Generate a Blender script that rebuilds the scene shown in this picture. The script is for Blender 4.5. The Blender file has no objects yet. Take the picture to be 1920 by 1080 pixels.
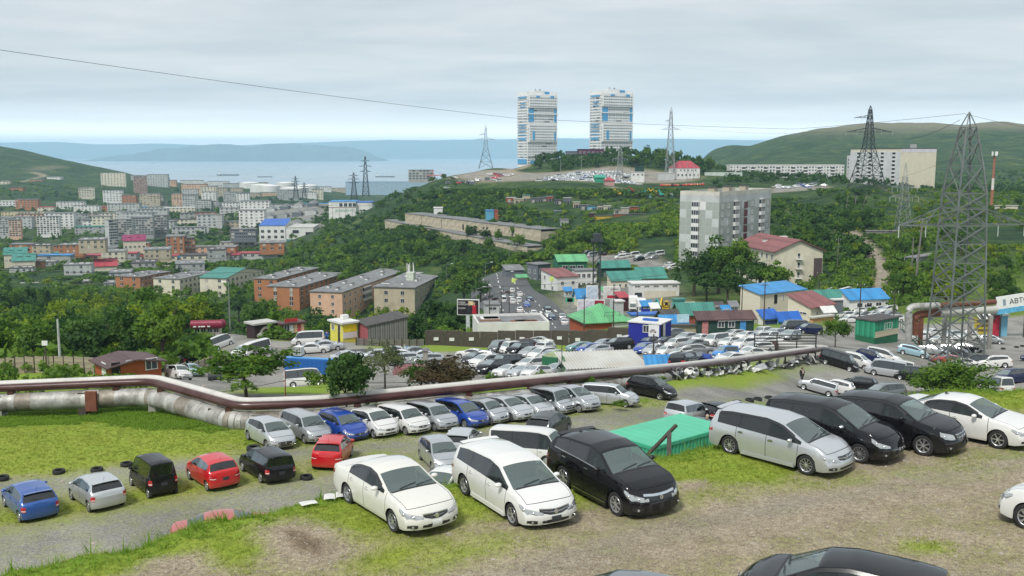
import bpy,bmesh,math,random
import numpy as np
from mathutils import Vector,Matrix,noise as mnoise
R=random.Random(7)
rad=math.radians
SC=bpy.context.scene
COL=SC.collection
# ---------------------------------------------------------------- camera
EYE=110.0
FPX=1850.0
PITCH=math.atan(252.0/FPX)
cam_d=bpy.data.cameras.new('camera')
cam_d.sensor_width=36.0
cam_d.lens=36.0*FPX/1920.0
cam_d.clip_start=0.5
cam_d.clip_end=90000
cam=bpy.data.objects.new('camera',cam_d)
COL.objects.link(cam)
cam.location=(0,0,EYE)
cam.rotation_euler=(math.pi/2-PITCH,0,0)
SC.camera=cam
# ---------------------------------------------------------------- view, world, sun
SC.view_settings.view_transform='Standard'
SC.view_settings.look='None'
SC.view_settings.exposure=1.05
SC.view_settings.gamma=1.0
SC.view_settings.use_curve_mapping=False
SC.render.engine='CYCLES'
SC.cycles.use_denoising=True
SC.cycles.max_bounces=6
SC.cycles.diffuse_bounces=2
SC.cycles.glossy_bounces=3
SC.cycles.transmission_bounces=4
SC.cycles.transparent_max_bounces=10
SC.cycles.volume_bounces=1
SC.cycles.caustics_reflective=False
SC.cycles.caustics_refractive=False
SC.cycles.sample_clamp_indirect=6
SUN_EL,SUN_AZ=rad(52),rad(-150)
sun_d=bpy.data.lights.new('sun','SUN')
sun_d.energy=1.6
sun_d.angle=rad(12)
sun_d.color=(1.0,0.965,0.9)
sun=bpy.data.objects.new('sun',sun_d)
COL.objects.link(sun)
sdir=Vector((math.sin(SUN_AZ)*math.cos(SUN_EL),math.cos(SUN_AZ)*math.cos(SUN_EL),math.sin(SUN_EL)))
sun.rotation_euler=(-sdir).to_track_quat('-Z','Y').to_euler()
sun.location=(0,0,300)
def nd(nt,typ,**kw):
 n=nt.nodes.new(typ)
 for k,v in kw.items():
  setattr(n,k,v)
 return n
def setin(nt,node,idx,v):
 s=node.inputs[idx]
 if isinstance(v,bpy.types.NodeSocket):
  nt.links.new(v,s)
 else:
  if isinstance(v,(tuple,list))and len(v)==3 and s.type=='RGBA':
   v=(*v,1)
  s.default_value=v
def math_n(nt,op,a,b=0.0,c=None,clamp=False):
 n=nd(nt,'ShaderNodeMath',operation=op,use_clamp=clamp)
 setin(nt,n,0,a);setin(nt,n,1,b)
 if c is not None:setin(nt,n,2,c)
 return n.outputs[0]
def mixc(nt,f,a,b,blend='MIX'):
 n=nd(nt,'ShaderNodeMix',data_type='RGBA',blend_type=blend)
 setin(nt,n,0,f);setin(nt,n,6,a);setin(nt,n,7,b)
 return n.outputs[2]
def ramp(nt,f,stops):
 n=nd(nt,'ShaderNodeValToRGB')
 cr=n.color_ramp
 while len(cr.elements)<len(stops):cr.elements.new(0.5)
 for e,(p,c)in zip(cr.elements,stops):
  e.position=p
  e.color=(*c,1)if len(c)==3 else c
 setin(nt,n,0,f)
 return n.outputs[0]
def noise_n(nt,vec,scale,detail=4,rough=0.55,dist=0.0):
 n=nd(nt,'ShaderNodeTexNoise')
 if vec is not None:nt.links.new(vec,n.inputs['Vector'])
 n.inputs['Scale'].default_value=scale
 n.inputs['Detail'].default_value=detail
 n.inputs['Roughness'].default_value=rough
 n.inputs['Distortion'].default_value=dist
 return n.outputs['Fac']
world=bpy.data.worlds.new('World')
SC.world=world
world.use_nodes=True
wt=world.node_tree
for n in list(wt.nodes):wt.nodes.remove(n)
w_out=nd(wt,'ShaderNodeOutputWorld')
w_bg=nd(wt,'ShaderNodeBackground')
w_bg.inputs[1].default_value=0.058
sky=nd(wt,'ShaderNodeTexSky',sky_type='NISHITA')
sky.sun_disc=False
sky.sun_elevation=SUN_EL
sky.sun_rotation=SUN_AZ
sky.air_density=1.0
sky.dust_density=2.0
tc=nd(wt,'ShaderNodeTexCoord')
sep=nd(wt,'ShaderNodeSeparateXYZ')
wt.links.new(tc.outputs['Generated'],sep.inputs[0])
zz=math_n(wt,'ABSOLUTE',sep.outputs[2])
den=math_n(wt,'ADD',zz,0.07)
comb=nd(wt,'ShaderNodeCombineXYZ')
setin(wt,comb,0,math_n(wt,'DIVIDE',sep.outputs[0],den))
setin(wt,comb,1,math_n(wt,'MULTIPLY',math_n(wt,'DIVIDE',sep.outputs[1],den),1.5))
c1=noise_n(wt,comb.outputs[0],0.42,7,0.5,0.5)
c2=noise_n(wt,comb.outputs[0],1.7,5,0.55,0.3)
cl=math_n(wt,'ADD',math_n(wt,'MULTIPLY',c1,0.72),math_n(wt,'MULTIPLY',c2,0.28))
ccol=ramp(wt,cl,[(0.32,(4.9,5.45,5.9)),(0.45,(5.6,6.05,6.35)),(0.54,(6.3,6.6,6.8)),(0.66,(7.3,7.4,7.45))])
hz=ramp(wt,zz,[(0.0,(1,1,1)),(0.02,(0.9,0.9,0.9)),(0.030,(0.35,0.35,0.35)),(0.05,(0.05,0.05,0.05)),(0.12,(0,0,0))])
ccol=mixc(wt,hz,ccol,(22.0,21.8,21.5))
ccol=mixc(wt,0.93,sky.outputs[0],ccol)
wt.links.new(ccol,w_bg.inputs[0])
wt.links.new(w_bg.outputs[0],w_out.inputs[0])
# ---------------------------------------------------------------- pixel <-> place helpers
_cp,_sp=math.cos(PITCH),math.sin(PITCH)
def ray(px,py):
 a,b=(px-960.0)/FPX,(540.0-py)/FPX
 return Vector((a,_cp+b*_sp,-_sp+b*_cp))
def pt(px,py,Y):
 """point at forward distance Y seen in that direction"""
 d=ray(px,py)
 return Vector((d.x/d.y*Y,Y,EYE+d.z/d.y*Y))
def proj(P):
 x,y,z=P[0],P[1],P[2]-EYE
 f=y*_cp-z*_sp
 return 960+FPX*x/f,540-FPX*(y*_sp+z*_cp)/f
# ---------------------------------------------------------------- materials
MATS={}
def new_mat(name):
 m=bpy.data.materials.new(name)
 m.use_nodes=True
 nt=m.node_tree
 for n in list(nt.nodes):nt.nodes.remove(n)
 out=nd(nt,'ShaderNodeOutputMaterial')
 b=nd(nt,'ShaderNodeBsdfPrincipled')
 nt.links.new(b.outputs[0],out.inputs[0])
 return m,nt,b,out
def mat(name,col,rough=0.6,metal=0.0,var=0.25,scale=1.5,bump=0.0,spec=0.5,coat=0.0,grime=None,gscale=0.4,stretch=None):
 """plain procedural surface: colour varied by two noises, optional grime and bump"""
 if name in MATS:return MATS[name]
 m,nt,b,out=new_mat(name)
 co=nd(nt,'ShaderNodeTexCoord').outputs['Object']
 if stretch:
  mp=nd(nt,'ShaderNodeMapping');mp.inputs['Scale'].default_value=stretch
  nt.links.new(co,mp.inputs[0]);co=mp.outputs[0]
 n1=noise_n(nt,co,scale,5,0.6)
 lo=tuple(max(0,c*(1-var))for c in col)
 hi=tuple(min(1,c*(1+var))for c in col)
 c=ramp(nt,n1,[(0.3,lo),(0.7,hi)])
 if grime:
  n2=noise_n(nt,co,gscale,6,0.65)
  f=ramp(nt,n2,[(0.45,(0,0,0)),(0.68,(1,1,1))])
  c=mixc(nt,math_n(nt,'MULTIPLY',f,grime[3]),c,grime[:3])
 if name.startswith('roof_')and name not in('roof_felt','roof_dark','roof_corrugated','roof_white'):
  wv=nd(nt,'ShaderNodeTexWave',bands_direction='X');nt.links.new(co,wv.inputs[0]);wv.inputs['Scale'].default_value=.55;wv.inputs['Distortion'].default_value=0
  sh=nd(nt,'ShaderNodeTexWhiteNoise',noise_dimensions='1D');sx=nd(nt,'ShaderNodeSeparateXYZ');nt.links.new(co,sx.inputs[0])
  setin(nt,sh,'W',math_n(nt,'FLOOR',math_n(nt,'MULTIPLY',sx.outputs[0],.8)))
  c=mixc(nt,1.0,c,ramp(nt,sh.outputs[0],[(0,(.80,.82,.84)),(1,(1.1,1.1,1.08))]),'MULTIPLY')
  c=mixc(nt,1.0,c,ramp(nt,wv.outputs['Fac'],[(0,(.72,.72,.72)),(.3,(1,1,1))]),'MULTIPLY')
 nt.links.new(c,b.inputs['Base Color'])
 b.inputs['Roughness'].default_value=rough
 b.inputs['Metallic'].default_value=metal
 b.inputs['Specular IOR Level'].default_value=spec
 b.inputs['Coat Weight'].default_value=coat
 if bump:
  bn=nd(nt,'ShaderNodeBump');bn.inputs['Strength'].default_value=bump
  bn.inputs['Distance'].default_value=0.05
  nt.links.new(noise_n(nt,co,scale*6,4),bn.inputs['Height'])
  nt.links.new(bn.outputs[0],b.inputs['Normal'])
 MATS[name]=m
 return m
def paint(name,col,metal=0.0,rough=0.32):
 """car paint: clear coat outside, dark lining on the inside of the shell"""
 key='paint_'+name
 if key in MATS:return MATS[key]
 m,nt,b,out=new_mat(key)
 co=nd(nt,'ShaderNodeTexCoord').outputs['Object']
 g=nd(nt,'ShaderNodeNewGeometry')
 n1=noise_n(nt,co,2.2,5,0.6)
 dust=ramp(nt,n1,[(0.5,(0,0,0)),(0.8,(1,1,1))])
 sp=nd(nt,'ShaderNodeSeparateXYZ');nt.links.new(co,sp.inputs[0])
 low=math_n(nt,'SUBTRACT',0.62,sp.outputs[2],clamp=True)
 dk=0.25 if max(col)<0.1 else 1.0
 df=math_n(nt,'ADD',math_n(nt,'MULTIPLY',dust,0.08*dk),math_n(nt,'MULTIPLY',math_n(nt,'MULTIPLY',low,n1),0.6*dk),clamp=True)
 c=mixc(nt,df,col,(0.30,0.27,0.22))
 c=mixc(nt,g.outputs['Backfacing'],c,(0.035,0.036,0.038))
 nt.links.new(c,b.inputs['Base Color'])
 b.inputs['Metallic'].default_value=metal
 rr=math_n(nt,'ADD',math_n(nt,'MULTIPLY',df,0.5),rough)
 nt.links.new(rr,b.inputs['Roughness'])
 b.inputs['Coat Weight'].default_value=0.9
 b.inputs['Specular IOR Level'].default_value=0.5 if max(col)>0.1 else 0.0
 b.inputs['Coat Roughness'].default_value=0.03
 MATS[key]=m
 return m
def glass_see(name,tint,op):
 """car glass one can see through: part mirror, part tinted pane"""
 if name in MATS:return MATS[name]
 m,nt,b,out=new_mat(name)
 b.inputs['Base Color'].default_value=(*tint,1)
 b.inputs['Roughness'].default_value=0.03
 b.inputs['IOR'].default_value=1.62
 b.inputs['Coat Weight'].default_value=1.0
 b.inputs['Coat Roughness'].default_value=0.02
 tr=nd(nt,'ShaderNodeBsdfTransparent');tr.inputs[0].default_value=(0.62,0.74,0.72,1)
 mx=nd(nt,'ShaderNodeMixShader');mx.inputs[0].default_value=op
 nt.links.new(tr.outputs[0],mx.inputs[1]);nt.links.new(b.outputs[0],mx.inputs[2])
 nt.links.new(mx.outputs[0],out.inputs[0])
 MATS[name]=m
 return m
def emis(name,col,s):
 m,nt,b,out=new_mat(name)
 b.inputs['Base Color'].default_value=(*col,1)
 b.inputs['Emission Color'].default_value=(*col,1);b.inputs['Emission Strength'].default_value=s
 return m
WHITE=mat('white_paint',(0.74,0.74,0.72),0.5,var=0.06,grime=(0.42,0.40,0.36,0.35))
BLACKP=mat('black_plastic',(0.018,0.018,0.019),0.5,var=0.3)
GAP=mat('panel_gap',(0.006,0.006,0.006),0.9,var=0.1)
TRIM=mat('gloss_black_trim',(0.012,0.012,0.013),0.15,var=0.1,coat=0.6)
CHROME=mat('chrome',(0.75,0.76,0.78),0.12,metal=1.0,var=0.04)
RUBBER=mat('tyre_rubber',(0.020,0.020,0.021),0.8,var=0.35,scale=4,bump=0.2)
RIM=mat('alloy_rim',(0.70,0.71,0.73),0.28,metal=0.8,var=0.12)
RIMD=mat('dark_brake',(0.05,0.05,0.05),0.6,metal=0.3)
LAMP=mat('headlamp_glass',(0.42,0.44,0.44),0.08,metal=0.45,var=0.25,scale=9,coat=1)
REDL=mat('tail_lamp_red',(0.42,0.012,0.018),0.12,var=0.3,scale=10,coat=1)
CLEARL=mat('tail_lamp_clear',(0.72,0.55,0.54),0.12,var=0.2,scale=8,coat=1)
PLATE=mat('plate_white',(0.72,0.73,0.73),0.45,var=0.05)
PLATED=mat('plate_holder_dark',(0.035,0.04,0.05),0.4,var=0.2)
SEAT=mat('seat_fabric',(0.10,0.10,0.105),0.9,var=0.2)
DASH=mat('dashboard_plastic',(0.06,0.062,0.066),0.7,var=0.2)
G_WIN=glass_see('windscreen_glass',(0.17,0.22,0.215),0.50)  # windscreen base colour lightened to stand in for the sky mirrored in it
G_SIDE=glass_see('side_glass',(0.025,0.034,0.034),0.45)
G_PRIV=glass_see('privacy_glass',(0.008,0.009,0.010),0.88)
G_LOW=mat('car_glass_dark',(0.022,0.030,0.034),0.05,var=0.2,coat=1.0,spec=0.8)
G_LOWW=mat('car_windscreen_far',(0.17,0.215,0.225),0.05,var=0.15,coat=1.0,spec=0.9)  # far windscreens too: reflected sky put into the base colour
WGLASS=mat('window_glass',(0.035,0.045,0.055),0.08,var=0.6,scale=0.35,coat=0.5)
STEEL=mat('galvanised_steel',(0.30,0.32,0.32),0.5,metal=0.55,var=0.2,scale=2)
DSTEEL=mat('dark_steel',(0.05,0.055,0.055),0.55,metal=0.3,var=0.3)
CONC=mat('concrete',(0.30,0.29,0.265),0.9,var=0.22,scale=0.7,bump=0.3,grime=(0.10,0.095,0.08,0.6))
WOODG=mat('grey_weathered_wood',(0.17,0.16,0.145),0.9,var=0.4,scale=3,stretch=(1,1,0.15))
WOODD=mat('dark_timber',(0.055,0.045,0.035),0.85,var=0.3)
WIRE=mat('cable_black',(0.02,0.022,0.026),0.6)
# ---------------------------------------------------------------- mesh builder
class MB:
 """collects faces with materials, builds one mesh"""
 def __init__(s):
  s.v,s.f,s.m,s.mats,s.key=[],[],[],[],{}
 def mi(s,m):
  if m not in s.mats:s.mats.append(m)
  return s.mats.index(m)
 def vert(s,p,weld=False):
  if weld:
   k=(round(p[0],4),round(p[1],4),round(p[2],4))
   if k in s.key:return s.key[k]
   s.key[k]=len(s.v)
  s.v.append((p[0],p[1],p[2]))
  return len(s.v)-1
 def face(s,pts,m,weld=False):
  ids=[]
  for p in pts:
   i=s.vert(p,weld)
   if i not in ids:ids.append(i)
  if len(ids)>2:
   s.f.append(ids);s.m.append(s.mi(m))
 def box(s,c,d,m,rz=0.0,top=1.0,M=None):
  """box with centre c and full size d; top scales the upper face"""
  hx,hy,hz=d[0]/2,d[1]/2,d[2]/2
  cs,sn=math.cos(rz),math.sin(rz)
  P=[]
  for z,k in((-hz,1.0),(hz,top)):
   for x,y in((-hx,-hy),(hx,-hy),(hx,hy),(-hx,hy)):
    x2,y2=x*k,y*k
    p=Vector((c[0]+x2*cs-y2*sn,c[1]+x2*sn+y2*cs,c[2]+z))
    P.append(M@p if M else p)
  n=len(s.v)
  s.v+=[tuple(p)for p in P]
  k=s.mi(m)
  for q in((3,2,1,0),(4,5,6,7),(0,1,5,4),(1,2,6,5),(2,3,7,6),(3,0,4,7)):
   s.f.append([n+i for i in q]);s.m.append(k)
 def bar(s,a,b,w,m,h=None,n=4,w2=None):
  """bar or tube between two points; n sides"""
  a,b=Vector(a),Vector(b)
  d=b-a
  if d.length<1e-6:return
  d.normalize()
  up=Vector((0,0,1))if abs(d.z)<0.95 else Vector((1,0,0))
  x=d.cross(up).normalized();y=d.cross(x).normalized()
  h=h or w
  w2=w2 or w
  base=len(s.v)
  off=math.pi/n
  for p,ww,hh in((a,w,h),(b,w2,h*w2/w)):
   for i in range(n):
    t=2*math.pi*i/n+off
    k=1/math.cos(off)if n==4 else 1
    s.v.append(tuple(p+x*math.cos(t)*ww/2*k+y*math.sin(t)*hh/2*k))
  mi=s.mi(m)
  for i in range(n):
   j=(i+1)%n
   s.f.append([base+i,base+n+i,base+n+j,base+j]);s.m.append(mi)
  s.f.append([base+i for i in range(n)]);s.m.append(mi)
  s.f.append([base+n+i for i in reversed(range(n))]);s.m.append(mi)
 def tube(s,pts,r,m,n=10,caps=True):
  pts=[Vector(p)for p in pts]
  base=len(s.v);mi=s.mi(m)
  rs=r if isinstance(r,(list,tuple))else[r]*len(pts)
  for i,p in enumerate(pts):
   if i==0:d=pts[1]-p
   elif i==len(pts)-1:d=p-pts[i-1]
   else:d=(pts[i+1]-p).normalized()+(p-pts[i-1]).normalized()
   d.normalize()
   up=Vector((0,0,1))if abs(d.z)<0.97 else Vector((0,1,0))
   x=d.cross(up).normalized();y=x.cross(d).normalized()
   for k in range(n):
    t=2*math.pi*k/n
    s.v.append(tuple(p+(x*math.cos(t)+y*math.sin(t))*rs[i]))
  for i in range(len(pts)-1):
   for k in range(n):
    k2=(k+1)%n
    s.f.append([base+i*n+k,base+i*n+k2,base+(i+1)*n+k2,base+(i+1)*n+k]);s.m.append(mi)
  if caps:
   s.f.append([base+k for k in reversed(range(n))]);s.m.append(mi)
   e=base+(len(pts)-1)*n
   s.f.append([e+k for k in range(n)]);s.m.append(mi)
 def lathe(s,prof,m,n=20,M=None,closed=False):
  """prof: list of (r, h, [mat]) round local Z"""
  base=len(s.v)
  for q in prof:
   for k in range(n):
    t=2*math.pi*k/n
    p=Vector((q[0]*math.cos(t),q[0]*math.sin(t),q[1]))
    s.v.append(tuple(M@p if M else p))
  for i in range(len(prof)-1):
   mm=prof[i][2]if len(prof[i])>2 else m
   mi=s.mi(mm)
   for k in range(n):
    k2=(k+1)%n
    s.f.append([base+i*n+k,base+i*n+k2,base+(i+1)*n+k2,base+(i+1)*n+k]);s.m.append(mi)
 def mesh(s,name,smooth=None):
  me=bpy.data.meshes.new(name)
  me.from_pydata(s.v,[],s.f)
  for m in s.mats:me.materials.append(m)
  me.polygons.foreach_set('material_index',s.m)
  if smooth is not None:
   me.polygons.foreach_set('use_smooth',[True]*len(s.f))
   if smooth<180:me.set_sharp_from_angle(angle=rad(smooth))
  me.update()
  return me
def obj(name,data,parent=None,loc=None,rot=None,**props):
 if isinstance(data,MB):data=data.mesh(name)
 o=bpy.data.objects.new(name,data)
 COL.objects.link(o)
 if loc is not None:o.location=loc
 if rot is not None:o.rotation_euler=rot
 if parent is not None:o.parent=parent
 for k,v in props.items():o[k]=v
 return o
def thing(name,label,category,loc=(0,0,0),rz=0.0,group=None,data=None):
 o=obj(name,data,None,loc,(0,0,rz),label=label,category=category)
 if group:o['group']=group
 return o
ORD=['first','second','third','fourth','fifth','sixth','seventh','eighth','ninth','tenth','eleventh','twelfth','thirteenth','fourteenth','fifteenth','sixteenth','seventeenth','eighteenth','nineteenth','twentieth','twenty-first','twenty-second','twenty-third','twenty-fourth','twenty-fifth','twenty-sixth','twenty-seventh','twenty-eighth','twenty-ninth','thirtieth']+['thirty-'+q for q in('first','second','third','fourth','fifth','sixth','seventh','eighth','ninth')]
# ---------------------------------------------------------------- terrain: heights from surveyed points (column, distance, height)
UPPER=99.9
CP=[]
def cpy(px,py,Y):CP.append((pt(px,py,Y).x,Y,pt(px,py,Y).z))
def cpz(px,Y,z):CP.append(((px-960)/FPX*Y*1.0,Y,z))
def cpx(x,y,z):CP.append((x,y,z))
for x in(-60,-30,0,30,60):cpx(x,6,93.4)
for x in(-50,-25,-10,0,12,25,45):cpx(x,38,93.1)
for x in(-45,-25,-10,0,12):cpx(x,55,92.9)
for x in(-48,-24,-10,3):cpx(x,66,92.5)
cpx(30,52,92.3);cpx(50,55,91.5)
cpy(1228,745,74);cpy(1145,755,69);cpy(1290,708,85);cpy(1400,730,90);cpy(1400,693,100);cpy(1503,718,104)
cpy(1600,735,104);cpy(1700,730,104);cpy(1545,668,119);cpy(1790,690,130);cpy(1880,715,116);cpy(1960,720,110)
cpy(1890,680,132);cpy(1875,641,165);cpy(1700,660,138);cpy(1640,655,150);cpy(1990,650,160)
cpy(930,704,107);cpy(1000,677,127);cpy(1048,647,146);cpy(1100,651,150);cpy(810,649,150);cpy(1000,650,150)
cpy(800,700,107);cpy(1260,668,127);cpy(1330,646,141);cpy(1440,630,155);cpy(1130,705,100);cpy(1240,635,150)
cpy(1500,615,168);cpy(1400,625,160)
cpy(322,712,95);cpy(100,712,98);cpy(-60,720,96);cpz(-200,90,88);cpy(100,697,112);cpy(-40,705,112)
cpy(490,667,128);cpy(530,717,116);cpy(640,641,140);cpy(720,648,142);cpy(560,640,150);cpy(420,655,140);cpy(390,630,165);cpy(450,628,165)
cpy(620,720,100)
cpy(1010,612,232);cpy(960,565,285);cpy(930,530,340);cpy(1060,600,235);cpy(905,600,250);cpy(1000,540,320);cpy(880,605,230)
cpz(1010,190,73);cpz(900,185,70);cpz(800,185,68);cpz(700,190,66);cpz(600,200,67);cpz(500,200,67);cpz(400,200,70)
cpz(200,150,74);cpz(50,150,74);cpz(-100,150,74);cpz(300,160,75)
cpz(100,220,62);cpz(-100,220,62);cpz(300,240,60);cpz(500,280,52);cpz(650,290,52);cpz(760,290,54);cpz(820,300,58)
cpy(1150,600,225);cpy(1240,590,235);cpy(1300,580,240);cpy(1450,600,222);cpy(1350,590,225);cpy(1550,590,222);cpy(1640,585,225);cpy(1700,575,225)
cpy(1750,600,195);cpy(1900,590,200);cpy(1830,560,230)
cpy(1100,545,300);cpy(1200,545,290);cpy(1250,510,330);cpy(1300,505,330);cpy(1480,545,290);cpy(1390,540,285);cpy(1150,490,370);cpy(1200,478,385)
cpy(600,608,385);cpy(700,600,390);cpy(780,592,395);cpy(870,575,335);cpy(450,600,400);cpy(300,570,450);cpy(220,556,480);cpy(100,550,480);cpy(-50,550,480)
cpy(520,570,430);cpy(870,545,365)
cpy(1000,490,430);cpy(900,520,400);cpy(800,500,450);cpy(700,500,480);cpy(860,455,540);cpy(985,478,468);cpy(725,430,655);cpy(1010,455,485);cpy(765,420,620)
cpy(640,480,560);cpy(1100,420,500);cpy(1000,400,540);cpy(1200,412,480);cpy(900,390,600);cpy(800,395,660);cpy(1200,440,430);cpy(1100,470,410)
cpy(1240,480,380)
cpy(700,390,760);cpy(760,365,740);cpy(900,347,690);cpy(1000,341,660);cpy(1100,345,640);cpy(1150,355,620);cpy(1300,355,620);cpy(1200,370,580);cpy(1300,375,560)
cpy(1400,370,560);cpy(1250,335,720);cpy(1050,330,720);cpy(950,332,720);cpy(870,338,720);cpy(840,330,760);cpy(920,315,790);cpy(1000,318,800);cpy(860,335,800)
cpy(1060,297,850);cpy(1150,292,850);cpy(1250,306,800);cpy(1010,305,900);cpy(1320,315,800);cpy(1200,320,760);cpy(1100,318,770);cpy(1140,296,960)
cpz(1000,1100,90);cpz(1150,1150,92);cpz(850,1000,70);cpz(1000,1500,30);cpz(1150,1600,40)
cpy(1600,440,350);cpy(1650,480,300);cpy(1640,550,250);cpy(1560,520,285);cpy(1700,420,380);cpy(1600,380,470);cpy(1520,370,520);cpy(1625,352,495);cpy(1700,370,480)
cpy(1800,500,260);cpy(1900,480,270);cpy(1780,430,340);cpy(1900,420,350);cpy(1860,392,420);cpy(1920,390,440);cpy(1500,420,420);cpy(1450,460,380)
cpy(1480,362,560);cpy(1460,345,640);cpy(1550,345,650);cpy(1665,352,700);cpy(1480,333,890);cpy(1400,330,880);cpy(1750,360,620);cpy(1900,365,620)
cpy(1990,400,400);cpy(2100,420,380);cpy(2050,480,280)
cpy(1560,333,900);cpy(1800,355,1000);cpy(1700,345,1100)
cpy(1330,285,2300);cpy(1420,272,2250);cpy(1500,242,2150);cpy(1600,239,2100);cpy(1700,237,2050);cpy(1800,236,2000);cpy(1860,233,2000);cpy(1950,246,2000);cpy(2100,250,2000)
cpy(1500,300,1500);cpy(1650,305,1450);cpy(1800,300,1350);cpy(1950,310,1300);cpy(1400,305,1700);cpy(1600,275,1750);cpy(1800,270,1650);cpy(2100,300,1300)
cpz(1500,2900,60);cpz(1700,2900,80);cpz(1900,2900,80);cpz(1330,2900,15);cpz(1250,2300,12);cpz(1250,1700,35);cpz(2200,2500,120)
cpz(1500,3900,-25);cpz(1900,3900,-25);cpz(2200,3900,-25)
cpy(100,500,620);cpy(250,500,640);cpy(400,500,650);cpy(530,470,760);cpy(540,530,500)
cpy(340,494,770);cpy(180,480,840);cpy(50,475,850);cpy(-80,480,850);cpy(280,470,850);cpy(420,455,900);cpy(650,417,900);cpy(560,440,830);cpy(450,430,1000);cpy(600,385,1150)
cpy(60,420,1150);cpy(200,420,1150);cpy(330,410,1200);cpy(400,400,1300);cpy(480,395,1350);cpy(-80,420,1150)
cpy(250,355,1850);cpy(155,375,1600);cpy(60,375,1500);cpy(300,360,1850);cpy(380,362,2000);cpy(450,368,2000);cpy(550,362,2100);cpy(600,358,2300)
cpy(0,280,2300);cpy(80,293,2250);cpy(150,308,2200);cpy(210,323,2150);cpy(-100,276,2300);cpy(-250,270,2300);cpy(0,330,1900);cpy(120,340,1850);cpy(-100,330,1900);cpy(0,360,1600);cpy(-100,370,1500)
cpy(300,341,2500);cpy(400,350,2700);cpy(480,356,2800)
cpz(0,2900,70);cpz(-200,2900,80);cpz(150,2900,40);cpz(260,2900,12);cpz(480,3200,-4);cpz(650,2900,-3);cpz(800,2600,-3);cpz(700,2200,8);cpz(950,2400,-4);cpz(1120,2700,-6)
cpz(-200,3900,-25);cpz(0,3900,-25);cpz(200,3900,-25);cpz(500,3900,-25);cpz(800,3900,-25);cpz(1100,3900,-25);cpz(1300,3900,-25)
cpz(760,1300,35);cpz(850,1500,18);cpz(720,1600,18)
CP=np.array(CP)
def _uv(X,Y):
 Y=np.maximum(Y,5.0)
 return X/Y*1.15,np.log(Y)*0.62
_u,_v=_uv(CP[:,0],CP[:,1])
_n=len(CP)
def _phi(r2):return 0.5*r2*np.log(np.maximum(r2,1e-12))
_K=_phi((_u[:,None]-_u[None,:])**2+(_v[:,None]-_v[None,:])**2)
_K[np.arange(_n),np.arange(_n)]+=2e-5
_A=np.zeros((_n+3,_n+3));_A[:_n,:_n]=_K
_A[:_n,_n]=1;_A[:_n,_n+1]=_u;_A[:_n,_n+2]=_v;_A[_n:,:_n]=_A[:_n,_n:].T
_S=np.linalg.solve(_A,np.concatenate([(CP[:,2]-EYE)/CP[:,1]**0.8,np.zeros(3)]))
EDGE=[(-24.0,14.0),(-18.0,18.5),(-12.1,23.2),(-10.6,24.6),(-8.6,26.6),(-6.7,28.1),(-4.7,29.2),(-1.9,30.2),(1.0,31.4),(3.3,32.4),(5.1,33.0),(7.2,34.0),(9.6,36.4),(12.0,39.0),(17.5,41.6),(22.0,42.4),(28.0,43.0),(60.0,46.0)]
_E=np.array(EDGE)
def edge_dist(X,Y):
 """signed distance to the upper yard's edge, positive inside the yard"""
 X=np.atleast_1d(np.asarray(X,float));Y=np.atleast_1d(np.asarray(Y,float))
 best=np.full(X.shape,1e9);sign=np.ones(X.shape)
 for i in range(len(_E)-1):
  a,b=_E[i],_E[i+1];d=b-a;L2=d@d
  if i==0:tmin,tmax=-50,1
  elif i==len(_E)-2:tmin,tmax=0,50
  else:tmin,tmax=0,1
  t=np.clip(((X-a[0])*d[0]+(Y-a[1])*d[1])/L2,tmin,tmax)
  dx,dy=X-(a[0]+t*d[0]),Y-(a[1]+t*d[1])
  dist=np.hypot(dx,dy)
  cr=d[0]*dy-d[1]*dx
  m=dist<best
  best=np.where(m,dist,best);sign=np.where(m,np.where(cr<0,1,-1),sign)
 return best*sign
def _wave(X,Y,L,s=0.0):
 return(np.sin(X/L*2.1+s+1.3*np.sin(Y/L*1.3+s))*np.cos(Y/L*1.7+2*s+0.9*np.sin(X/L*0.9)))
def gz_np(X,Y):
 X=np.asarray(X,float);Y=np.asarray(Y,float);shp=X.shape
 X=X.ravel();Y=Y.ravel()
 u,v=_uv(X,Y)
 z=np.empty(X.shape)
 for i in range(0,len(X),20000):
  s=slice(i,i+20000)
  r2=(u[s,None]-_u[None,:])**2+(v[s,None]-_v[None,:])**2
  z[s]=_phi(r2)@_S[:_n]+_S[_n]+_S[_n+1]*u[s]+_S[_n+2]*v[s]
 z=z*np.maximum(Y,5.0)**0.8+EYE
 near=Y<75
 zl=np.where(near&(Y<60),np.clip(z,92.4,93.4),z)
 z=zl
 k=np.clip((Y-500)/1500,0,1)
 z=z+k*(_wave(X,Y,140)*3.5+_wave(X,Y,60,1.7)*1.6+_wave(X,Y,27,0.6)*0.7)
 km=np.clip((Y-1200)/800,0,1)*np.clip((z-25)/60,0,1)
 z=z+km*(_wave(X,Y,210,2.2)*7.0+_wave(X+0.5*Y,Y,90,0.3)*4.0)
 m=Y<70
 if m.any():
  e=edge_dist(X[m],Y[m])
  e=e+0.35*_wave(X[m],Y[m],1.9)+0.2*_wave(X[m],Y[m],0.8,1.1)
  t=np.clip((e+4.2)/4.6,0,1);t=t*t*(3-2*t)
  up=UPPER+0.05*_wave(X[m],Y[m],2.2)+0.03*_wave(X[m],Y[m],0.9,2)-0.25*np.clip((1.2-e)/1.2,0,1)**2
  lo=z[m]+0.05*_wave(X[m],Y[m],2.7)+0.03*_wave(X[m],Y[m],1.1,2)
  z[m]=lo+(up-lo)*t
 return z.reshape(shp)
def gz(x,y):return float(gz_np(np.array([x]),np.array([y]))[0])
_YS=np.exp(np.linspace(math.log(9),math.log(3800),700))
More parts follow.
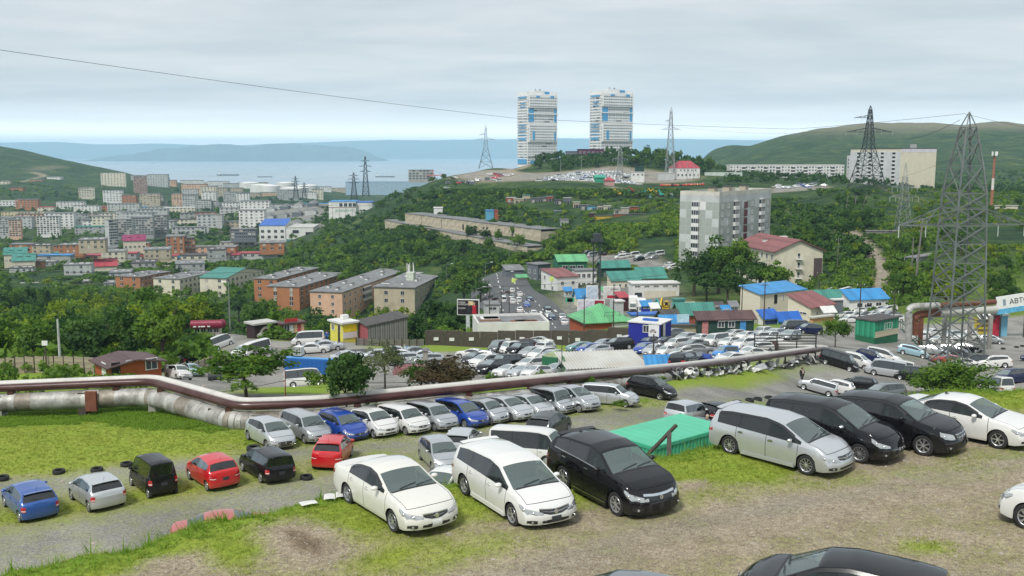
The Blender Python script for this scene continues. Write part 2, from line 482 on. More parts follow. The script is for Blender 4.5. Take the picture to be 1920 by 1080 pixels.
def pg(px,py):
 """where the line of sight through that pixel meets the ground"""
 d=ray(px,py)
 X=d.x/d.y*_YS;Z=EYE+d.z/d.y*_YS
 g=gz_np(X,_YS)-Z
 i=np.argmax(g>0)
 if i==0:i=len(_YS)-1
 a,b=_YS[i-1],_YS[i]
 t=g[i-1]/(g[i-1]-g[i])if g[i]!=g[i-1]else 0
 y=a+(b-a)*t
 x=d.x/d.y*y
 return Vector((x,y,gz(x,y)))
def at(px,Y):
 """ground point at distance Y in that column"""
 x=(px-960)/FPX*Y
 for _ in range(2):
  z=gz(x,Y)
  x=(px-960)/FPX*(Y*_cp-(z-EYE)*_sp)
 return Vector((x,Y,gz(x,Y)))
# ---- ground mesh (fan grid: fine near, coarse far)
NU,NV=440,560
_us=np.linspace(-0.85,0.85,NU);_ys=np.exp(np.linspace(math.log(6),math.log(4000),NV))
GX=_us[None,:]*(_ys[:,None]+6);GY=np.repeat(_ys[:,None],NU,1)
GZ=gz_np(GX,GY)
co=np.stack([GX,GY,GZ],-1).reshape(-1,3)
idx=np.arange(NU*NV).reshape(NV,NU)
quads=np.stack([idx[:-1,:-1],idx[:-1,1:],idx[1:,1:],idx[1:,:-1]],-1).reshape(-1,4)
def np_mesh(name,co,quads,smooth=True):
 me=bpy.data.meshes.new(name)
 k=quads.shape[1]
 me.vertices.add(len(co));me.vertices.foreach_set('co',co.astype(np.float32).ravel())
 me.loops.add(quads.size);me.loops.foreach_set('vertex_index',quads.astype(np.int32).ravel())
 me.polygons.add(len(quads))
 me.polygons.foreach_set('loop_start',np.arange(0,quads.size,k,dtype=np.int32))
 me.polygons.foreach_set('loop_total',np.full(len(quads),k,dtype=np.int32))
 me.update(calc_edges=True)
 me.polygons.foreach_set('use_smooth',np.full(len(quads),smooth))
 return me
def poly_mask(X,Y,poly,soft):
 """soft inside mask for a polygon in ground coordinates"""
 P=np.array([(p[0],p[1])for p in poly]);n=len(P)
 inside=np.zeros(X.shape,bool);dist=np.full(X.shape,1e9)
 for i in range(n):
  a,b=P[i],P[(i+1)%n];d=b-a
  c=((a[1]>Y)!=(b[1]>Y))&(X<(b[0]-a[0])*(Y-a[1])/((b[1]-a[1])or 1e-9)+a[0])
  inside^=c
  t=np.clip(((X-a[0])*d[0]+(Y-a[1])*d[1])/max(d@d,1e-9),0,1)
  dist=np.minimum(dist,np.hypot(X-a[0]-t*d[0],Y-a[1]-t*d[1]))
 sd=np.where(inside,dist,-dist)
 return np.clip(sd/soft*0.5+0.5,0,1)
def strip_mask(X,Y,line,w,soft):
 P=np.array([(p[0],p[1])for p in line]);dist=np.full(X.shape,1e9)
 for i in range(len(P)-1):
  a,b=P[i],P[i+1];d=b-a
  t=np.clip(((X-a[0])*d[0]+(Y-a[1])*d[1])/max(d@d,1e-9),0,1)
  dist=np.minimum(dist,np.hypot(X-a[0]-t*d[0],Y-a[1]-t*d[1]))
 return np.clip((w-dist)/soft*0.5+0.5,0,1)
def pp(*pts):return[pg(a,b)for a,b in pts]
X,Y=GX,GY
e=edge_dist(X.ravel(),Y.ravel()).reshape(X.shape)
grass=np.ones(X.shape)*1.0
asph=np.zeros(X.shape)
dirt=np.zeros(X.shape)
lush=np.zeros(X.shape)
def lay(m,g=None,a=None,d=None,l=None):
 global grass,asph,dirt,lush
 if g is not None:grass=grass*(1-m)+g*m
 if a is not None:asph=asph*(1-m)+a*m
 if d is not None:dirt=dirt*(1-m)+d*m
 if l is not None:lush=lush*(1-m)+l*m
lower=(Y<76)&(e<0)
lay((Y>=76).astype(float),g=1,a=0,d=0,l=0.6)
lay(lower.astype(float),g=0.30,a=0.85,d=0.0,l=0.0)
lay(poly_mask(X,Y,pp((-160,905),(-160,775),(0,768),(270,760),(440,805),(600,790),(560,800),(420,850),(200,872)),1.6),g=1,a=0,l=0.25)
lay(poly_mask(X,Y,pp((-160,800),(-160,768),(0,765),(300,762),(440,810),(300,806),(180,790)),1.4),l=1)
lay(strip_mask(X,Y,pp((440,836),(640,825),(830,800),(1000,780),(1200,752)),1.0,1.6),g=0.75,a=0.2,l=0.15)
lay(strip_mask(X,Y,pp((0,975),(240,935),(450,905),(700,870)),1.5,2.2),g=0.9,a=0.1,l=0.2)
lay(strip_mask(X,Y,pp((-100,1040),(300,985),(560,915),(700,885)),1.0,3.0),g=0.25,a=0.9,l=0.0)
lay(strip_mask(X,Y,pp((1080,765),(1240,750),(1330,745)),1.6,2.5),g=0.6,a=0.3)
bank=np.clip(1-np.abs(e+2.0)/2.6,0,1)*(Y<70)
lay(np.clip(bank*2.2,0,1),g=1.0,a=0,d=0,l=0.75)
upm=(e>0).astype(float)*(Y<70)
lay(upm,g=0.26,a=0.12,d=0.75,l=0.0)
band=np.clip((4.6-e)/1.6,0,1)*upm
lay(band,g=0.95,a=0.0,d=0.0,l=0.3)
lay(np.clip((1.4-e)/0.8,0,1)*upm,g=1.0,l=0.8)
lay(poly_mask(X,Y,pp((560,1075),(640,1010),(700,1015),(1090,1005),(1230,960),(1320,915),(1430,925),(1250,985),(1000,1050),(800,1085)),1.0),g=0.80,a=0.05,d=0.2,l=0.1)
lay(poly_mask(X,Y,pp((1240,870),(1380,845),(1500,900),(1700,880),(1900,835),(2000,850),(1820,895),(1560,925),(1440,915),(1330,900)),0.7),g=0.95,a=0,d=0.05,l=0.35)
lay(poly_mask(X,Y,pp((476,988),(560,972),(615,985),(668,1035),(605,1072),(510,1045)),0.8),g=0.0,a=0.0,d=1.0)
lay(poly_mask(X,Y,pp((280,1045),(380,1030),(450,1090),(300,1110),(180,1100)),0.5),g=0.2,a=0.0,d=0.85)
lay(poly_mask(X,Y,pp((1265,905),(1325,900),(1330,915),(1280,920)),0.35),g=0.1,d=0.9)
lay(strip_mask(X,Y,pp((880,1100),(1200,1000),(1560,930),(1950,860)),0.9,1.8),g=0.10,a=0.5,d=0.4)
lay(poly_mask(X,Y,pp((1690,1015),(1780,1018),(1775,1035),(1700,1032)),0.4),g=0.8,l=0.3)
LOTS=[pp((1180,730),(1330,715),(1480,690),(1560,690),(1700,668),(1960,640),(1990,720),(1700,760),(1500,760),(1330,760)),pp((870,720),(930,655),(1050,652),(1250,640),(1420,622),(1560,640),(1500,660),(1300,690),(1100,718)),pp((640,735),(660,690),(800,660),(1000,655),(1000,720),(760,738)),pp((1690,655),(1960,600),(2000,660),(1800,690)),pp((280,722),(300,690),(380,690),(420,640),(560,640),(680,640),(700,660),(620,705),(420,740)),pp((1560,620),(1600,590),(1700,588),(1720,620),(1640,640)),pp((370,660),(380,630),(480,628),(480,650)),pp((1430,645),(1560,612),(1700,622),(1725,668),(1560,690),(1480,682)),pp((1680,612),(1950,588),(2010,640),(1700,655)),]
for P in LOTS:lay(poly_mask(X,Y,P,3.0),g=0.08,a=1,d=0.0)
lay(strip_mask(X,Y,pp((1230,730),(1330,716),(1440,700)),1.0,1.5),g=0.9,a=0.1,l=0.3)
lay(strip_mask(X,Y,pp((810,653),(940,652)),2.0,2),g=0.95,a=0.0,l=0.5)
lay(strip_mask(X,Y,pp((1070,656),(1175,650)),2.5,2),g=0.95,a=0.0,l=0.5)
MARKET=[at(1000,235),at(1080,215),at(1250,210),at(1480,190),at(1560,200),at(1560,228),at(1420,245),at(1290,260),at(1260,300),at(1130,320),at(1040,300)]
lay(poly_mask(X,Y,MARKET,8),g=0.3,a=0.8,d=0.1)
ROAD=[at(1000,176),at(1003,215),at(992,245),at(976,270),at(955,300),at(935,335),at(930,380)]
PATH=[at(1640,235),at(1655,275),at(1640,305),at(1610,340),at(1585,380),at(1560,400)]
lay(strip_mask(X,Y,PATH,2.6,2.0),g=0.1,a=0.45,d=0.5)
lay(strip_mask(X,Y,[at(1545,545),at(1620,520),at(1700,470)],1.5,2),g=0.4,a=0.2,d=0.5)
HILLLOT=[at(835,745),at(900,700),at(1000,672),at(1110,655),at(1130,668),at(1300,700),at(1320,735),at(1150,790),at(1000,760),at(900,770)]
lay(poly_mask(X,Y,HILLLOT,8),g=0.15,a=0.6,d=0.4)
lay(strip_mask(X,Y,[at(955,720),at(960,800),at(990,860)],5,5),g=0.1,a=0.3,d=0.6)
CAR2=[at(1130,630),at(1180,600),at(1290,575),at(1300,590),at(1190,620),at(1150,640)]
lay(poly_mask(X,Y,CAR2,5),g=0.3,a=0.5,d=0.4)
lay(poly_mask(X,Y,[at(1080,395),at(1230,385),at(1270,345),at(1240,335),at(1150,360),at(1080,375)],5),g=0.2,a=0.85)
lay(poly_mask(X,Y,[at(1440,570),at(1560,560),at(1560,600),at(1440,610)],5),g=0.2,a=0.7)
lay(((Y>600)&(Y<1500)&(X<-150)&(GZ<60)).astype(float)*0.5,g=0.55,a=0.4)
lay(poly_mask(X,Y,[at(470,860),at(640,860),at(640,1400),at(420,1400)],30),g=0.25,a=0.8)
lay(strip_mask(X,Y,pp((45,340),(75,332),(85,330),(60,322),(40,322)),7,8),g=0.1,a=0.2,d=0.6)
lay(strip_mask(X,Y,pp((60,318),(110,312)),18,20),g=0.5,d=0.5)
rockm=np.clip((Y-1600)/300,0,1)*np.clip((GZ-120)/45,0,1)*(X>0)
lay(rockm*0.9,g=0.42,d=0.8,l=0.0)
rut=np.zeros(X.shape)
for off in(-0.8,0.8):
 L1=pp((700,855),(900,812),(1150,775),(1330,745))
 rut=np.maximum(rut,strip_mask(X,Y+off,L1,0.35,0.4))
attr=np.stack([grass,asph,dirt,lush],-1).reshape(-1,4)
def rc(p):return(p[0],p[1])
def ground_material():
 m,nt,b,out=new_mat('ground')
 a=nd(nt,'ShaderNodeAttribute',attribute_name='cover')
 sp=nd(nt,'ShaderNodeSeparateColor');nt.links.new(a.outputs['Color'],sp.inputs[0])
 gA,aA,dA,lA=sp.outputs[0],sp.outputs[1],sp.outputs[2],a.outputs['Alpha']
 g=nd(nt,'ShaderNodeNewGeometry')
 pos=g.outputs['Position']
 fine=noise_n(nt,pos,7.0,5,0.7)
 fine2=noise_n(nt,pos,28.0,3,0.7)
 midn=noise_n(nt,pos,0.9,5,0.62)
 big=noise_n(nt,pos,0.16,4,0.6)
 far=noise_n(nt,pos,0.035,6,0.65)
 vor=nd(nt,'ShaderNodeTexVoronoi');nt.links.new(pos,vor.inputs['Vector']);vor.inputs['Scale'].default_value=13.0
 grav=ramp(nt,fine,[(0.25,(0.125,0.122,0.112)),(0.5,(0.25,0.243,0.225)),(0.75,(0.42,0.405,0.375))])
 grav=mixc(nt,ramp(nt,big,[(0.42,(0,0,0)),(0.58,(1,1,1))]),grav,mixc(nt,0.6,grav,(0.085,0.085,0.085)))
 grav=mixc(nt,math_n(nt,'MULTIPLY',vor.outputs['Color'],0.35),grav,(0.42,0.40,0.37))
 earth=ramp(nt,fine,[(0.22,(0.15,0.118,0.082)),(0.5,(0.32,0.268,0.19)),(0.78,(0.50,0.44,0.34))])
 peb=ramp(nt,noise_n(nt,pos,11.0,2,0.5),[(0.60,(0,0,0)),(0.70,(1,1,1))])
 earth=mixc(nt,math_n(nt,'MULTIPLY',peb,0.6),earth,(0.40,0.35,0.28))
 earth=mixc(nt,math_n(nt,'MULTIPLY',ramp(nt,midn,[(0.4,(0,0,0)),(0.7,(1,1,1))]),0.45),earth,(0.13,0.095,0.065))
 gy=ramp(nt,fine,[(0.25,(0.165,0.215,0.026)),(0.5,(0.26,0.305,0.042)),(0.78,(0.36,0.38,0.085))])
 gg=ramp(nt,fine,[(0.25,(0.07,0.15,0.012)),(0.55,(0.16,0.29,0.026)),(0.8,(0.25,0.39,0.05))])
 lf=math_n(nt,'ADD',lA,math_n(nt,'MULTIPLY',math_n(nt,'SUBTRACT',midn,0.5),1.1),clamp=True)
 gcol=mixc(nt,lf,gy,gg)
 sy=nd(nt,'ShaderNodeSeparateXYZ');nt.links.new(pos,sy.inputs[0])
 ff=math_n(nt,'MULTIPLY',math_n(nt,'SUBTRACT',sy.outputs[1],130),1/160,clamp=True)
 bush=nd(nt,'ShaderNodeTexVoronoi');nt.links.new(pos,bush.inputs['Vector']);bush.inputs['Scale'].default_value=0.22
 scrub=ramp(nt,math_n(nt,'ADD',math_n(nt,'MULTIPLY',far,0.65),math_n(nt,'MULTIPLY',big,0.35)),[(0.36,(0.010,0.032,0.014)),(0.47,(0.024,0.056,0.018)),(0.55,(0.048,0.088,0.022)),(0.66,(0.115,0.14,0.042))])
 scrub=mixc(nt,math_n(nt,'MULTIPLY',bush.outputs['Distance'],0.28,clamp=True),scrub,(0.02,0.042,0.012))
 gcol=mixc(nt,ff,gcol,scrub)
 dk=math_n(nt,'MULTIPLY',math_n(nt,'SUBTRACT',dA,0.84),7.0,clamp=True)
 earth=mixc(nt,math_n(nt,'MULTIPLY',dk,0.6),earth,mixc(nt,1.0,earth,(0.42,0.33,0.27),'MULTIPLY'))
 nz=math_n(nt,'ADD',math_n(nt,'MULTIPLY',math_n(nt,'SUBTRACT',midn,0.5),0.9),math_n(nt,'MULTIPLY',math_n(nt,'SUBTRACT',fine,0.5),0.9))
 base=mixc(nt,math_n(nt,'ADD',math_n(nt,'MULTIPLY',math_n(nt,'SUBTRACT',aA,0.5),2.2),math_n(nt,'ADD',nz,0.5),clamp=True),earth,grav)
 gf=math_n(nt,'ADD',math_n(nt,'MULTIPLY',math_n(nt,'SUBTRACT',gA,0.5),1.7),math_n(nt,'ADD',math_n(nt,'MULTIPLY',nz,1.25),0.5),clamp=True)
 speck=ramp(nt,fine2,[(0.28,(0.45,0.45,0.45)),(0.5,(1.0,1.0,1.0)),(0.72,(1.5,1.48,1.42))])
 base=mixc(nt,1.0,base,speck,'MULTIPLY')
 gcol=mixc(nt,0.55,gcol,mixc(nt,1.0,gcol,speck,'MULTIPLY'))
 colr=mixc(nt,gf,base,gcol)
 nt.links.new(colr,b.inputs['Base Color'])
 b.inputs['Roughness'].default_value=0.95
 b.inputs['Specular IOR Level'].default_value=0.2
 bn=nd(nt,'ShaderNodeBump');bn.inputs['Strength'].default_value=0.7;bn.inputs['Distance'].default_value=0.06
 nt.links.new(math_n(nt,'ADD',fine,math_n(nt,'MULTIPLY',fine2,0.5)),bn.inputs['Height'])
 bn2=nd(nt,'ShaderNodeBump');bn2.inputs['Strength'].default_value=0.8
 setin(nt,bn2,'Distance',math_n(nt,'MULTIPLY',ff,5.0))
 nt.links.new(math_n(nt,'ADD',far,math_n(nt,'MULTIPLY',bush.outputs['Distance'],-0.35)),bn2.inputs['Height'])
 nt.links.new(bn.outputs[0],bn2.inputs['Normal'])
 nt.links.new(bn2.outputs[0],b.inputs['Normal'])
 return m
me=np_mesh('ground',co,quads)
ca=me.attributes.new('cover','FLOAT_COLOR','POINT')
ca.data.foreach_set('color',attr.astype(np.float32).ravel())
me.materials.append(ground_material())
ground=obj('ground',me,kind='structure')
_gi=None
def cover_at(x,y):
 """cover values (grass, gravel, earth, lush) of the nearest grid vertices"""
 x=np.asarray(x);y=np.asarray(y)
 j=np.clip(np.round((np.log(np.maximum(y,6.01))-math.log(6))/(math.log(4000)-math.log(6))*(NV-1)).astype(int),0,NV-1)
 i=np.clip(np.round((x/(y+6)+0.85)/1.7*(NU-1)).astype(int),0,NU-1)
 return attr.reshape(NV,NU,4)[j,i]
# ---- road with markings
asphalt=mat('asphalt',(0.085,0.088,0.092),0.85,var=0.25,scale=0.5,bump=0.1)
linepaint=mat('road_line_paint',(0.62,0.62,0.58),0.7,var=0.2,scale=2)
def ribbon(name,line,w0,w1,m,lift,kind=True):
 mb=MB();L=[Vector(p)for p in line]
 fine=[]
 for i in range(len(L)-1):
  for k in range(8):fine.append(L[i].lerp(L[i+1],k/8))
 fine.append(L[-1])
 rows=[]
 for i,p in enumerate(fine):
  d=(fine[min(i+1,len(fine)-1)]-fine[max(i-1,0)]);d.z=0;d.normalize()
  nrm=Vector((d.y,-d.x,0))
  q=[]
  for t in np.linspace(w0,w1,7):
   a=p+nrm*float(t);a.z=gz(a.x,a.y)+lift
   q.append(a)
  rows.append(q)
 for i in range(len(rows)-1):
  for k in range(6):
   mb.face([rows[i][k],rows[i][k+1],rows[i+1][k+1],rows[i+1][k]],m,True)
 return obj(name,mb,kind='structure')
ribbon('road',ROAD,-9.5,9.5,asphalt,0.12)
kb=mat('kerb_stone',(0.33,0.33,0.32),0.9)
mk=MB()
def dash(line,off,a,b,w,lift=0.16):
 """a painted dash from a to b metres along the line"""
 L=[Vector(p)for p in line];acc=0
 def pos(s):
  acc=0
  for i in range(len(L)-1):
   d=L[i+1]-L[i];d.z=0
   if acc+d.length>=s or i==len(L)-2:
    u=d.normalized();p=L[i]+u*(s-acc)
    return p,Vector((u.y,-u.x,0))
   acc+=d.length
 p,n=pos(a);q,n2=pos(b)
 P=[p+n*(off-w),p+n*(off+w),q+n2*(off+w),q+n2*(off-w)]
 mk.face([(v.x,v.y,gz(v.x,v.y)+lift)for v in P],linepaint)
for s in np.arange(45,200,9.0):dash(ROAD,0,s,s+4,0.16)
for s in np.arange(45,200,9.0):
 dash(ROAD,-5,s,s+3,0.13);dash(ROAD,5,s,s+3,0.13)
for t in np.arange(-8.5,9,1.25):dash(ROAD,t,76,80,0.3)
obj('road_marking',mk,kind='structure')
# ---- sea, far shores
def sea_material():
 m,nt,b,out=new_mat('sea_water')
 g=nd(nt,'ShaderNodeNewGeometry')
 mp=nd(nt,'ShaderNodeMapping');mp.inputs['Scale'].default_value=(1,0.35,1)
 nt.links.new(g.outputs['Position'],mp.inputs[0])
 n1=noise_n(nt,mp.outputs[0],0.0012,5,0.6)
 c=ramp(nt,n1,[(0.35,(0.26,0.30,0.33)),(0.65,(0.36,0.40,0.43))])
 nt.links.new(c,b.inputs['Base Color'])
 b.inputs['Roughness'].default_value=0.22
 b.inputs['IOR'].default_value=1.33
 bn=nd(nt,'ShaderNodeBump');bn.inputs['Strength'].default_value=0.25;bn.inputs['Distance'].default_value=1.0
 nt.links.new(noise_n(nt,g.outputs['Position'],0.06,4),bn.inputs['Height'])
 nt.links.new(bn.outputs[0],b.inputs['Normal'])
 return m
mb=MB()
mb.face([(-25500,1000,0),(25500,1000,0),(25500,24500,0),(-25500,24500,0)],sea_material())
obj('sea',mb,kind='structure')
def ridge(name,Y,depth,prof,m,seed,rough):
 """a range of hills: profile of (px, py) crest points at distance Y, a real ridge with depth"""
 xs=np.linspace(prof[0][0],prof[-1][0],260)
 top=np.interp(xs,[p[0]for p in prof],[p[1]for p in prof])
 X=(xs-960)/FPX*Y
 H=np.maximum(EYE-(top-288)/FPX*Y,-30)
 rr=np.random.RandomState(seed)
 for L in(4,9,20):
  k=np.interp(np.arange(260),np.arange(0,260+L,L),rr.rand(len(np.arange(0,260+L,L)))-0.5)
  H=H+k*rough*L/9*np.clip(H/120,0,1)
 prof_t=[(-1.0,-0.15),(-0.75,0.10),(-0.45,0.42),(-0.2,0.78),(0.0,1.0),(0.3,0.75),(1.0,-0.2)]
 rows=[]
 for t,h in prof_t:
  jit=np.interp(np.arange(260),np.arange(0,265,5),rr.rand(53)-0.5)
  rows.append(np.stack([X*(1+t*depth/Y*0.3),Y+t*depth+jit*depth*0.25*(1-abs(t)),np.where(h<0,-30,H*h)],-1))
 co=np.concatenate(rows)
 ix=np.arange(len(co)).reshape(len(prof_t),260)
 q=np.stack([ix[:-1,:-1],ix[:-1,1:],ix[1:,1:],ix[1:,:-1]],-1).reshape(-1,4)
 me=np_mesh(name,co,q);me.materials.append(m)
 return obj(name,me,kind='structure')
hillmat=mat('far_hill_wood',(0.05,0.075,0.04),0.95,var=0.5,scale=0.004)
ridge('hills',23000,1200,[(-500,272),(-200,268),(0,268),(120,266),(190,270),(300,268),(430,272),(520,268),(640,266),(730,263),(800,264),(900,263),(980,262),(1100,262),(1250,263),(1400,265),(1600,262),(2000,262),(2500,268)],hillmat,3,25)
ridge('hills',15200,1000,[(170,300),(190,296),(240,289),(300,281),(360,276),(430,273),(520,272),(600,272),(650,276),(680,283),(700,291),(725,299)],hillmat,8,18)
ridge('hills',20500,700,[(-500,285),(-200,280),(60,284),(120,290),(160,296),(200,299)],hillmat,5,15)
# ---- air
hm=bpy.data.materials.new('haze');hm.use_nodes=True
nt=hm.node_tree
for n in list(nt.nodes):nt.nodes.remove(n)
ho=nd(nt,'ShaderNodeOutputMaterial');hv=nd(nt,'ShaderNodeVolumePrincipled')
hv.inputs['Color'].default_value=(0.52,0.80,1.0,1)
hv.inputs['Density'].default_value=0.000085
hv.inputs['Anisotropy'].default_value=0.0
nt.links.new(hv.outputs[0],ho.inputs['Volume'])
mb=MB()
mb.box((0,11500,206),(52000,26600,476),hm)
hz_o=obj('haze',mb,kind='stuff')
# ---------------------------------------------------------------- cars: a lofted body with real wheel arches, glass, lamps and wheels
FAM={'sedan':dict(top=[(0,.47),(.012,.53),(.04,.58),(.12,.635),(.262,.700),(.44,.955),(.53,1.0),(.64,.975),(.70,.935),(.845,.735),(.95,.725),(.985,.69),(1,.60)],c=.262,rf=.43,rr=.695,gb=.845,belt=(.60,.655,.70),pil=[.545,.66],dl=(.275,.55,.745),qend=.745),'hatch':dict(top=[(0,.44),(.012,.50),(.04,.56),(.13,.63),(.235,.690),(.42,.955),(.54,1.0),(.78,.965),(.885,.92),(.955,.70),(.985,.66),(1,.52)],c=.235,rf=.405,rr=.885,gb=.955,belt=(.58,.64,.70),pil=[.545,.735],dl=(.27,.55,.79),qend=.86),'mpv':dict(top=[(0,.43),(.012,.49),(.04,.545),(.12,.61),(.215,.660),(.41,.945),(.53,1.0),(.80,.975),(.925,.925),(.968,.67),(.988,.62),(1,.48)],c=.215,rf=.395,rr=.925,gb=.968,belt=(.55,.60,.66),pil=[.50,.725],dl=(.27,.51,.745),qend=.905),'wagon':dict(top=[(0,.46),(.012,.52),(.035,.57),(.12,.62),(.235,.660),(.375,.96),(.50,1.0),(.85,.985),(.955,.955),(.982,.62),(.992,.58),(1,.48)],c=.235,rf=.365,rr=.955,gb=.982,belt=(.58,.62,.635),pil=[.49,.70],dl=(.27,.50,.72),qend=.925),'box':dict(top=[(0,.40),(.012,.46),(.035,.52),(.10,.565),(.165,.600),(.285,.955),(.42,1.0),(.85,.995),(.955,.97),(.982,.60),(.992,.56),(1,.44)],c=.165,rf=.275,rr=.955,gb=.982,belt=(.52,.56,.575),pil=[.47,.73],dl=(.225,.475,.75),qend=.93),'van':dict(top=[(0,.33),(.010,.40),(.03,.46),(.055,.50),(.085,.535),(.225,.93),(.34,.985),(.5,1.0),(.93,.99),(.97,.96),(.986,.54),(.994,.50),(1,.38)],c=.085,rf=.215,rr=.97,gb=.986,belt=(.47,.50,.515),pil=[.335,.66],dl=(.10,.345,.62),qend=.945),'suv':dict(top=[(0,.46),(.012,.52),(.04,.575),(.12,.63),(.255,.690),(.425,.95),(.53,1.0),(.78,.965),(.885,.915),(.955,.69),(.985,.64),(1,.50)],c=.255,rf=.41,rr=.885,gb=.955,belt=(.60,.65,.715),pil=[.535,.735],dl=(.28,.54,.785),qend=.87),'pickup':dict(top=[(0,.45),(.012,.52),(.04,.57),(.12,.61),(.25,.645),(.36,.955),(.44,1.0),(.57,.985),(.60,.95),(.63,.60),(.70,.58),(.985,.58),(1,.48)],c=.25,rf=.35,rr=.595,gb=.63,belt=(.57,.585,.585),pil=[.47],dl=(.27,.475,.60),qend=.575),}
class CarShape:
 def __init__(s,fam,L,W,H,wb,fo,wr,low=False,clear=.17,round_f=.26,round_r=.16,glass=None):
  s.F=FAM[fam];s.fam=fam
  s.L,s.W,s.H,s.wb,s.fo,s.wr,s.low=L,W,H,wb,fo,wr,low
  s.sill=clear+.03;s.clear=clear
  s.rf_,s.rr_=round_f,round_r
  xs=np.linspace(0,L,900)
  px=np.array([p[0]*L for p in s.F['top']]);pz=np.array([p[1]*H for p in s.F['top']])
  z=np.interp(xs,px,pz)
  k=np.exp(-np.linspace(-2.5,2.5,25)**2);k/=k.sum()
  zp=np.concatenate([np.full(12,z[0]),z,np.full(12,z[-1])])
  zs=np.convolve(zp,k,'valid')
  w=np.clip(np.minimum(xs,L-xs)/.15,0,1)
  s._xs,s._zt=xs,z*(1-w)+zs*w
  b0,b1,b2=s.F['belt']
  s.c,s.rf,s.rr,s.gb=(s.F[q]*L for q in('c','rf','rr','gb'))
  s._bx=[0,s.c,L*.6,L*.97];s._bz=[b0*H-.03,b1*H-.015,(b1*.5+b2*.5)*H,b2*H]
  s.R=wr+.045
  s.ax=(fo,fo+wb)
  s.tum=.19 if fam in('box','van')else(.33 if fam in('wagon','mpv','pickup')else .42)
 def zt(s,x):return float(np.interp(x,s._xs,s._zt))
 def zsh(s,x):
  t=s.zt(x)
  return min(float(np.interp(x,s._bx,s._bz)),t-.045)
 def zlow(s,x):
  z=s.sill
  d=min(x,s.L-x)
  z+=.05*max(0,1-d/.35)
  for a in s.ax:
   q=s.R**2-(x-a)**2
   if q>0:z=max(z,s.wr+math.sqrt(q))
  return z
 def yside(s,x,z):
  zb=s.zsh(x)
  h=min(max((z-s.sill)/max(zb-s.sill,.05),0),1)
  prof=np.interp(h,[0,.12,.35,.58,.74,.80,.92,1.0],[.935,.965,.985,1.0,.994,.980,.965,.945])
  f=1.0
  for a in s.ax:
   f+=.010*max(0,1-(abs(x-a)/(s.R+.12))**2)*(1 if z<s.wr*2+.25 else .4)
  return s.W/2*float(prof)*f
 def deform(s,x,y,z):
  """plan-view rounding of nose and tail and the fore-and-aft shape of the bumpers"""
  hw=s.W/2
  r=min(abs(y)/hw,1.0)
  reach=.95
  if x<reach:
   w=(1-x/reach)**2
   zt0=s.zt(.02)
   n=max(0,(z-.62*zt0)/(.38*zt0))**1.5*.13+max(0,(.36-z))*.35
   x=x+(s.rf_*r**3.2+n)*w
   y=y*(1-.05*w)
  q=s.L-x
  if q<.6:
   w=(1-q/.6)**2
   n=max(0,(.40-z))*.3
   x=x-(s.rr_*r**3.5+n)*w
   y=y*(1-.04*w)
  return(s.fo+s.wb/2-x,y,z)
 def skin(s,end,p,z,off=0.0):
  """point on the outside: p metres from the centre line round the corner, end +1 front, -1 rear; sign of p picks the side"""
  sg=1 if p>=0 else -1
  p=abs(p)
  def base(p,z):
   x0=.0 if end>0 else s.L
   hw=s.yside(.03 if end>0 else s.L-.03,z)
   if p<=hw:return s.deform(x0,p,z)
   d=p-hw
   x=d if end>0 else s.L-d
   return s.deform(x,s.yside(x,z),z)
  P=Vector(base(p,z))
  if off:
   a=Vector(base(p+.02,z))-P;b=Vector(base(p,z+.02))-P
   n=a.cross(b)
   if n.length>1e-9:
    n.normalize()
    c=Vector((0,0,P.z))
    if n.dot(P-c)<0:n=-n
    P=P+n*off
  P.y*=sg
  return P
 def hood_z(s,end):return s.zsh(.02 if end>0 else s.L-.02)
def patch(cs,end,pts,m,off=.012,rows=3,mb=None,sides=(1,-1),zmax=True):
 """strip on the skin: pts = (p, zlo, zhi) from inside outwards; raised body with edges"""
 mb=mb or MB()
 for sg in sides:
  grid=[]
  for p,a,b in pts:
   col=[]
   for k in range(rows+1):
    z=a+(b-a)*k/rows
    o=off if 0<k<rows else off*.45
    col.append(cs.skin(end,sg*p if p else sg*1e-6,z,o))
   grid.append(col)
  for i in range(len(grid)-1):
   for k in range(rows):
    q=[grid[i][k],grid[i+1][k],grid[i+1][k+1],grid[i][k+1]]
    if(sg>0)!=(end>0):q.reverse()
    mb.face(q,m,True)
  ring=[g[0]for g in grid]+[g[-1]for g in reversed(grid)]
  inn=[cs.skin(end,sg*p if p else sg*1e-6,a,-.01)for p,a,b in pts]+[cs.skin(end,sg*p if p else sg*1e-6,b,-.01)for p,a,b in reversed(pts)]
  for i in range(len(ring)):
   j=(i+1)%len(ring)
   mb.face([ring[i],ring[j],inn[j],inn[i]],m,True)
 return mb
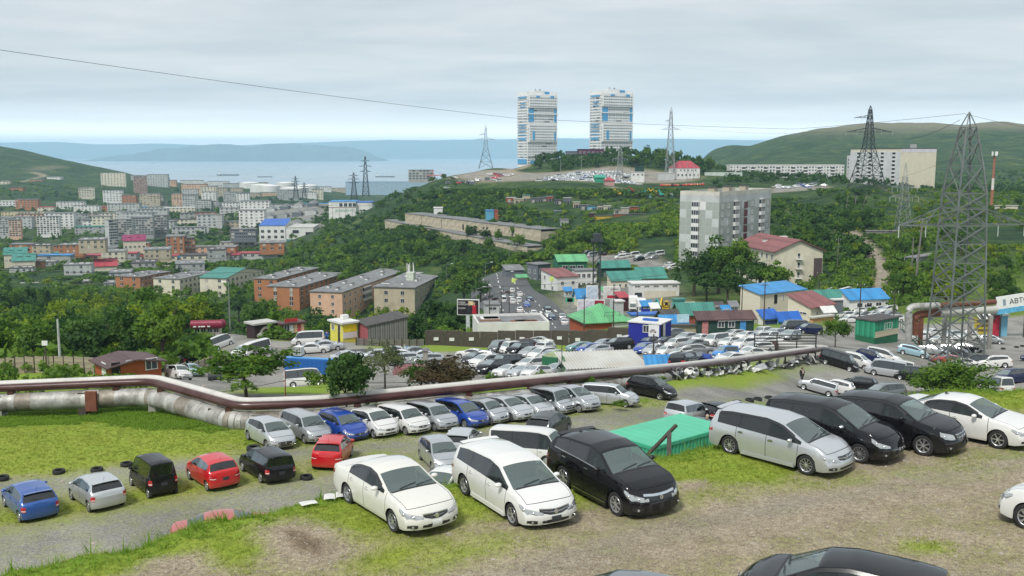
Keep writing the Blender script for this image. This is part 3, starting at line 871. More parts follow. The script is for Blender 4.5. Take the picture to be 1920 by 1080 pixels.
def car_shell(cs,pm,gw,gs,gp):
 """returns dict part -> MB"""
 P={}
 def mb(n):return P.setdefault(n,MB())
 L,F=cs.L,cs.F
 dl=[q*L for q in F['dl']]
 pil=[q*L for q in F['pil']]
 keys=set()
 def add(x):
  if 0<=x<=L:keys.add(round(x,4))
 for q in F['top']:add(q[0]*L)
 for a in cs.ax:
  for t in((-1,-.965,-.85,-.6,-.3,0,.3,.6,.85,.965,1)if not cs.low else(-1,-.93,-.5,0,.5,.93,1)):add(a+t*cs.R)
 gapw=.009
 if not cs.low:
  add(.106);add(.124)
  for d in dl:add(d-gapw);add(d+gapw)
 pw=.045
 for d in pil:add(d-pw);add(d+pw)
 for d in(cs.c,cs.rf,cs.rr,cs.gb,F['qend']*L):add(d)
 add(.03);add(.09);add(L-.03);add(L-.09)
 step=.11 if not cs.low else .30
 for i in range(1,int(L/step)):add(i*step)
 st=sorted(keys);out=[st[0]]
 prot={round(q,4)for d in dl for q in(d-gapw,d+gapw)}|{.106,.124}if not cs.low else set()
 for x in st[1:]:
  if x-out[-1]<(.012 if x in prot or out[-1]in prot else .024):
   if x in prot and out[-1]not in prot:out[-1]=x
   elif x in prot:out.append(x)
   continue
  out.append(x)
 out[-1]=L
 st=out
 fr=[0,.10,.28,.46,.62,.76,.88,1.0]if not cs.low else[0,.3,.62,.80,1.0]
 NS=len(fr)
 ctop=[0.0,.07,.088,.2,.38,.62,.82,1.0]if not cs.low else[0,.10,.5,1.0]
 cols,info=[],[]
 for x in st:
  zl,zb,zt=cs.zlow(x),cs.zsh(x),cs.zt(x)
  zl=min(zl,zb-.02)
  col=[(x,cs.yside(x,zl+(zb-zl)*f),zl+(zb-zl)*f)for f in fr]
  yb=col[-1][1]
  crown=.055 if cs.c<x<cs.gb else .05
  ze=max(zt-crown*(1 if zt-zb>.12 else .6),zb+(zt-zb)*.35)
  ye=yb-cs.tum*(ze-zb)-.012-.05*max(0,(ze-zb)/(cs.H*.35)-.75)
  gh=ze-zb
  w0,w1=zb+min(.028,gh*.25),ze-min(.060,gh*.3)
  for z in(w0,w1):col.append((x,yb+(ye-yb)*(z-zb)/max(gh,1e-4),z))
  for t in ctop:
   col.append((x,ye*(1-t),ze+(zt-ze)*(1-(1-t)**2.4)))
  cols.append([cs.deform(*q)for q in col]);info.append((x,gh))
 jE=NS+2
 NT=len(ctop)
 doors=not cs.low
 isglass=cs.fam!='none'
 for i in range(len(st)-1):
  xm=(st[i]+st[i+1])/2
  gh=min(info[i][1],info[i+1][1])
  gap=doors and any(abs(xm-d)<gapw+.004 for d in dl)
  inpil=any(abs(xm-d)<pw+.002 for d in pil)
  for j in range(len(cols[0])-1):
   part,m='body',pm
   side=j<jE
   win=j==NS
   frame=j in(NS-1,NS+1)
   if side and j<NS-1:
    if doors and dl[0]<xm<dl[2]and j>=1:
     part='front' if xm<dl[1]else 'rear'
    if gap and j>=1:part,m='body',GAP
   elif side:
    if cs.c+.04*L<xm<F['qend']*L and gh>.10:
     g=gs if xm<pil[0]else gp
     if win and not inpil:
      if xm<pil[0]:part,m='window_front',g
      elif len(pil)<2 or xm<pil[1]:part,m='window_rear',g
      else:part,m='quarter_window',gp
     elif win:m=TRIM
     elif j==NS-1:m=TRIM
    elif gap:m=GAP
   else:
    k=j-jE
    if cs.c<xm<cs.rf:
     if k>=1:part,m='windscreen',gw
    elif cs.rr<xm<cs.gb:
     if k>=1:part,m='rear_window',gp
    elif xm<cs.c and doors and xm>.05:
     part='bonnet' if k>=2 and xm>.125 else 'body'
     if(k==1 and xm>.105)or(k>=2 and .105<xm<.125):m=GAP
   for sg in(1,-1):
    a,b,c,d=cols[i][j],cols[i+1][j],cols[i+1][j+1],cols[i][j+1]
    q=[a,b,c,d]if sg>0 else[(p[0],-p[1],p[2])for p in(a,d,c,b)]
    nm=part
    if part in('front','rear','window_front','window_rear','quarter_window'):nm=(part,sg)
    if m is GAP:
     q=[(p[0],p[1]-.010*(1 if p[1]>0 else -1),p[2])for p in q]if side else[(p[0],p[1],p[2]-.008)for p in q]
     mb(nm).face(q,m,False)
    else:
     mb(nm).face(q,m,True)
 for end,col,xs_ in((1,cols[0],st[0]),(-1,cols[-1],st[-1])):
  raw=[]
  zl,zb,zt=cs.zlow(xs_),cs.zsh(xs_),cs.zt(xs_)
  zl=min(zl,zb-.02)
  yb=cs.yside(xs_,zb)
  ys=[yb]
  ze=zt-.05 if zt-zb>.12 else max(zt-.05*.6,zb+(zt-zb)*.35)
  ze=max(zt-.05*(1 if zt-zb>.12 else .6),zb+(zt-zb)*.35)
  ye=yb-cs.tum*(ze-zb)-.012
  ys=[yb]+[ye*(1-t)for t in ctop]
  rows=[]
  for f in fr:
   z=zl+(zb-zl)*f
   k=cs.yside(xs_,z)/yb
   rows.append([cs.deform(xs_,y*k,z)for y in ys])
  top=[cols[0 if end>0 else -1][NS-1]]+[cols[0 if end>0 else -1][jE+t]for t in range(NT)]
  rows.append(top)
  pn='body' if(end>0 or cs.low or cs.fam in('sedan','pickup'))else 'tailgate'
  for r in range(len(rows)-1):
   zmid=rows[r][0][2]
   for k in range(len(ys)-1):
    for sg in(1,-1):
     q=[rows[r][k],rows[r][k+1],rows[r+1][k+1],rows[r+1][k]]
     q=[(p[0],sg*p[1],p[2])for p in q]
     if(sg>0)==(end>0):q.reverse()
     nm=pn if(pn=='tailgate' and zmid>.48*cs.H*.9 and k>=2)else 'body'
     mb(nm).face(q,pm,True)
 B=mb('body')
 for i in range(len(st)-1):
  a,b=cols[i][0],cols[i+1][0]
  xm=(st[i]+st[i+1])/2
  dpt=.26 if any(abs(xm-q)<cs.R+.02 for q in cs.ax)else .10
  for sg in(1,-1):
   q=[(a[0],sg*a[1],a[2]),(b[0],sg*b[1],b[2]),(b[0],sg*(b[1]-dpt),b[2]-.0),(a[0],sg*(a[1]-dpt),a[2])]
   if sg<0:q.reverse()
   B.face(q,BLACKP,False)
 xf=cs.fo+cs.wb/2
 fw=cs.W-.54
 B.box((xf-L/2,0,(cs.clear+.36)/2+.04),(L-.5,fw,.36-cs.clear+.08),BLACKP)
 return P
_wheel_cache={}
def wheel_meshes(r,w,spokes,style):
 """tyre and rim with spokes; axis along Y, outer face at +Y"""
 k=(round(r,3),round(w,3),spokes,style)
 if k in _wheel_cache:return _wheel_cache[k]
 M=Matrix.Rotation(-math.pi/2,4,'X')
 n=28 if style!='far' else 12
 rr=r*(.66 if style!='steel' else .60)
 t=MB()
 h=w/2
 t.lathe([(rr,h*.86),(rr*1.10,h*.98),(r*.90,h),(r*.975,h*.82),(r,h*.5),(r,-h*.5),(r*.97,-h*.86),(r*.88,-h),(rr,-h*.9)],RUBBER,n,M)
 tm=t.mesh('tyre',40)
 q=MB()
 if style=='far':
  q.lathe([(rr,h*.80),(rr*.85,h*.6),(rr*.45,h*.72),(.001,h*.76)],RIM,n,M)
  rm=q.mesh('rim',50)
 else:
  rimm=RIM
  q.lathe([(rr*1.0,h*.92),(rr*.985,h*.98),(rr*.93,h*.90),(rr*.90,h*.45),(rr*.88,-h*.2)],rimm,n,M)
  q.lathe([(rr*.90,h*.15),(.001,h*.15)],RIMD,n,M)
  if style=='cover':
   q.lathe([(rr*.95,h*.80),(rr*.80,h*.88),(rr*.35,h*1.0),(.001,h*1.02)],rimm,n,M)
   for i in range(7):
    a=2*math.pi*i/7
    c,s_=math.cos(a),math.sin(a)
    q.bar((c*rr*.45,h*.985,s_*rr*.45),(c*rr*.85,h*.90,s_*rr*.85),rr*.13,RIMD,.012)
  else:
   q.lathe([(rr*.24,h*.55),(rr*.24,h*.86),(rr*.12,h*.94),(.001,h*.94)],rimm,12,M)
   for i in range(spokes):
    a=2*math.pi*i/spokes
    for da in((-.10,.10)if style=='twin' else(0,)):
     c,s_=math.cos(a+da*.5),math.sin(a+da*.5)
     c2,s2=math.cos(a+da),math.sin(a+da)
     wd=rr*(.12 if style=='twin' else(.20 if spokes<=6 else .115))
     q.bar((c*rr*.16,h*.80,s_*rr*.16),(c2*rr*.95,h*.88,s2*rr*.95),wd,rimm,wd*.6)
  rm=q.mesh('rim',35)
 _wheel_cache[k]=(tm,rm)
 return tm,rm
def seats_mb(cs):
 mb=MB();xf=cs.fo+cs.wb/2
 fl=cs.clear+.14
 zb=fl+.22
 hs=.30 if cs.fam!='van' else .5
 rows=[cs.L*.50,cs.L*.70]+([cs.L*.85]if cs.fam in('mpv',)and cs.L>4.2 else[])
 if cs.fam=='van':rows=[cs.L*.26,cs.L*.5]
 if cs.fam in('sedan','pickup'):rows=[cs.L*.47,cs.L*.63][:2 if cs.fam=='sedan' else 1]
 for n,s in enumerate(rows):
  x=xf-s
  if n>=2 and cs.H<1.6:hs=.18
  for y in((-.36,.36)if n==0 else(-.30,.30)):
   wd=.50 if n==0 else .58
   mb.box((x+.22,y,zb+hs*.2),(.50,wd,.16),SEAT)
   mb.box((x-.06,y,zb+hs*.2+.30),(.15,wd,.62),SEAT,top=.85)
   mb.box((x-.09,y,min(zb+hs*.2+.70,cs.H-.16)),(.10,.26,.18),SEAT,top=.85)
 return mb
_T={}
class Tmpl:
 def __init__(s):s.rows=[]
 def add(s,name,mesh,parent=-1,loc=None,rot=None,scale=None,label=None):
  s.rows.append((name,mesh,parent,loc,rot,scale,label));return len(s.rows)-1
def place_tmpl(t,name,label,cat,M,group=None):
 root=bpy.data.objects.new(name,None);COL.objects.link(root)
 root.matrix_world=M
 root['label']=label;root['category']=cat
 if group:root['group']=group
 obs=[]
 for nm,me,par,loc,rot,sc,lb in t.rows:
  o=bpy.data.objects.new(nm,me);COL.objects.link(o)
  o.parent=root if par<0 else obs[par]
  if loc is not None:o.location=loc
  if rot is not None:o.rotation_euler=rot
  if sc is not None:o.scale=sc
  if lb:o['label']=lb
  obs.append(o)
 return root
def make_car(key,fam,col,L,W,H,wb,fo,wr,detail=2,metal=0.0,clear=.17,wheel=('spoke',5),front=None,rear=None,privacy=True,rf=.26,extras=()):
 """builds and caches the parts of one kind of car; detail 2 near, 1 middle, 0 far"""
 ck=(key,detail)
 if ck in _T:return _T[ck]
 cname,crgb=col
 pm=paint(cname,crgb,metal)
 cs=CarShape(fam,L,W,H,wb,fo,wr,low=detail<2,clear=clear,round_f=rf)
 if detail==2:
  gw,gs,gp=G_WIN,G_SIDE,(G_PRIV if privacy else G_SIDE)
 else:
  gw,gs,gp=G_LOWW,G_LOW,G_LOW
 S=car_shell(cs,pm,gw,gs,gp)
 t=Tmpl()
 xf=fo+wb/2
 ang=32
 hz=cs.hood_z(1);tz=cs.hood_z(-1)
 W2=W/2
 fr=dict(lamp=[(W2*.46,hz*.80,hz*.90),(W2*.70,hz*.80,hz*.97),(W2*.95,hz*.83,hz*1.06),(W2*1.18,hz*.93,hz*1.14),(W2*1.42,hz*1.06,hz*1.16)],grille=[(0,hz*.72,hz*.90),(W2*.2,hz*.725,hz*.90),(W2*.42,hz*.78,hz*.88)],intake=[(0,hz*.43,hz*.58),(W2*.3,hz*.43,hz*.58),(W2*.5,hz*.46,hz*.56)],fog=[(W2*.66,hz*.44,hz*.58),(W2*.80,hz*.44,hz*.60),(W2*.95,hz*.47,hz*.58)],grille_m=TRIM,bar=True,plate='white')
 if front:fr.update(front)
 re=dict(lamp=[(W2*.62,tz*.80,tz*.98),(W2*.80,tz*.78,tz*1.0),(W2*1.0,tz*.82,tz*1.02),(W2*1.25,tz*.90,tz*1.02)],plate='none',style='wide')
 if rear:re.update(rear)
 if re['style']=='tall':
  re['lamp']=[(W2*.80,tz*.78,tz*1.06),(W2*.90,tz*.76,tz*1.08),(W2*1.02,tz*.78,tz*1.08),(W2*1.10,tz*.82,tz*1.06)]
 body=t.add('body',S['body'].mesh('body',ang))
 if detail>=1:
  if fr.get('intake'):t.add('air_intake',patch(cs,1,fr['intake'],BLACKP,.004).mesh('air_intake',40))
  if fr.get('grille'):
   g=t.add('grille',patch(cs,1,fr['grille'],fr['grille_m'],.010).mesh('grille',40))
   if detail==2 and fr.get('bar'):
    bz=[(p,a+(b-a)*.46,a+(b-a)*.60)for p,a,b in fr['grille']]
    t.add('grille_bar',patch(cs,1,bz,CHROME,.022,rows=2).mesh('grille_bar',40),g)
    if fr.get('slats'):
     for k in range(3):
      u=.16+.24*k
      t.add('grille_slat',patch(cs,1,[(p,a+(b-a)*u,a+(b-a)*(u+.07))for p,a,b in fr['grille']],CHROME,.017,rows=2).mesh('grille_slat',40),g)
   if detail==2 and fr.get('edge'):
    ez=[(p,b-.012,b+fr['edge'])for p,a,b in fr['grille']]
    t.add('chrome_strip',patch(cs,1,ez,CHROME,.018,rows=2).mesh('chrome_strip',40),g)
   if detail==2:
    bm_=MB();c=cs.skin(1,1e-6,sum(fr['grille'][0][1:])/2,.03)
    Mx=Matrix.Translation(c)@Matrix.Rotation(math.pi/2,4,'Y')
    bm_.lathe([(.062,0),(.062,.012),(.048,.014),(.048,.008),(.001,.010)],CHROME,16,Mx)
    bm_.bar((c.x+.016,c.y-.02,c.z-.035),(c.x+.016,c.y,c.z+.035),.012,CHROME)
    bm_.bar((c.x+.016,c.y+.02,c.z-.035),(c.x+.016,c.y,c.z+.035),.012,CHROME)
    t.add('badge',bm_.mesh('badge',40),g)
  for sg in(1,-1):
   h=t.add('headlight',patch(cs,1,fr['lamp'],LAMP,.012,sides=(sg,)).mesh('headlight',60))
   if detail==2:
    for f in(.30,.62):
     bl=MB()
     n=len(fr['lamp'])-1;q=f*n;i=int(q);u=q-i
     a,b=fr['lamp'][i],fr['lamp'][i+1]
     p=a[0]+(b[0]-a[0])*u;z=(a[1]+a[2])/2*(1-u)+(b[1]+b[2])/2*u
     c=cs.skin(1,sg*p,z,.006);c2=cs.skin(1,sg*p,z,.022)
     bl.bar(c,c2,.085,CHROME,n=10,w2=.05)
     t.add('lamp_lens',bl.mesh('lamp_lens',50),h)
   if detail==2 and fr.get('fog'):
    fg=t.add('fog_lamp',patch(cs,1,fr['fog'],BLACKP,.006,sides=(sg,)).mesh('fog_lamp',50))
    c=fr['fog'][1];z=(c[1]+c[2])/2
    l2=MB();l2.bar(cs.skin(1,sg*c[0],z,.0),cs.skin(1,sg*c[0],z,.022),.07,LAMP,n=10)
    t.add('lamp_lens',l2.mesh('lamp_lens',50),fg)
   tl=t.add('tail_light',patch(cs,-1,re['lamp'],REDL,.014,sides=(sg,)).mesh('tail_light',60))
   if detail==2:
    cl_=[(p,a+(b-a)*.12,a+(b-a)*.40)for p,a,b in re['lamp'][:3]]
    t.add('reversing_lamp',patch(cs,-1,cl_,CLEARL,.022,sides=(sg,)).mesh('reversing_lamp',60),tl)
  if fr['plate']!='none':
   c=[(0,hz*.45,hz*.45+.165),(.16,hz*.45,hz*.45+.165)]
   if fr.get('plate_z'):c=[(0,fr['plate_z'],fr['plate_z']+.165),(.16,fr['plate_z'],fr['plate_z']+.165)]
   t.add('number_plate',patch(cs,1,c,PLATE if fr['plate']=='white' else PLATED,.03,rows=2).mesh('number_plate',40))
  if re['plate']!='none':
   zc=tz*.70
   t.add('number_plate',patch(cs,-1,[(0,zc,zc+.16),(.16,zc,zc+.16)],PLATE if re['plate']=='white' else PLATED,.02,rows=2).mesh('number_plate',40))
 if 'bonnet' in S:t.add('bonnet',S['bonnet'].mesh('bonnet',ang))
 if 'tailgate' in S:tg=t.add('tailgate',S['tailgate'].mesh('tailgate',ang))
 else:tg=-1
 def centre_y(a):
  return a
 if detail==2:
  for nm,frame in(('front','window_front'),('rear','window_rear')):
   for sg in(1,-1):
    if(nm,sg)in S:
     d=t.add('door',S[(nm,sg)].mesh('door',ang))
     if(frame,sg)in S:t.add('window',S[(frame,sg)].mesh('window',ang),d)
     hx=(cs.F['dl'][1]if nm=='front' else cs.F['dl'][2])*L-.17
     hm_=MB();zz_=cs.zsh(hx)-.13
     y=cs.yside(hx,zz_)
     hm_.box((xf-hx,sg*(y+.018),zz_),(.20,.035,.035),pm if 'chrome_handle' not in extras else CHROME,top=.9)
     hm_.box((xf-hx,sg*(y+.002),zz_-.004),(.12,.012,.055),GAP)
     t.add('handle',hm_.mesh('handle',40),d)
  for sg in(1,-1):
   if('quarter_window',sg)in S:t.add('quarter_window',S[('quarter_window',sg)].mesh('quarter_window',ang))
 else:
  for sg in(1,-1):
   sw=MB()
   for nm in('window_front','window_rear','quarter_window'):
    q=S.get((nm,sg))
    if q:
     for f,mi in zip(q.f,q.m):sw.face([q.v[k]for k in f],q.mats[mi],True)
   if sw.f:t.add('side_window',sw.mesh('side_window',ang))
 wsn=t.add('windscreen',S['windscreen'].mesh('windscreen',ang))
 rwn=-1
 if 'rear_window' in S:rwn=t.add('rear_window',S['rear_window'].mesh('rear_window',ang),tg if tg>=0 else -1)
 mm_=[]
 for sg in(1,-1):
  x=cs.c+.10*L+(.02 if fam!='van' else -.02)
  zb=cs.zsh(x);y=cs.yside(x,zb)
  q=MB()
  bm=bmesh.new();bmesh.ops.create_icosphere(bm,subdivisions=2,radius=1)
  for v in bm.verts:
   v.co=Vector((xf-x+v.co.x*.085-(abs(v.co.y)*.01),sg*(y+.13)+v.co.y*.115,zb+.085+v.co.z*(.07 if v.co.z>0 else .06)))
  for f in bm.faces:q.face([v.co for v in f.verts],pm if 'chrome_mirror' not in extras else CHROME,True)
  bm.free()
  q.bar((xf-x,sg*(y-.03),zb+.02),(xf-x,sg*(y+.08),zb+.06),.05,BLACKP,.03)
  if detail>=1:t.add('mirror',q.mesh('mirror',60))
 if detail==2:
  t.add('seats',seats_mb(cs).mesh('seats',40),-1)
  dm=MB();xd=xf-(cs.c+.10*L)
  zc=cs.zt(cs.c)-.06
  dm.box((xd+.02,0,zc-.10),(.62,W-.34,.22),DASH,top=.86)
  sx=xd-.34;sy=-.36
  Mx=Matrix.Translation((sx,sy,zc+.02))@Matrix.Rotation(rad(65),4,'Y')
  dm.lathe([(.19,0),(.175,.018),(.16,0),(.175,-.018),(.19,0)],BLACKP,18,Mx)
  dm.bar((sx,sy,zc+.02),(sx+.3,sy,zc-.1),.07,BLACKP)
  t.add('dashboard',dm.mesh('dashboard',40))
  for sy in(-.42,.10):
   wm=MB();pts=[]
   for k in range(6):
    f=k/5
    x=cs.c+.045+f*.10;y=sy+f*.56
    z=cs.zt(x)-.055*(abs(y)/(W/2))**2.4
    pts.append(Vector(cs.deform(x,y,z))+Vector((.012,0,.022)))
   wm.tube(pts,.011,BLACKP,5)
   t.add('wiper',wm.mesh('wiper',60),wsn)
  cw=MB()
  for k in range(10):
   y0,y1=-W*.40+k*W*.08,-W*.40+(k+1)*W*.08
   q=[]
   for x,y in((cs.c-.05,y0),(cs.c+.015,y0),(cs.c+.015,y1),(cs.c-.05,y1)):
    z=cs.zt(x)-.035*(abs(y)/(W/2))**2.4
    q.append(Vector(cs.deform(x,y,z))+Vector((0,0,.004)))
   cw.face(q,BLACKP,True)
  t.add('cowl',cw.mesh('cowl',60))
  if rwn>=0 and fam not in('sedan','pickup'):
   wm=MB();pts=[]
   for k in range(5):
    f=k/4;x=cs.gb-.03-f*.06;y=-.02+f*.36
    pts.append(Vector(cs.deform(x,y,cs.zt(x)-.02))+Vector((-.02,0,.01)))
   wm.tube(pts,.010,BLACKP,5);t.add('wiper',wm.mesh('wiper',60),rwn if tg<0 else tg)
  for sg in(1,-1):
   vm=MB()
   prev=None
   for k in range(14):
    x=cs.c+.09*L+(cs.F['qend']*L-.10*L-cs.c)*k/13
    zb,zt=cs.zsh(x),cs.zt(x)
    ze=zt-.055;yb=cs.yside(x,zb);ye=yb-cs.tum*(ze-zb)-.012-.05*max(0,(ze-zb)/(cs.H*.35)-.75)
    if ze-zb<.14:continue
    p1=Vector(cs.deform(x,ye+.004,ze-.015));z2=ze-.09
    p2=Vector(cs.deform(x,yb+(ye-yb)*(z2-zb)/(ze-zb)+.030,z2))
    p1.y*=sg;p2.y*=sg
    if prev:
     q=[prev[0],prev[1],p2,p1]
     vm.face(q if sg<0 else q[::-1],TRIM,True)
    prev=(p1,p2)
   if 'visor' in extras:t.add('rain_visor',vm.mesh('rain_visor',60))
  if 'fin' in extras or 'aerial' in extras:
   am=MB();x=cs.rr-.25;z=cs.zt(x)
   if 'fin' in extras:
    am.face([(xf-x+.10,0,z-.01),(xf-x-.09,.028,z-.01),(xf-x-.07,0,z+.075)],TRIM)
    am.face([(xf-x+.10,0,z-.01),(xf-x-.07,0,z+.075),(xf-x-.09,-.028,z-.01)],TRIM)
    am.face([(xf-x-.09,.028,z-.01),(xf-x-.09,-.028,z-.01),(xf-x-.07,0,z+.075)],TRIM)
   else:
    am.bar((xf-x,0,z-.01),(xf-x-.12,0,z+.20),.012,BLACKP,n=5)
   t.add('aerial',am.mesh('aerial'))
  if 'spoiler' in extras:
   sm=MB();x=cs.rr
   prev=None
   for k in range(9):
    y=-W*.36+k*W*.09
    z=cs.zt(x-.05)-.05*(abs(y)/(W/2))**2.4
    c=Vector(cs.deform(x,y,z))
    q=[c+Vector((.10,0,.012)),c+Vector((-.10,0,.03)),c+Vector((-.10,0,.005)),c+Vector((.06,0,-.02))]
    if prev:
     for a in range(4):
      b=(a+1)%4
      sm.face([prev[a],q[a],q[b],prev[b]],pm,True)
    prev=q
   t.add('spoiler',sm.mesh('spoiler',40))
  if 'sill' in extras:
   for sg in(1,-1):
    s2=MB();a,b=fo+cs.R+.05,fo+wb-cs.R-.05
    y=cs.yside((a+b)/2,cs.sill+.05)
    s2.box((xf-(a+b)/2,sg*(y-.02),cs.sill+.005),(b-a,.10,.11),pm,top=.97)
    if 'sill_chrome' in extras:s2.box((xf-(a+b)/2,sg*(y+.034),cs.sill+.055),(b-a,.012,.02),CHROME)
    t.add('side_skirt',s2.mesh('side_skirt',40))
  if 'belt_chrome' in extras:
   for sg in(1,-1):
    s2=MB();pts=[]
    for k in range(16):
     x=cs.c+.12*L+(cs.F['qend']*L-.12*L-cs.c)*k/15
     zb=cs.zsh(x);p=Vector(cs.deform(x,cs.yside(x,zb)+.004,zb+.008));p.y*=sg;pts.append(p)
    s2.tube(pts,.013,CHROME,5)
    t.add('chrome_strip',s2.mesh('chrome_strip',60))
 tw=.205 if wr>.3 else .175
 for a in cs.ax:
  for sg in(1,-1):
   y=sg*(W2-tw/2-.022)
   rot=(0,0,0)if sg>0 else(0,0,math.pi)
   st_=wheel[0]if detail==2 else 'far'
   tm,rm=wheel_meshes(wr,tw,wheel[1],st_)
   if detail==2:
    w=t.add('wheel',None,-1,(xf-a,y,wr),rot)
    t.add('tyre',tm,w);t.add('rim',rm,w)
   else:
    k=('w',round(wr,3))
    if k not in _wheel_cache:
     m2=MB()
     for me_ in(tm,rm):
      for p in me_.polygons:m2.face([me_.vertices[v].co for v in p.vertices],me_.materials[p.material_index],True)
     _wheel_cache[k]=m2.mesh('wheel',45)
    t.add('wheel',_wheel_cache[k],-1,(xf-a,y,wr),rot)
 t.cs=cs
 _T[ck]=t
 return t
def car_matrix(x,y,hd,z=None,tilt=True):
 """stand a car on the ground at (x, y), nose towards the heading hd (radians from +X)"""
 c,s=math.cos(hd),math.sin(hd)
 pts=[(x+c*a-s*b,y+s*a+c*b)for a,b in((1.3,.7),(1.3,-.7),(-1.3,.7),(-1.3,-.7))]
 h=gz_np(np.array([p[0]for p in pts]),np.array([p[1]for p in pts]))
 fx=(h[0]+h[1]-h[2]-h[3])/2/2.6;ly=(h[0]+h[2]-h[1]-h[3])/2/1.4
 if not tilt:fx=ly=0
 fx=max(-.2,min(.2,fx));ly=max(-.2,min(.2,ly))
 X=Vector((c,s,fx)).normalized()
 Yv=Vector((-s,c,ly));Z=X.cross(Yv).normalized();Yv=Z.cross(X)
 M=Matrix((X,Yv,Z)).transposed().to_4x4()
 M.translation=Vector((x,y,(float(h.mean())if z is None else z)-.015))
 return M
# ---------------------------------------------------------------- all the vehicles
C={'white':(.64,.64,.625),'pearl white':(.68,.68,.66),'cream white':(.66,.65,.60),'silver':(.50,.52,.54),'light silver':(.54,.56,.58),'grey':(.17,.18,.19),'dark grey':(.06,.065,.07),'black':(.008,.008,.010),'navy blue':(.010,.016,.065),'blue':(.012,.055,.32),'medium blue':(.022,.095,.36),'light blue':(.34,.52,.60),'bright blue':(.03,.22,.58),'red':(.52,.006,.012),'dull red':(.42,.075,.065),'burgundy':(.05,.008,.014),'orange':(.5,.12,.02),'teal':(.12,.28,.27)}
METAL={'silver':.65,'light silver':.5,'grey':.5,'dark grey':.4,'medium blue':.35,'light blue':.3}
TY={'saloon':('sedan',4.66,1.76,1.45,2.67,.93,.315,('spoke',7),'saloon'),'bigsaloon':('sedan',4.8,1.82,1.47,2.775,.97,.33,('spoke',6),'saloon'),'tourer':('mpv',4.65,1.775,1.55,2.76,.93,.325,('twin',5),'low minivan'),'lowvan':('mpv',4.8,1.8,1.58,2.83,.98,.33,('spoke',10),'low minivan'),'minivan':('mpv',4.8,1.8,1.76,2.95,.95,.335,('spoke',12),'minivan'),'crossover':('suv',4.72,1.835,1.69,2.66,.97,.36,('twin',7),'crossover'),'offroader':('suv',4.8,1.88,1.84,2.79,.9,.38,('spoke',6),'off-roader'),'hatch':('hatch',3.99,1.695,1.50,2.53,.83,.295,('cover',5),'hatchback'),'smallhatch':('hatch',3.84,1.695,1.50,2.45,.8,.30,('spoke',10),'hatchback'),'ecohatch':('hatch',4.02,1.695,1.455,2.55,.82,.295,('cover',5),'hatchback'),'shuttle':('mpv',4.4,1.695,1.54,2.53,.87,.295,('cover',5),'estate'),'estate':('hatch',4.4,1.695,1.475,2.6,.9,.30,('spoke',9),'estate'),'boxestate':('wagon',4.2,1.69,1.52,2.55,.78,.285,('cover',5),'boxy estate'),'tallhatch':('hatch',3.98,1.695,1.585,2.55,.84,.29,('spoke',6),'tall hatchback'),'keibox':('box',3.4,1.475,1.78,2.52,.5,.275,('cover',5),'boxy microvan'),'kei':('hatch',3.4,1.475,1.50,2.455,.6,.27,('cover',5),'small hatchback'),'tallbox':('box',3.7,1.67,1.735,2.49,.7,.285,('cover',5),'tall compact van'),'compactvan':('mpv',4.3,1.695,1.71,2.74,.8,.30,('cover',5),'compact minivan'),'familyvan':('box',4.7,1.735,1.85,2.85,.88,.32,('spoke',7),'tall minivan'),'van':('van',4.7,1.7,1.98,2.57,1.1,.325,('cover',6),'van'),'pickup':('pickup',4.9,1.8,1.75,3.0,.9,.37,('spoke',6),'pickup'),'jeep':('wagon',3.4,1.48,1.70,2.25,.55,.34,('spoke',6),'small off-roader'),'townhatch':('hatch',3.8,1.66,1.55,2.46,.72,.285,('cover',5),'hatchback'),}
NCAR=[0]
def car_t(ty,colr,detail,**kw):
 fam,L,W,H,wb,fo,wr,wh,_=TY[ty]
 ex=kw.pop('tag','')
 return make_car(ty+colr+ex,fam,(colr,C[colr]),L,W,H,wb,fo,wr,detail,METAL.get(colr,0.0),wheel=wh,**kw)
def put_car(ty,colr,P,hd,label,group,detail=1,name='parked_car',tilt=True,**kw):
 t=car_t(ty,colr,detail,**kw)
 NCAR[0]+=1
 return place_tmpl(t,name,label,'car' if ty not in('van','pickup')else('van' if ty=='van' else 'pickup'),car_matrix(P[0],P[1],hd,tilt=tilt),group)
def from_wheel(ty,P,hd,sg,axle='front'):
 """car centre from the place where one wheel touches the ground"""
 fam,L,W,H,wb,fo,wr,wh,_=TY[ty]
 c,s=math.cos(hd),math.sin(hd)
 k=wb/2*(1 if axle=='front' else -1);o=sg*(W/2-.10)
 return(P[0]-c*k+s*o,P[1]-s*k-c*o)
def two_wheels(ty,f,r,sg):
 F,B=pg(*f),pg(*r)
 hd=math.atan2(F.y-B.y,F.x-B.x)
 W=TY[ty][2];m=(F+B)/2;o=sg*(W/2-.10)
 return(m.x+math.sin(hd)*o,m.y-math.cos(hd)*o),hd
ROW1,ROW2,ROWL,ROWP='cars on the upper dirt yard','right-hand row on the upper yard','cars parked with their tails to the bank','cars along the big pipes'
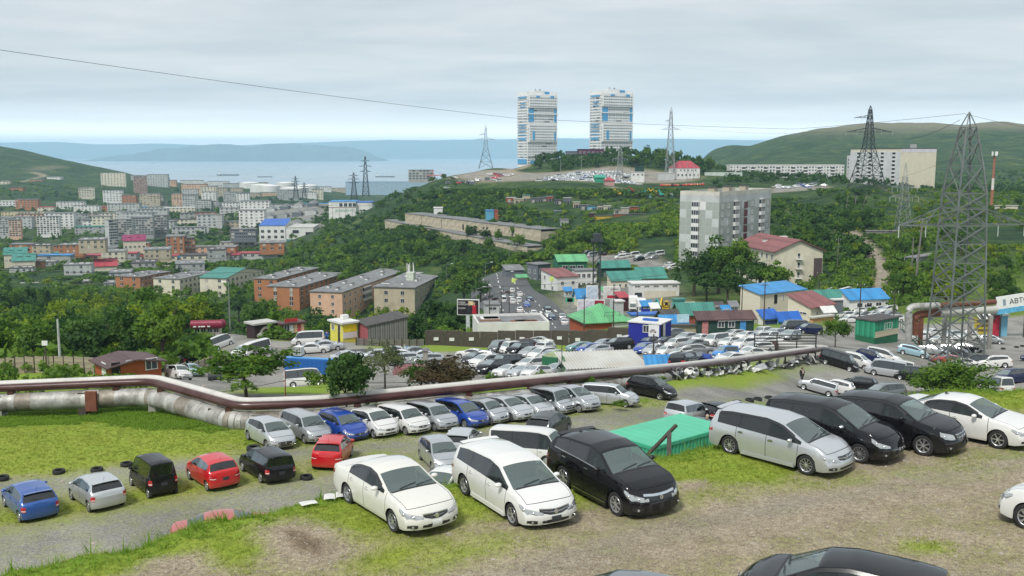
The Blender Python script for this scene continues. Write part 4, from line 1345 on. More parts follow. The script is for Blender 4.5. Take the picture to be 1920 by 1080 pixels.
# ---- upper yard
P,hd=two_wheels('saloon',(737,996),(658,943),-1)
put_car('saloon','cream white',P,hd,'white saloon with blank white plate and misted beige headlamps, nearest car on the grass',ROW1,2,extras=('visor',),front=dict(edge=.015,plate='white',grille=[(0,.50,.635),(.16,.51,.64),(.36,.56,.645),(.40,.60,.645)]))
P,hd=two_wheels('tourer',(960,982),(876,930),-1)
put_car('tourer','pearl white',P,hd,'white low minivan with roof rail and black plate holder, between white saloon and black crossover',ROW1,2,extras=('spoiler','sill'),front=dict(plate='dark',plate_z=.30,slats=True,edge=.012,grille=[(0,.50,.63),(.2,.51,.645),(.42,.56,.665),(.50,.61,.67)]))
P,hd=two_wheels('crossover',(1160,967),(1057,912),-1)
put_car('crossover','black',P,hd,'black crossover with chrome nose strip, belt line and sill trim on the near yard',ROW1,2,extras=('fin','sill','sill_chrome','belt_chrome','chrome_handle','spoiler'),rf=.30,front=dict(plate='none',bar=False,grille=[(0,.62,.74),(.25,.62,.75),(.55,.66,.77)],edge=.05,intake=[(0,.32,.56),(.4,.32,.56),(.72,.36,.52)]))
P,hd=two_wheels('lowvan',(1502,888),(1378,852),-1)
put_car('lowvan','light silver',P,hd,'silver low minivan with dark ten-spoke wheels, beside the green container',ROW2,2,extras=('spoiler','visor','sill','chrome_mirror','chrome_handle'),front=dict(plate='none',slats=True,grille=[(0,.56,.70),(.2,.56,.70),(.45,.60,.71)]))
HB=hd
P=from_wheel('minivan',pg(1612,868),HB,-1)
put_car('minivan','black',P,HB,'long black minivan with pale headlamps and empty plate frame, beside the silver minivan',ROW2,2,extras=('visor','chrome_mirror'),front=dict(plate='dark',grille=[(0,.44,.56),(.3,.45,.56),(.5,.50,.55)],lamp=[(.50,.60,.66),(.66,.60,.72),(.86,.63,.80),(1.05,.70,.88),(1.25,.80,.92)]))
P=from_wheel('crossover',pg(1731,854),HB,-1)
put_car('crossover','black',P,HB,'black crossover with grille of chrome edge and nose mirror stalk, between minivan and white saloon',ROW2,2,tag='b',extras=('visor',),front=dict(plate='none',edge=.02,grille=[(0,.58,.78),(.2,.58,.78),(.38,.66,.79)],lamp=[(.48,.66,.80),(.66,.66,.85),(.86,.70,.90),(1.05,.78,.92)]))
P=from_wheel('bigsaloon',pg(1871,841),HB,-1)
put_car('bigsaloon','pearl white',P,HB,'white saloon at the right end of the yard beside the black crossover',ROW2,2,extras=('visor','fin'),front=dict(plate='none'))
P=from_wheel('crossover',pg(1924,992),rad(128),1)
put_car('crossover','pearl white',P,rad(128),'white crossover nosing into the yard at the right edge of the frame',ROW1,2,tag='c',extras=('sill',))
put_car('tourer','black',(7.2,20.35),rad(152),'black car in the bottom foreground with chrome window line and grey sheen on its roof',ROW1,2,extras=('visor','belt_chrome','chrome_mirror'))
put_car('tourer','grey',(2.35,19.15),rad(158),'grey car of which only the roof shows at the bottom edge',ROW1,2)
# ---- lower yard, tails to the viewer
def lowrow(ty,colr,px,py,hd,label,**kw):
 P=from_wheel(ty,pg(px,py),rad(hd),1,'rear')
 put_car(ty,colr,P,rad(hd),label,ROWL,2,**kw)
lowrow('ecohatch','medium blue',39,979,131,'blue hatchback at the left edge, tail to the viewer',extras=('aerial','spoiler'),rear=dict(style='tall'),front=dict(plate='none'))
lowrow('ecohatch','light silver',169,960,131,'silver hatchback between the blue hatchback and the boxy black microvan',extras=('aerial','spoiler'),rear=dict(style='tall'),front=dict(plate='none'))
lowrow('keibox','black',280,934,129,'boxy black microvan with upright tail beside the red hatchback',extras=('aerial',),rear=dict(style='tall',plate='dark'),front=dict(plate='none'))
lowrow('townhatch','red',390,920,128,'rounded red hatchback between the two black cars',extras=('aerial',),rear=dict(plate='dark'),front=dict(plate='none'))
lowrow('boxestate','black',490,905,126,'black boxy estate with plain dark plate beside the red hatchback',rear=dict(style='tall',plate='dark'),front=dict(plate='none'))
P=pg(612,880);put_car('tallhatch','red',(P.x+.1,P.y+1.4),rad(88),'red hatchback standing alone behind the white saloon',ROWL,2,extras=('aerial','spoiler'),front=dict(plate='none'))
P=at(860,54.0);put_car('hatch','light silver',(P.x+.15,P.y+1.1),rad(80),'silver hatchback seen from behind over the white minivan roof',ROWL,2,extras=('spoiler',),front=dict(plate='none'))
P=from_wheel('van',at(1026,52.0),rad(-22),-1);put_car('van','white',P,rad(-22),'white high-roof van with blacked windows behind the black crossover',ROWL,2,privacy=True)
P=at(1030,57.5);put_car('tallhatch','dark grey',(P.x,P.y+1.0),rad(65),'dark hatchback half hidden behind the white van',ROWL,2,extras=('spoiler',),front=dict(plate='none'))
P=at(835,46.5);put_car('saloon','white',(P.x,P.y+.6),rad(-118),'white saloon down behind the bank with its windscreen showing',ROWL,2,tag='d')
P=at(815,51.5);put_car('hatch','silver',(P.x+.2,P.y+1.2),rad(-70),'silver hatchback under loose panels behind the bank',ROWL,2)
P=at(430,41.0);put_car('saloon','dull red',(P.x,P.y),rad(20),'faded red car below the grass bank, only its roof showing',ROWL,2)
# ---- row along the pipes
def piperow(ty,colr,px,py,hd,label,sg=-1,**kw):
 P=from_wheel(ty,pg(px,py),rad(hd),sg)
 kw.setdefault('front',dict(plate='none'))
 put_car(ty,colr,P,rad(hd),label,ROWP,2,**kw)
piperow('smallhatch','light silver',501,842,-50,'silver hatchback with black grille at the left end of the pipe row',front=dict(plate='none',bar=False,grille=[(0,.40,.56),(.25,.40,.56),(.46,.44,.54)]))
piperow('boxestate','silver',572,832,-50,'silver boxy estate between silver hatchback and blue hatchback by the pipe',front=dict(plate='none',grille=[(0,.52,.60),(.3,.52,.60),(.5,.54,.60)]))
piperow('hatch','blue',641,828,-49,'bright blue hatchback with dark roof in front of the tall tree',extras=('spoiler',))
piperow('townhatch','white',702,822,-49,'white rounded hatchback just right of the blue hatchback')
piperow('boxestate','white',762,816,-48,'white boxy estate with dark side windows in the pipe row')
piperow('boxestate','silver',815,809,-48,'silver boxy estate between white estate and blue estate',front=dict(plate='none',grille=[(0,.52,.60),(.3,.52,.60),(.5,.54,.60)]))
piperow('shuttle','blue',872,803,-47,'blue long-roof hatchback in the middle of the pipe row')
piperow('kei','silver',921,798,-47,'small silver hatchback just right of the blue long-roof car')
piperow('estate','light silver',958,791,-47,'silver estate with wide black grille in the pipe row',extras=('spoiler',))
piperow('ecohatch','light silver',1000,785,-47,'pale silver wedge hatchback beside the silver estate')
piperow('tallbox','silver',1044,780,-47,'tall silver compact van with big dark grille in the pipe row',front=dict(plate='none',grille=[(0,.46,.68),(.3,.46,.68),(.5,.5,.66)]))
piperow('compactvan','silver',1087,774,-47,'silver compact minivan at the right end of the slanted row')
piperow('boxestate','light silver',1172,764,-22,'silver boxy estate standing side-on past the end of the row')
piperow('tallhatch','black',1237,750,-38,'black tall hatchback alone on the gravel below the pipe')
P=at(1268,63);put_car('boxestate','light silver',(P.x+.9,P.y+.8),rad(52),'silver boxy estate seen from behind the green container','cars behind the green container',2,rear=dict(style='tall'),front=dict(plate='none'))
P=at(1332,64.5);put_car('ecohatch','black',(P.x+.8,P.y+.6),rad(40),'black hatchback touching the person in the red top','cars behind the green container',2,extras=('spoiler',),front=dict(plate='none'))
P=at(1250,57.5);put_car('boxestate','dark grey',(P.x+.6,P.y-.2),rad(195),'low dark estate just above the green container roof','cars behind the green container',2,front=dict(plate='none'))
# ---- the lots further off: rows of cars, detail 1
def row(rows,desc,group,default_hd,sg=1):
 rows=sorted(rows,key=lambda r:r[2])
 n=len(rows)
 for i,r in enumerate(rows):
  ty,colr,px,py=r[:4]
  hd=rad(r[4]if len(r)>4 else default_hd)
  s=r[5]if len(r)>5 else sg
  P=from_wheel(ty,pg(px,py),hd,s)
  put_car(ty,colr,P,hd,'%s %s, %s from the left %s'%(colr,TY[ty][8],ORD[i],desc),group,1)
T=228
row([('tallbox','grey',933,662),('keibox','white',951,665),('offroader','black',970,669),('ecohatch','silver',991,672),('lowvan','white',1011,676),('hatch','light silver',1031,679)],'in the near row before the dark wall','near row before the dark wall',T)
row([('estate','dark grey',955,647),('boxestate','white',975,650),('shuttle','burgundy',1010,655,-20,-1),('hatch','white',1026,648,-25,-1),('pickup','white',1050,647,165),('ecohatch','white',1040,657,60,-1),('estate','teal',1076,661,200),('hatch','blue',1096,665,210),('ecohatch','light silver',1112,667,210)],'in the back row along the dark wall','back row along the dark wall',T)
row([('saloon','white',862,672,160),('saloon','light silver',884,676,165),('hatch','dark grey',886,684),('minivan','white',903,692),('minivan','black',918,703),('familyvan','black',941,694),('lowvan','white',990,696),('saloon','white',949,709),('saloon','light silver',976,711),('hatch','white',1002,712),('shuttle','light silver',1040,708)],'among the cars behind the round bushes','cars behind the round bushes',T)
row([('estate','silver',1128,655,222),('offroader','black',1148,658,205),('hatch','blue',1208,664),('hatch','light silver',1226,667),('kei','white',1248,670),('ecohatch','white',1273,673,205),('crossover','grey',1333,667,-8,-1)],'in the front row by the blue roof sheet','front row by the blue roof sheet',T)
row([('crossover','burgundy',1158,634,60,-1),('hatch','silver',1178,641,60,-1),('crossover','white',1196,646,55,-1),('estate','navy blue',1215,652,225),('saloon','dark grey',1243,651,215),('boxestate','white',1263,655,215),('saloon','grey',1293,657,210)],'in the row below the blue cabin','row below the blue cabin',T)
row([('crossover','grey',1254,637,215),('hatch','light silver',1283,643,218),('kei','white',1310,646,220),('familyvan','white',1340,650,222),('ecohatch','white',1367,652,222),('tallhatch','white',1393,656,215),('saloon','white',1424,651,190),('hatch','white',1441,640,220)],'in the white row right of the blue cabin','white row right of the blue cabin',T)
row([('saloon','white',1281,625,215),('tourer','white',1312,631,200),('hatch','white',1342,630,215),('estate','white',1372,636,215),('hatch','pearl white',1396,640,215),('ecohatch','white',1418,641,210)],'in the back white row','back white row',T)
row([('boxestate','white',1430,631),('tourer','light silver',1453,635),('tourer','silver',1482,638),('van','dark grey',1478,622,190),('minivan','navy blue',1505,626,195)],'in the group before the turquoise office','group before the turquoise office',T)
row([('saloon','blue',1280,686,200),('crossover','black',1306,688,60,-1),('boxestate','black',1325,682,60,-1),('jeep','bright blue',1352,676,210),('hatch','white',1362,686,205),('saloon','white',1398,674,205),('estate','white',1412,664,205)],'in the cluster above the pipe','cluster above the pipe',T)
row([('familyvan','black',1592,696,-33,-1),('tallhatch','white',1620,693,-36,-1),('hatch','navy blue',1647,684,-36,-1),('lowvan','white',1675,683,-33,-1),('estate','light blue',1729,672,-24,-1),('saloon','light silver',1768,669,-30,-1),('estate','grey',1803,666,-30,-1),('bigsaloon','black',1830,662,-28,-1),('ecohatch','light silver',1874,645,-22,-1)],'in the slanted row before the steel pylon','slanted row before the pylon',-33)
def tail(ty,colr,px,py,hd,label,sg=1):
 P=from_wheel(ty,pg(px,py)if py>300 else at(px,py),rad(hd),sg,'rear')
 put_car(ty,colr,P,rad(hd),label,'cars around the steel pylon',1)
tail('boxestate','silver',1552,99,157,'beige-silver boxy estate with its tail to the man in black',1)
tail('hatch','white',1587,101,150,'white hatchback just right of the silver estate near the man',1)
tail('ecohatch','black',1632,104,152,'black hatchback with roof spoiler above the black minivan roof',1)
tail('van','light silver',1681,112,160,'pale silver van below the white minivan in the right lot',1)
tail('keibox','white',1706,114,155,'small white microvan left of the round green bush',1)
tail('tallbox','black',1730,110,150,'black car half behind the round green bush',1)
tail('crossover','white',1885,690,166,'white crossover in front of the pylon foot, nose to the left',1)
tail('familyvan','black',1845,691,160,'black tall van with its tail right of the pylon legs',1)
tail('saloon','white',1826,692,165,'white saloon with red lamps between the pylon legs',1)
tail('saloon','dull red',1798,688,165,'rusty red saloon body behind the pylon legs',1)
tail('van','white',1868,100,95,'white van tail beside the round green bush',1)
P=from_wheel('minivan',at(1645,96),rad(200),1);put_car('minivan','grey',P,rad(200),'grey minivan pointing left behind the black minivans','cars around the steel pylon',1)
P=from_wheel('minivan',at(1890,112),rad(205),1);put_car('minivan','navy blue',P,rad(205),'dark navy minivan at the right edge pointing left','cars around the steel pylon',1)
P=from_wheel('saloon',at(1885,88),rad(200),1);put_car('saloon','light silver',P,rad(200),'silver saloon at the right edge above the white saloon','cars around the steel pylon',1)
P=from_wheel('saloon',at(1940,150),rad(180),1);put_car('saloon','navy blue',P,rad(180),'dark blue saloon cut by the right edge of the frame','cars around the steel pylon',1)
P=from_wheel('crossover',pg(1915,683),rad(166),1);put_car('estate','navy blue',(P[0]+2.5,P[1]+3),rad(166),'dark blue estate behind the white crossover','cars around the steel pylon',1)
P=at(1610,92);put_car('saloon','white',(P.x,P.y),rad(-150),'white saloon roof showing behind the black crossover','cars around the steel pylon',1)
row([('hatch','white',1715,640,200),('saloon','white',1740,632,200),('estate','white',1755,646,195),('hatch','light silver',1780,636,200),('saloon','white',1805,640,195),('lowvan','white',1825,630,190)],'under the raised white pipe','cars under the raised pipe',200)
rw=[]
for k,(y,a,b,n)in enumerate([(588,1588,1660,5),(597,1580,1664,6),(606,1586,1668,6)]):
 for i in range(n):
  rw.append((R.choice(['saloon','hatch','estate','lowvan']),R.choice(['white','white','white','light silver','grey']),a+(b-a)*i/(n-1),y+R.uniform(-1,1),200))
row(rw,'in the lot beside the long blue roof','lot beside the long blue roof',200)
row([('hatch','white',1556,551),('saloon','burgundy',1566,554),('van','white',1578,556),('saloon','white',1588,553),('hatch','light silver',1570,562),('boxestate','white',1584,564)],'beside the pale house gable','cars beside the pale house',200)
P=from_wheel('van',pg(471,671),rad(232),1);put_car('van','white',P,rad(232),'white high-roof van beside the blue container','cars by the kiosks',2)
P=from_wheel('tallhatch',pg(452,672),rad(232),1);put_car('tallhatch','white',P,rad(232),'white hatchback left of the white high-roof van','cars by the kiosks',1)
P=from_wheel('van',pg(560,648),rad(190),1);put_car('van','white',P,rad(190),'white van side-on below the painted kiosk','cars by the kiosks',1)
P=pg(588,661);put_car('saloon','white',P,rad(10),'white saloon with its roof above the dark shed','cars by the kiosks',1)
P=pg(614,656);put_car('saloon','light silver',P,rad(15),'pale saloon right of the white saloon near the kiosks','cars by the kiosks',1)
P=from_wheel('townhatch',pg(331,711),rad(-48),-1);put_car('townhatch','white',P,rad(-48),'white hatchback parked against the orange shed','cars beside the orange shed',2)
P=from_wheel('hatch',pg(356,706),rad(-45),-1);put_car('hatch','light blue',P,rad(-45),'pale blue hatchback right of the white one by the orange shed','cars beside the orange shed',2)
P=pg(415,652);put_car('van','white',P,rad(60),'white van on the road below the maroon kiosk','cars by the kiosks',1)
P=pg(408,658);put_car('hatch','black',(P.x-3,P.y-3),rad(70),'dark hatchback beside the white van on the side road','cars by the kiosks',1)
P=at(573,104);put_car('van','white',P,rad(12),'white van half hidden by the tall dark tree','cars by the kiosks',1)
rw=[]
for i in range(9):
 rw.append((R.choice(['saloon','hatch','estate']),R.choice(['white','light silver','silver','grey']),672+i*14,672+(i%3)*7,R.choice([20,200,190])))
row(rw,'behind the pale straggling bush','cars behind the straggling bush',200)
def tangent(Y):
 for i in range(len(ROAD)-1):
  if ROAD[i].y<=Y<=ROAD[i+1].y:break
 d=ROAD[i+1]-ROAD[i]
 return math.atan2(d.y,d.x)
ROADC=[('saloon','white',974,555,1),('saloon','navy blue',993,564,0),('boxestate','blue',988,575,0),('saloon','light silver',958,560,1),('hatch','white',961,569,1),('saloon','white',974,585,1),('estate','white',1000,591,1),('offroader','black',1027,585,0),('hatch','white',1028,594,0),('saloon','navy blue',1035,599,0),('estate','silver',1012,603,1),('saloon','light silver',1054,598,1),('saloon','white',1058,608,1),('van','white',944,566,1),('saloon','black',928,562,1),('hatch','white',917,541,1),('boxestate','white',972,566,1),('saloon','dark grey',948,549,1),('hatch','white',960,548,1)]
for i,(ty,c,px,py,away)in enumerate(sorted(ROADC,key=lambda r:-r[3])):
 P=pg(px,py);h=tangent(P.y)+(0 if away else math.pi)
 put_car(ty,c,P,h,'%s %s on the road, %s counting up from the wall'%(c,TY[ty][8],ORD[i]),'traffic on the road',1,name='car',tilt=False)
rw=[]
for px,py in[(1100,476),(1107,482),(1128,470),(1138,472),(1124,478),(1160,478),(1168,484),(1158,486),(1186,482),(1198,484),(1206,488),(1214,482),(1224,486),(1232,480),(1194,490),(1246,500),(1256,506),(1240,508),(1262,502)]:
 rw.append((R.choice(['saloon','hatch','estate','minivan','van']),R.choice(['white','white','white','silver','black']),px,py,R.choice([200,210,110])))
row(rw,'in the lot left of the grey tower block','lot left of the grey block',200)
def far_mesh(ty,colr):
 key='far'+ty+colr
 if key in _T:return _T[key]
 t=car_t(ty,colr,0,tag='far')
 m2=MB()
 for nm,me_,par,loc,rot,sc,lb in t.rows:
  Mx=(Matrix.Translation(loc)if loc else Matrix())@(Matrix.Rotation(rot[2],4,'Z')if rot else Matrix())
  for p in me_.polygons:m2.face([Mx@me_.vertices[v].co for v in p.vertices],me_.materials[p.material_index],True)
 _T[key]=m2.mesh('parked_car',40)
 return _T[key]
def far_car(ty,colr,x,y,hd,label,group,name='parked_car',cat='car'):
 o=obj(name,far_mesh(ty,colr),label=label,category=cat,group=group)
 o.matrix_world=car_matrix(x,y,hd,tilt=False)
 NCAR[0]+=1
hill=[]
for k,Yr in enumerate(np.linspace(662,752,11)):
 a=1010+k*6 if k<6 else 1000+k*8
 b=1200-k*9 if k<6 else 1260-k*10
 x=(a-960)/FPX*Yr
 while x<(b-960)/FPX*Yr:
  hill.append((x,Yr+R.uniform(-.5,.5),k));x+=2.5 if k%3 else 4.8
stuff=MB()
for x,y,k in hill:
 colr=R.choice(['white']*7+['light silver']*3+['silver','grey','black','blue'])
 ty=R.choice(['saloon','hatch','lowvan','van','estate','crossover'])
 hd=rad(-90+R.uniform(-6,6))if k%3 else rad(R.uniform(-8,8))
 if k==0:far_car(ty,colr,x,y,hd,'%s car in the front rank of the packed hilltop lot below the towers'%colr,'front rank of the hilltop lot')
 else:
  me_=far_mesh(ty,colr);Mx=car_matrix(x,y,hd,tilt=False);n0=len(stuff.v)
  stuff.v+=[tuple(Mx@v.co)for v in me_.vertices];mi_=[stuff.mi(m)for m in me_.materials]
  for p in me_.polygons:stuff.f.append([n0+v for v in p.vertices]);stuff.m.append(mi_[p.material_index])
o=obj('parked_cars',stuff.mesh('parked_cars',40),kind='stuff')
for i in range(22):
 px=R.uniform(838,960);Yr=R.uniform(690,735)
 P=at(px,Yr)
 colr=R.choice(['white','white','light silver','grey','black','red'])
 far_car(R.choice(['van','saloon','estate','offroader']),colr,P.x,P.y,rad(R.uniform(-30,30)),'%s vehicle at the left end of the hilltop, above the wooded slope'%colr,'vehicles at the left end of the hilltop')
for i in range(14):
 P=at(1455+R.uniform(0,90),R.uniform(590,620))
 colr=R.choice(['white','white','light silver','blue'])
 far_car(R.choice(['saloon','van','estate']),colr,P.x,P.y,rad(R.uniform(150,220)),'%s vehicle behind the blue fence on the right hillside'%colr,'vehicles behind the blue fence')
print('cars',NCAR[0])
# ---------------------------------------------------------------- buildings
def wallm(name,col,var=.10,g=.3,scale=.25,rough=.85):
 return mat('wall_'+name,col,rough,var=var,scale=scale,grime=(col[0]*.5,col[1]*.48,col[2]*.44,g),gscale=.35)
W_WHITE=wallm('white',(.68,.68,.66));W_CREAM=wallm('cream',(.62,.58,.46));W_PEACH=wallm('peach',(.62,.40,.27));W_TAN=wallm('tan',(.46,.40,.29),g=.5)
W_GREY=wallm('grey',(.34,.355,.35));W_LG=wallm('light_grey',(.46,.48,.47));W_ORANGE=wallm('orange_brick',(.38,.165,.075));W_BRICK=wallm('red_brick',(.30,.085,.045))
W_GREEN=wallm('green',(.015,.13,.06));W_DGREEN=wallm('dark_green',(.018,.055,.042));W_BLUE=wallm('cobalt',(.012,.020,.28));W_SLATE=wallm('slate',(.13,.145,.165));W_MAROON=wallm('maroon',(.06,.014,.022))
W_YELLOW=wallm('yellow',(.66,.62,.10));W_CONC=wallm('old_concrete',(.46,.405,.30),var=.22,g=.75,scale=.5);W_PURPLE=wallm('plum',(.085,.012,.045));W_ORSHED=wallm('rust_orange',(.36,.085,.028))
R_GREY=mat('roof_felt',(.20,.205,.21),.9,var=.25,scale=.3,grime=(.09,.09,.09,.6));R_DARK=mat('roof_dark',(.075,.07,.07),.9,var=.3)
R_BLUE=mat('roof_blue',(.035,.25,.56),.5,var=.10,scale=.6,grime=(.10,.22,.36,.4));R_BLUE2=mat('roof_cobalt',(.02,.12,.48),.5,var=.1)
R_GREEN=mat('roof_green',(.13,.42,.19),.55,var=.10,scale=.5,grime=(.10,.25,.12,.5));R_TEAL=mat('roof_teal',(.055,.23,.19),.55,var=.12,scale=.5)
R_RED=mat('roof_red',(.40,.055,.075),.6,var=.12);R_PINK=mat('roof_dusty_red',(.255,.095,.095),.65,var=.12,grime=(.14,.06,.06,.5));R_MAROON=mat('roof_brown',(.10,.055,.055),.6,var=.2)
R_WHITE=mat('roof_white',(.62,.62,.60),.6,var=.1);R_CORR=mat('roof_corrugated',(.48,.48,.45),.6,var=.12,scale=.8,grime=(.30,.26,.20,.5))
FRAME=mat('window_frame_white',(.72,.72,.70),.5,var=.05);DARKIN=mat('dark_opening',(.012,.012,.012),.9);CURT=mat('window_curtain',(.36,.34,.30),.8,var=.5,scale=.3)
def window_unit(w,h,mullions=1,curtain=False):
 key=('win',round(w,2),round(h,2),mullions,curtain)
 if key in _T:return _T[key]
 f,g=MB(),MB()
 t=.07
 for x,z,a,b in((0,h/2-t/2,w,t),(0,-h/2+t/2,w+.1,t),(-w/2+t/2,0,t,h-2*t),(w/2-t/2,0,t,h-2*t)):
  f.box((x,-.03,z),(a,.09,b),FRAME)
 for k in range(mullions):
  x=-w/2+w*(k+1)/(mullions+1);f.box((x,-.025,0),(.06,.07,h-2*t),FRAME)
 g.box((0,.0,0),(w-2*t+.01,.03,h-2*t+.01),WGLASS)
 _T[key]=(f.mesh('window'),g.mesh('pane'))
 return _T[key]
def letters(text,size,m,parent,loc,space=1.0):
 tx=bpy.data.curves.new('lettering','FONT');tx.body=text;tx.size=size;tx.extrude=.02;tx.space_line=space
 t=bpy.data.objects.new('lettering',tx);COL.objects.link(t);bpy.context.view_layer.update()
 me=bpy.data.meshes.new_from_object(t.evaluated_get(bpy.context.evaluated_depsgraph_get()));me.name='lettering'
 bpy.data.objects.remove(t);bpy.data.curves.remove(tx)
 me.materials.clear();me.materials.append(m)
 return obj('lettering',me,parent,loc,(math.pi/2,0,0))
FOOT=[]
class Bld:
 """a building standing on the ground: origin at its near lower corner, local x along the right face, y along the left face"""
 def __init__(s,name,label,cat,pxL,pxC,pxR,ytop,ybase,Y,psi,wall,group=None,lenL=None,lenR=None,base=None,deep=3.0,wallname='wall'):
  psi=rad(psi)
  C_=pt(pxC,ybase,Y);T_=pt(pxC,ytop,Y)
  uL,uR=(pxL-960)/FPX,(pxR-960)/FPX
  k=(_cp-(C_.z-EYE)/Y*_sp)
  uL,uR=uL*k,uR*k
  e1=(math.cos(psi),math.sin(psi));e2=(-math.sin(psi),math.cos(psi))
  def solve(u,e):
   d=e[0]-u*e[1]
   return(u*C_.y-C_.x)/d if abs(d)>1e-3 else 10
  s.Lx=lenR or min(130,max(.8,abs(solve(uR,e1))))
  s.Ly=lenL or min(max(.8,abs(solve(uL,e2))),1e3 if psi>rad(45)else(13 if ybase-ytop<.018*Y else 20),1e3 if psi>rad(45)else max(3.5,s.Lx*1.5))
  s.h=T_.z-C_.z
  s.root=thing(name,label,cat,C_,psi,group)
  s.wall=wall;FOOT.append((C_.x,C_.y,psi,s.Lx,s.Ly,pxL,pxR,ytop,ybase,Y))
  w=MB();w.box((s.Lx/2,s.Ly/2,s.h/2-deep/2),(s.Lx,s.Ly,s.h+deep),wall)
  s.w=obj(wallname,w,s.root)
  s.many=None
 def local(s,face,u,z,out=0.0):
  if face=='R':return(u,-out,z),0.0
  if face=='L':return(-out,s.Ly-u,z),-math.pi/2
  if face=='B':return(s.Lx+out,u,z),math.pi/2
 def wlen(s,face):return s.Lx if face=='R' else s.Ly
 def part(s,name,mb,**kw):return obj(name,mb,s.root,**kw)
 def flat_roof(s,m=None,over=.3,th=.28,name='roof'):
  r=MB();r.box((s.Lx/2,s.Ly/2,s.h+th/2),(s.Lx+2*over,s.Ly+2*over,th),m or R_GREY)
  return s.part(name,r)
 def parapet(s,m=None,hgt=.5,t=.25):
  r=MB();m=m or s.wall
  for c,d in(((s.Lx/2,t/2),(s.Lx,t)),((s.Lx/2,s.Ly-t/2),(s.Lx,t)),((t/2,s.Ly/2),(t,s.Ly-2*t)),((s.Lx-t/2,s.Ly/2),(t,s.Ly-2*t))):
   r.box((c[0],c[1],s.h+hgt/2),(d[0],d[1],hgt),m)
  r.box((s.Lx/2,s.Ly/2,s.h+.05),(s.Lx-2*t,s.Ly-2*t,.1),R_GREY)
  return s.part('roof',r)
 def gable(s,m,rise,axis='x',over=.5,th=.15,gm=None):
  r=MB();G=[];o=over;h=s.h
  if axis=='x':
   A=[(-o,-o,h-.05),(s.Lx+o,-o,h-.05),(s.Lx+o,s.Ly/2,h+rise),(-o,s.Ly/2,h+rise)]
   B=[(s.Lx+o,s.Ly+o,h-.05),(-o,s.Ly+o,h-.05),(-o,s.Ly/2,h+rise),(s.Lx+o,s.Ly/2,h+rise)]
   for x in(0.02,s.Lx-.02):G.append([(x,0,h),(x,s.Ly,h),(x,s.Ly/2,h+rise-.05)])
  else:
   A=[(-o,s.Ly+o,h-.05),(-o,-o,h-.05),(s.Lx/2,-o,h+rise),(s.Lx/2,s.Ly+o,h+rise)]
   B=[(s.Lx+o,-o,h-.05),(s.Lx+o,s.Ly+o,h-.05),(s.Lx/2,s.Ly+o,h+rise),(s.Lx/2,-o,h+rise)]
   for y in(0.02,s.Ly-.02):G.append([(0,y,h),(s.Lx,y,h),(s.Lx/2,y,h+rise-.05)])
  for P in(A,B):
   up=[Vector(p)+Vector((0,0,th))for p in P]
   r.face(up,m);r.face([Vector(p)for p in reversed(P)],m)
   for i in range(4):
    j=(i+1)%4
    r.face([Vector(P[i]),Vector(P[j]),up[j],up[i]],m)
  for f in G:
   g=MB();g.face(f,gm or s.wall);s.part('gable_wall',g)
  return s.part('roof',r)
 def hip(s,m,rise,over=.6,inset=None):
  r=MB();o=over;h=s.h-.05
  P=[Vector((-o,-o,h)),Vector((s.Lx+o,-o,h)),Vector((s.Lx+o,s.Ly+o,h)),Vector((-o,s.Ly+o,h))]
  if s.Lx>s.Ly:i=inset or s.Ly/2;Q=[Vector((i,s.Ly/2,h+rise)),Vector((s.Lx-i,s.Ly/2,h+rise))];F=[(P[0],P[1],Q[1],Q[0]),(P[1],P[2],Q[1]),(P[2],P[3],Q[0],Q[1]),(P[3],P[0],Q[0])]
  else:i=inset or s.Lx/2;Q=[Vector((s.Lx/2,i,h+rise)),Vector((s.Lx/2,s.Ly-i,h+rise))];F=[(P[0],P[1],Q[0]),(P[1],P[2],Q[1],Q[0]),(P[2],P[3],Q[1]),(P[3],P[0],Q[0],Q[1])]
  for f in F:r.face(f,m)
  r.face(list(reversed(P)),m)
  r.box((s.Lx/2,s.Ly/2,h-.08),(s.Lx+2*o-.02,s.Ly+2*o-.02,.14),m)
  return s.part('roof',r)
 def shed(s,m,rise,to='y',over=.4,th=.16):
  """single-pitch roof; high side at the far end of local y (or x)"""
  r=MB();g=MB();o=over;h=s.h
  if to=='y':z=lambda x,y:h+rise*(y/s.Ly)
  elif to=='-y':z=lambda x,y:h+rise*(1-y/s.Ly)
  elif to=='x':z=lambda x,y:h+rise*(x/s.Lx)
  else:z=lambda x,y:h+rise*(1-x/s.Lx)
  P=[Vector((x,y,z(x,y)))for x,y in((-o,-o),(s.Lx+o,-o),(s.Lx+o,s.Ly+o),(-o,s.Ly+o))]
  U=[p+Vector((0,0,th))for p in P]
  r.face(U,m);r.face(list(reversed(P)),m)
  for i in range(4):r.face([P[i],P[(i+1)%4],U[(i+1)%4],U[i]],m)
  cor=[(0.01,0.01),(s.Lx-.01,.01),(s.Lx-.01,s.Ly-.01),(.01,s.Ly-.01)]
  for i in range(4):
   a,b=cor[i],cor[(i+1)%4]
   g.face([(a[0],a[1],h-.02),(b[0],b[1],h-.02),(b[0],b[1],z(*b)),(a[0],a[1],z(*a))],s.wall)
  s.part('upper_wall',g)
  return s.part('roof',r)
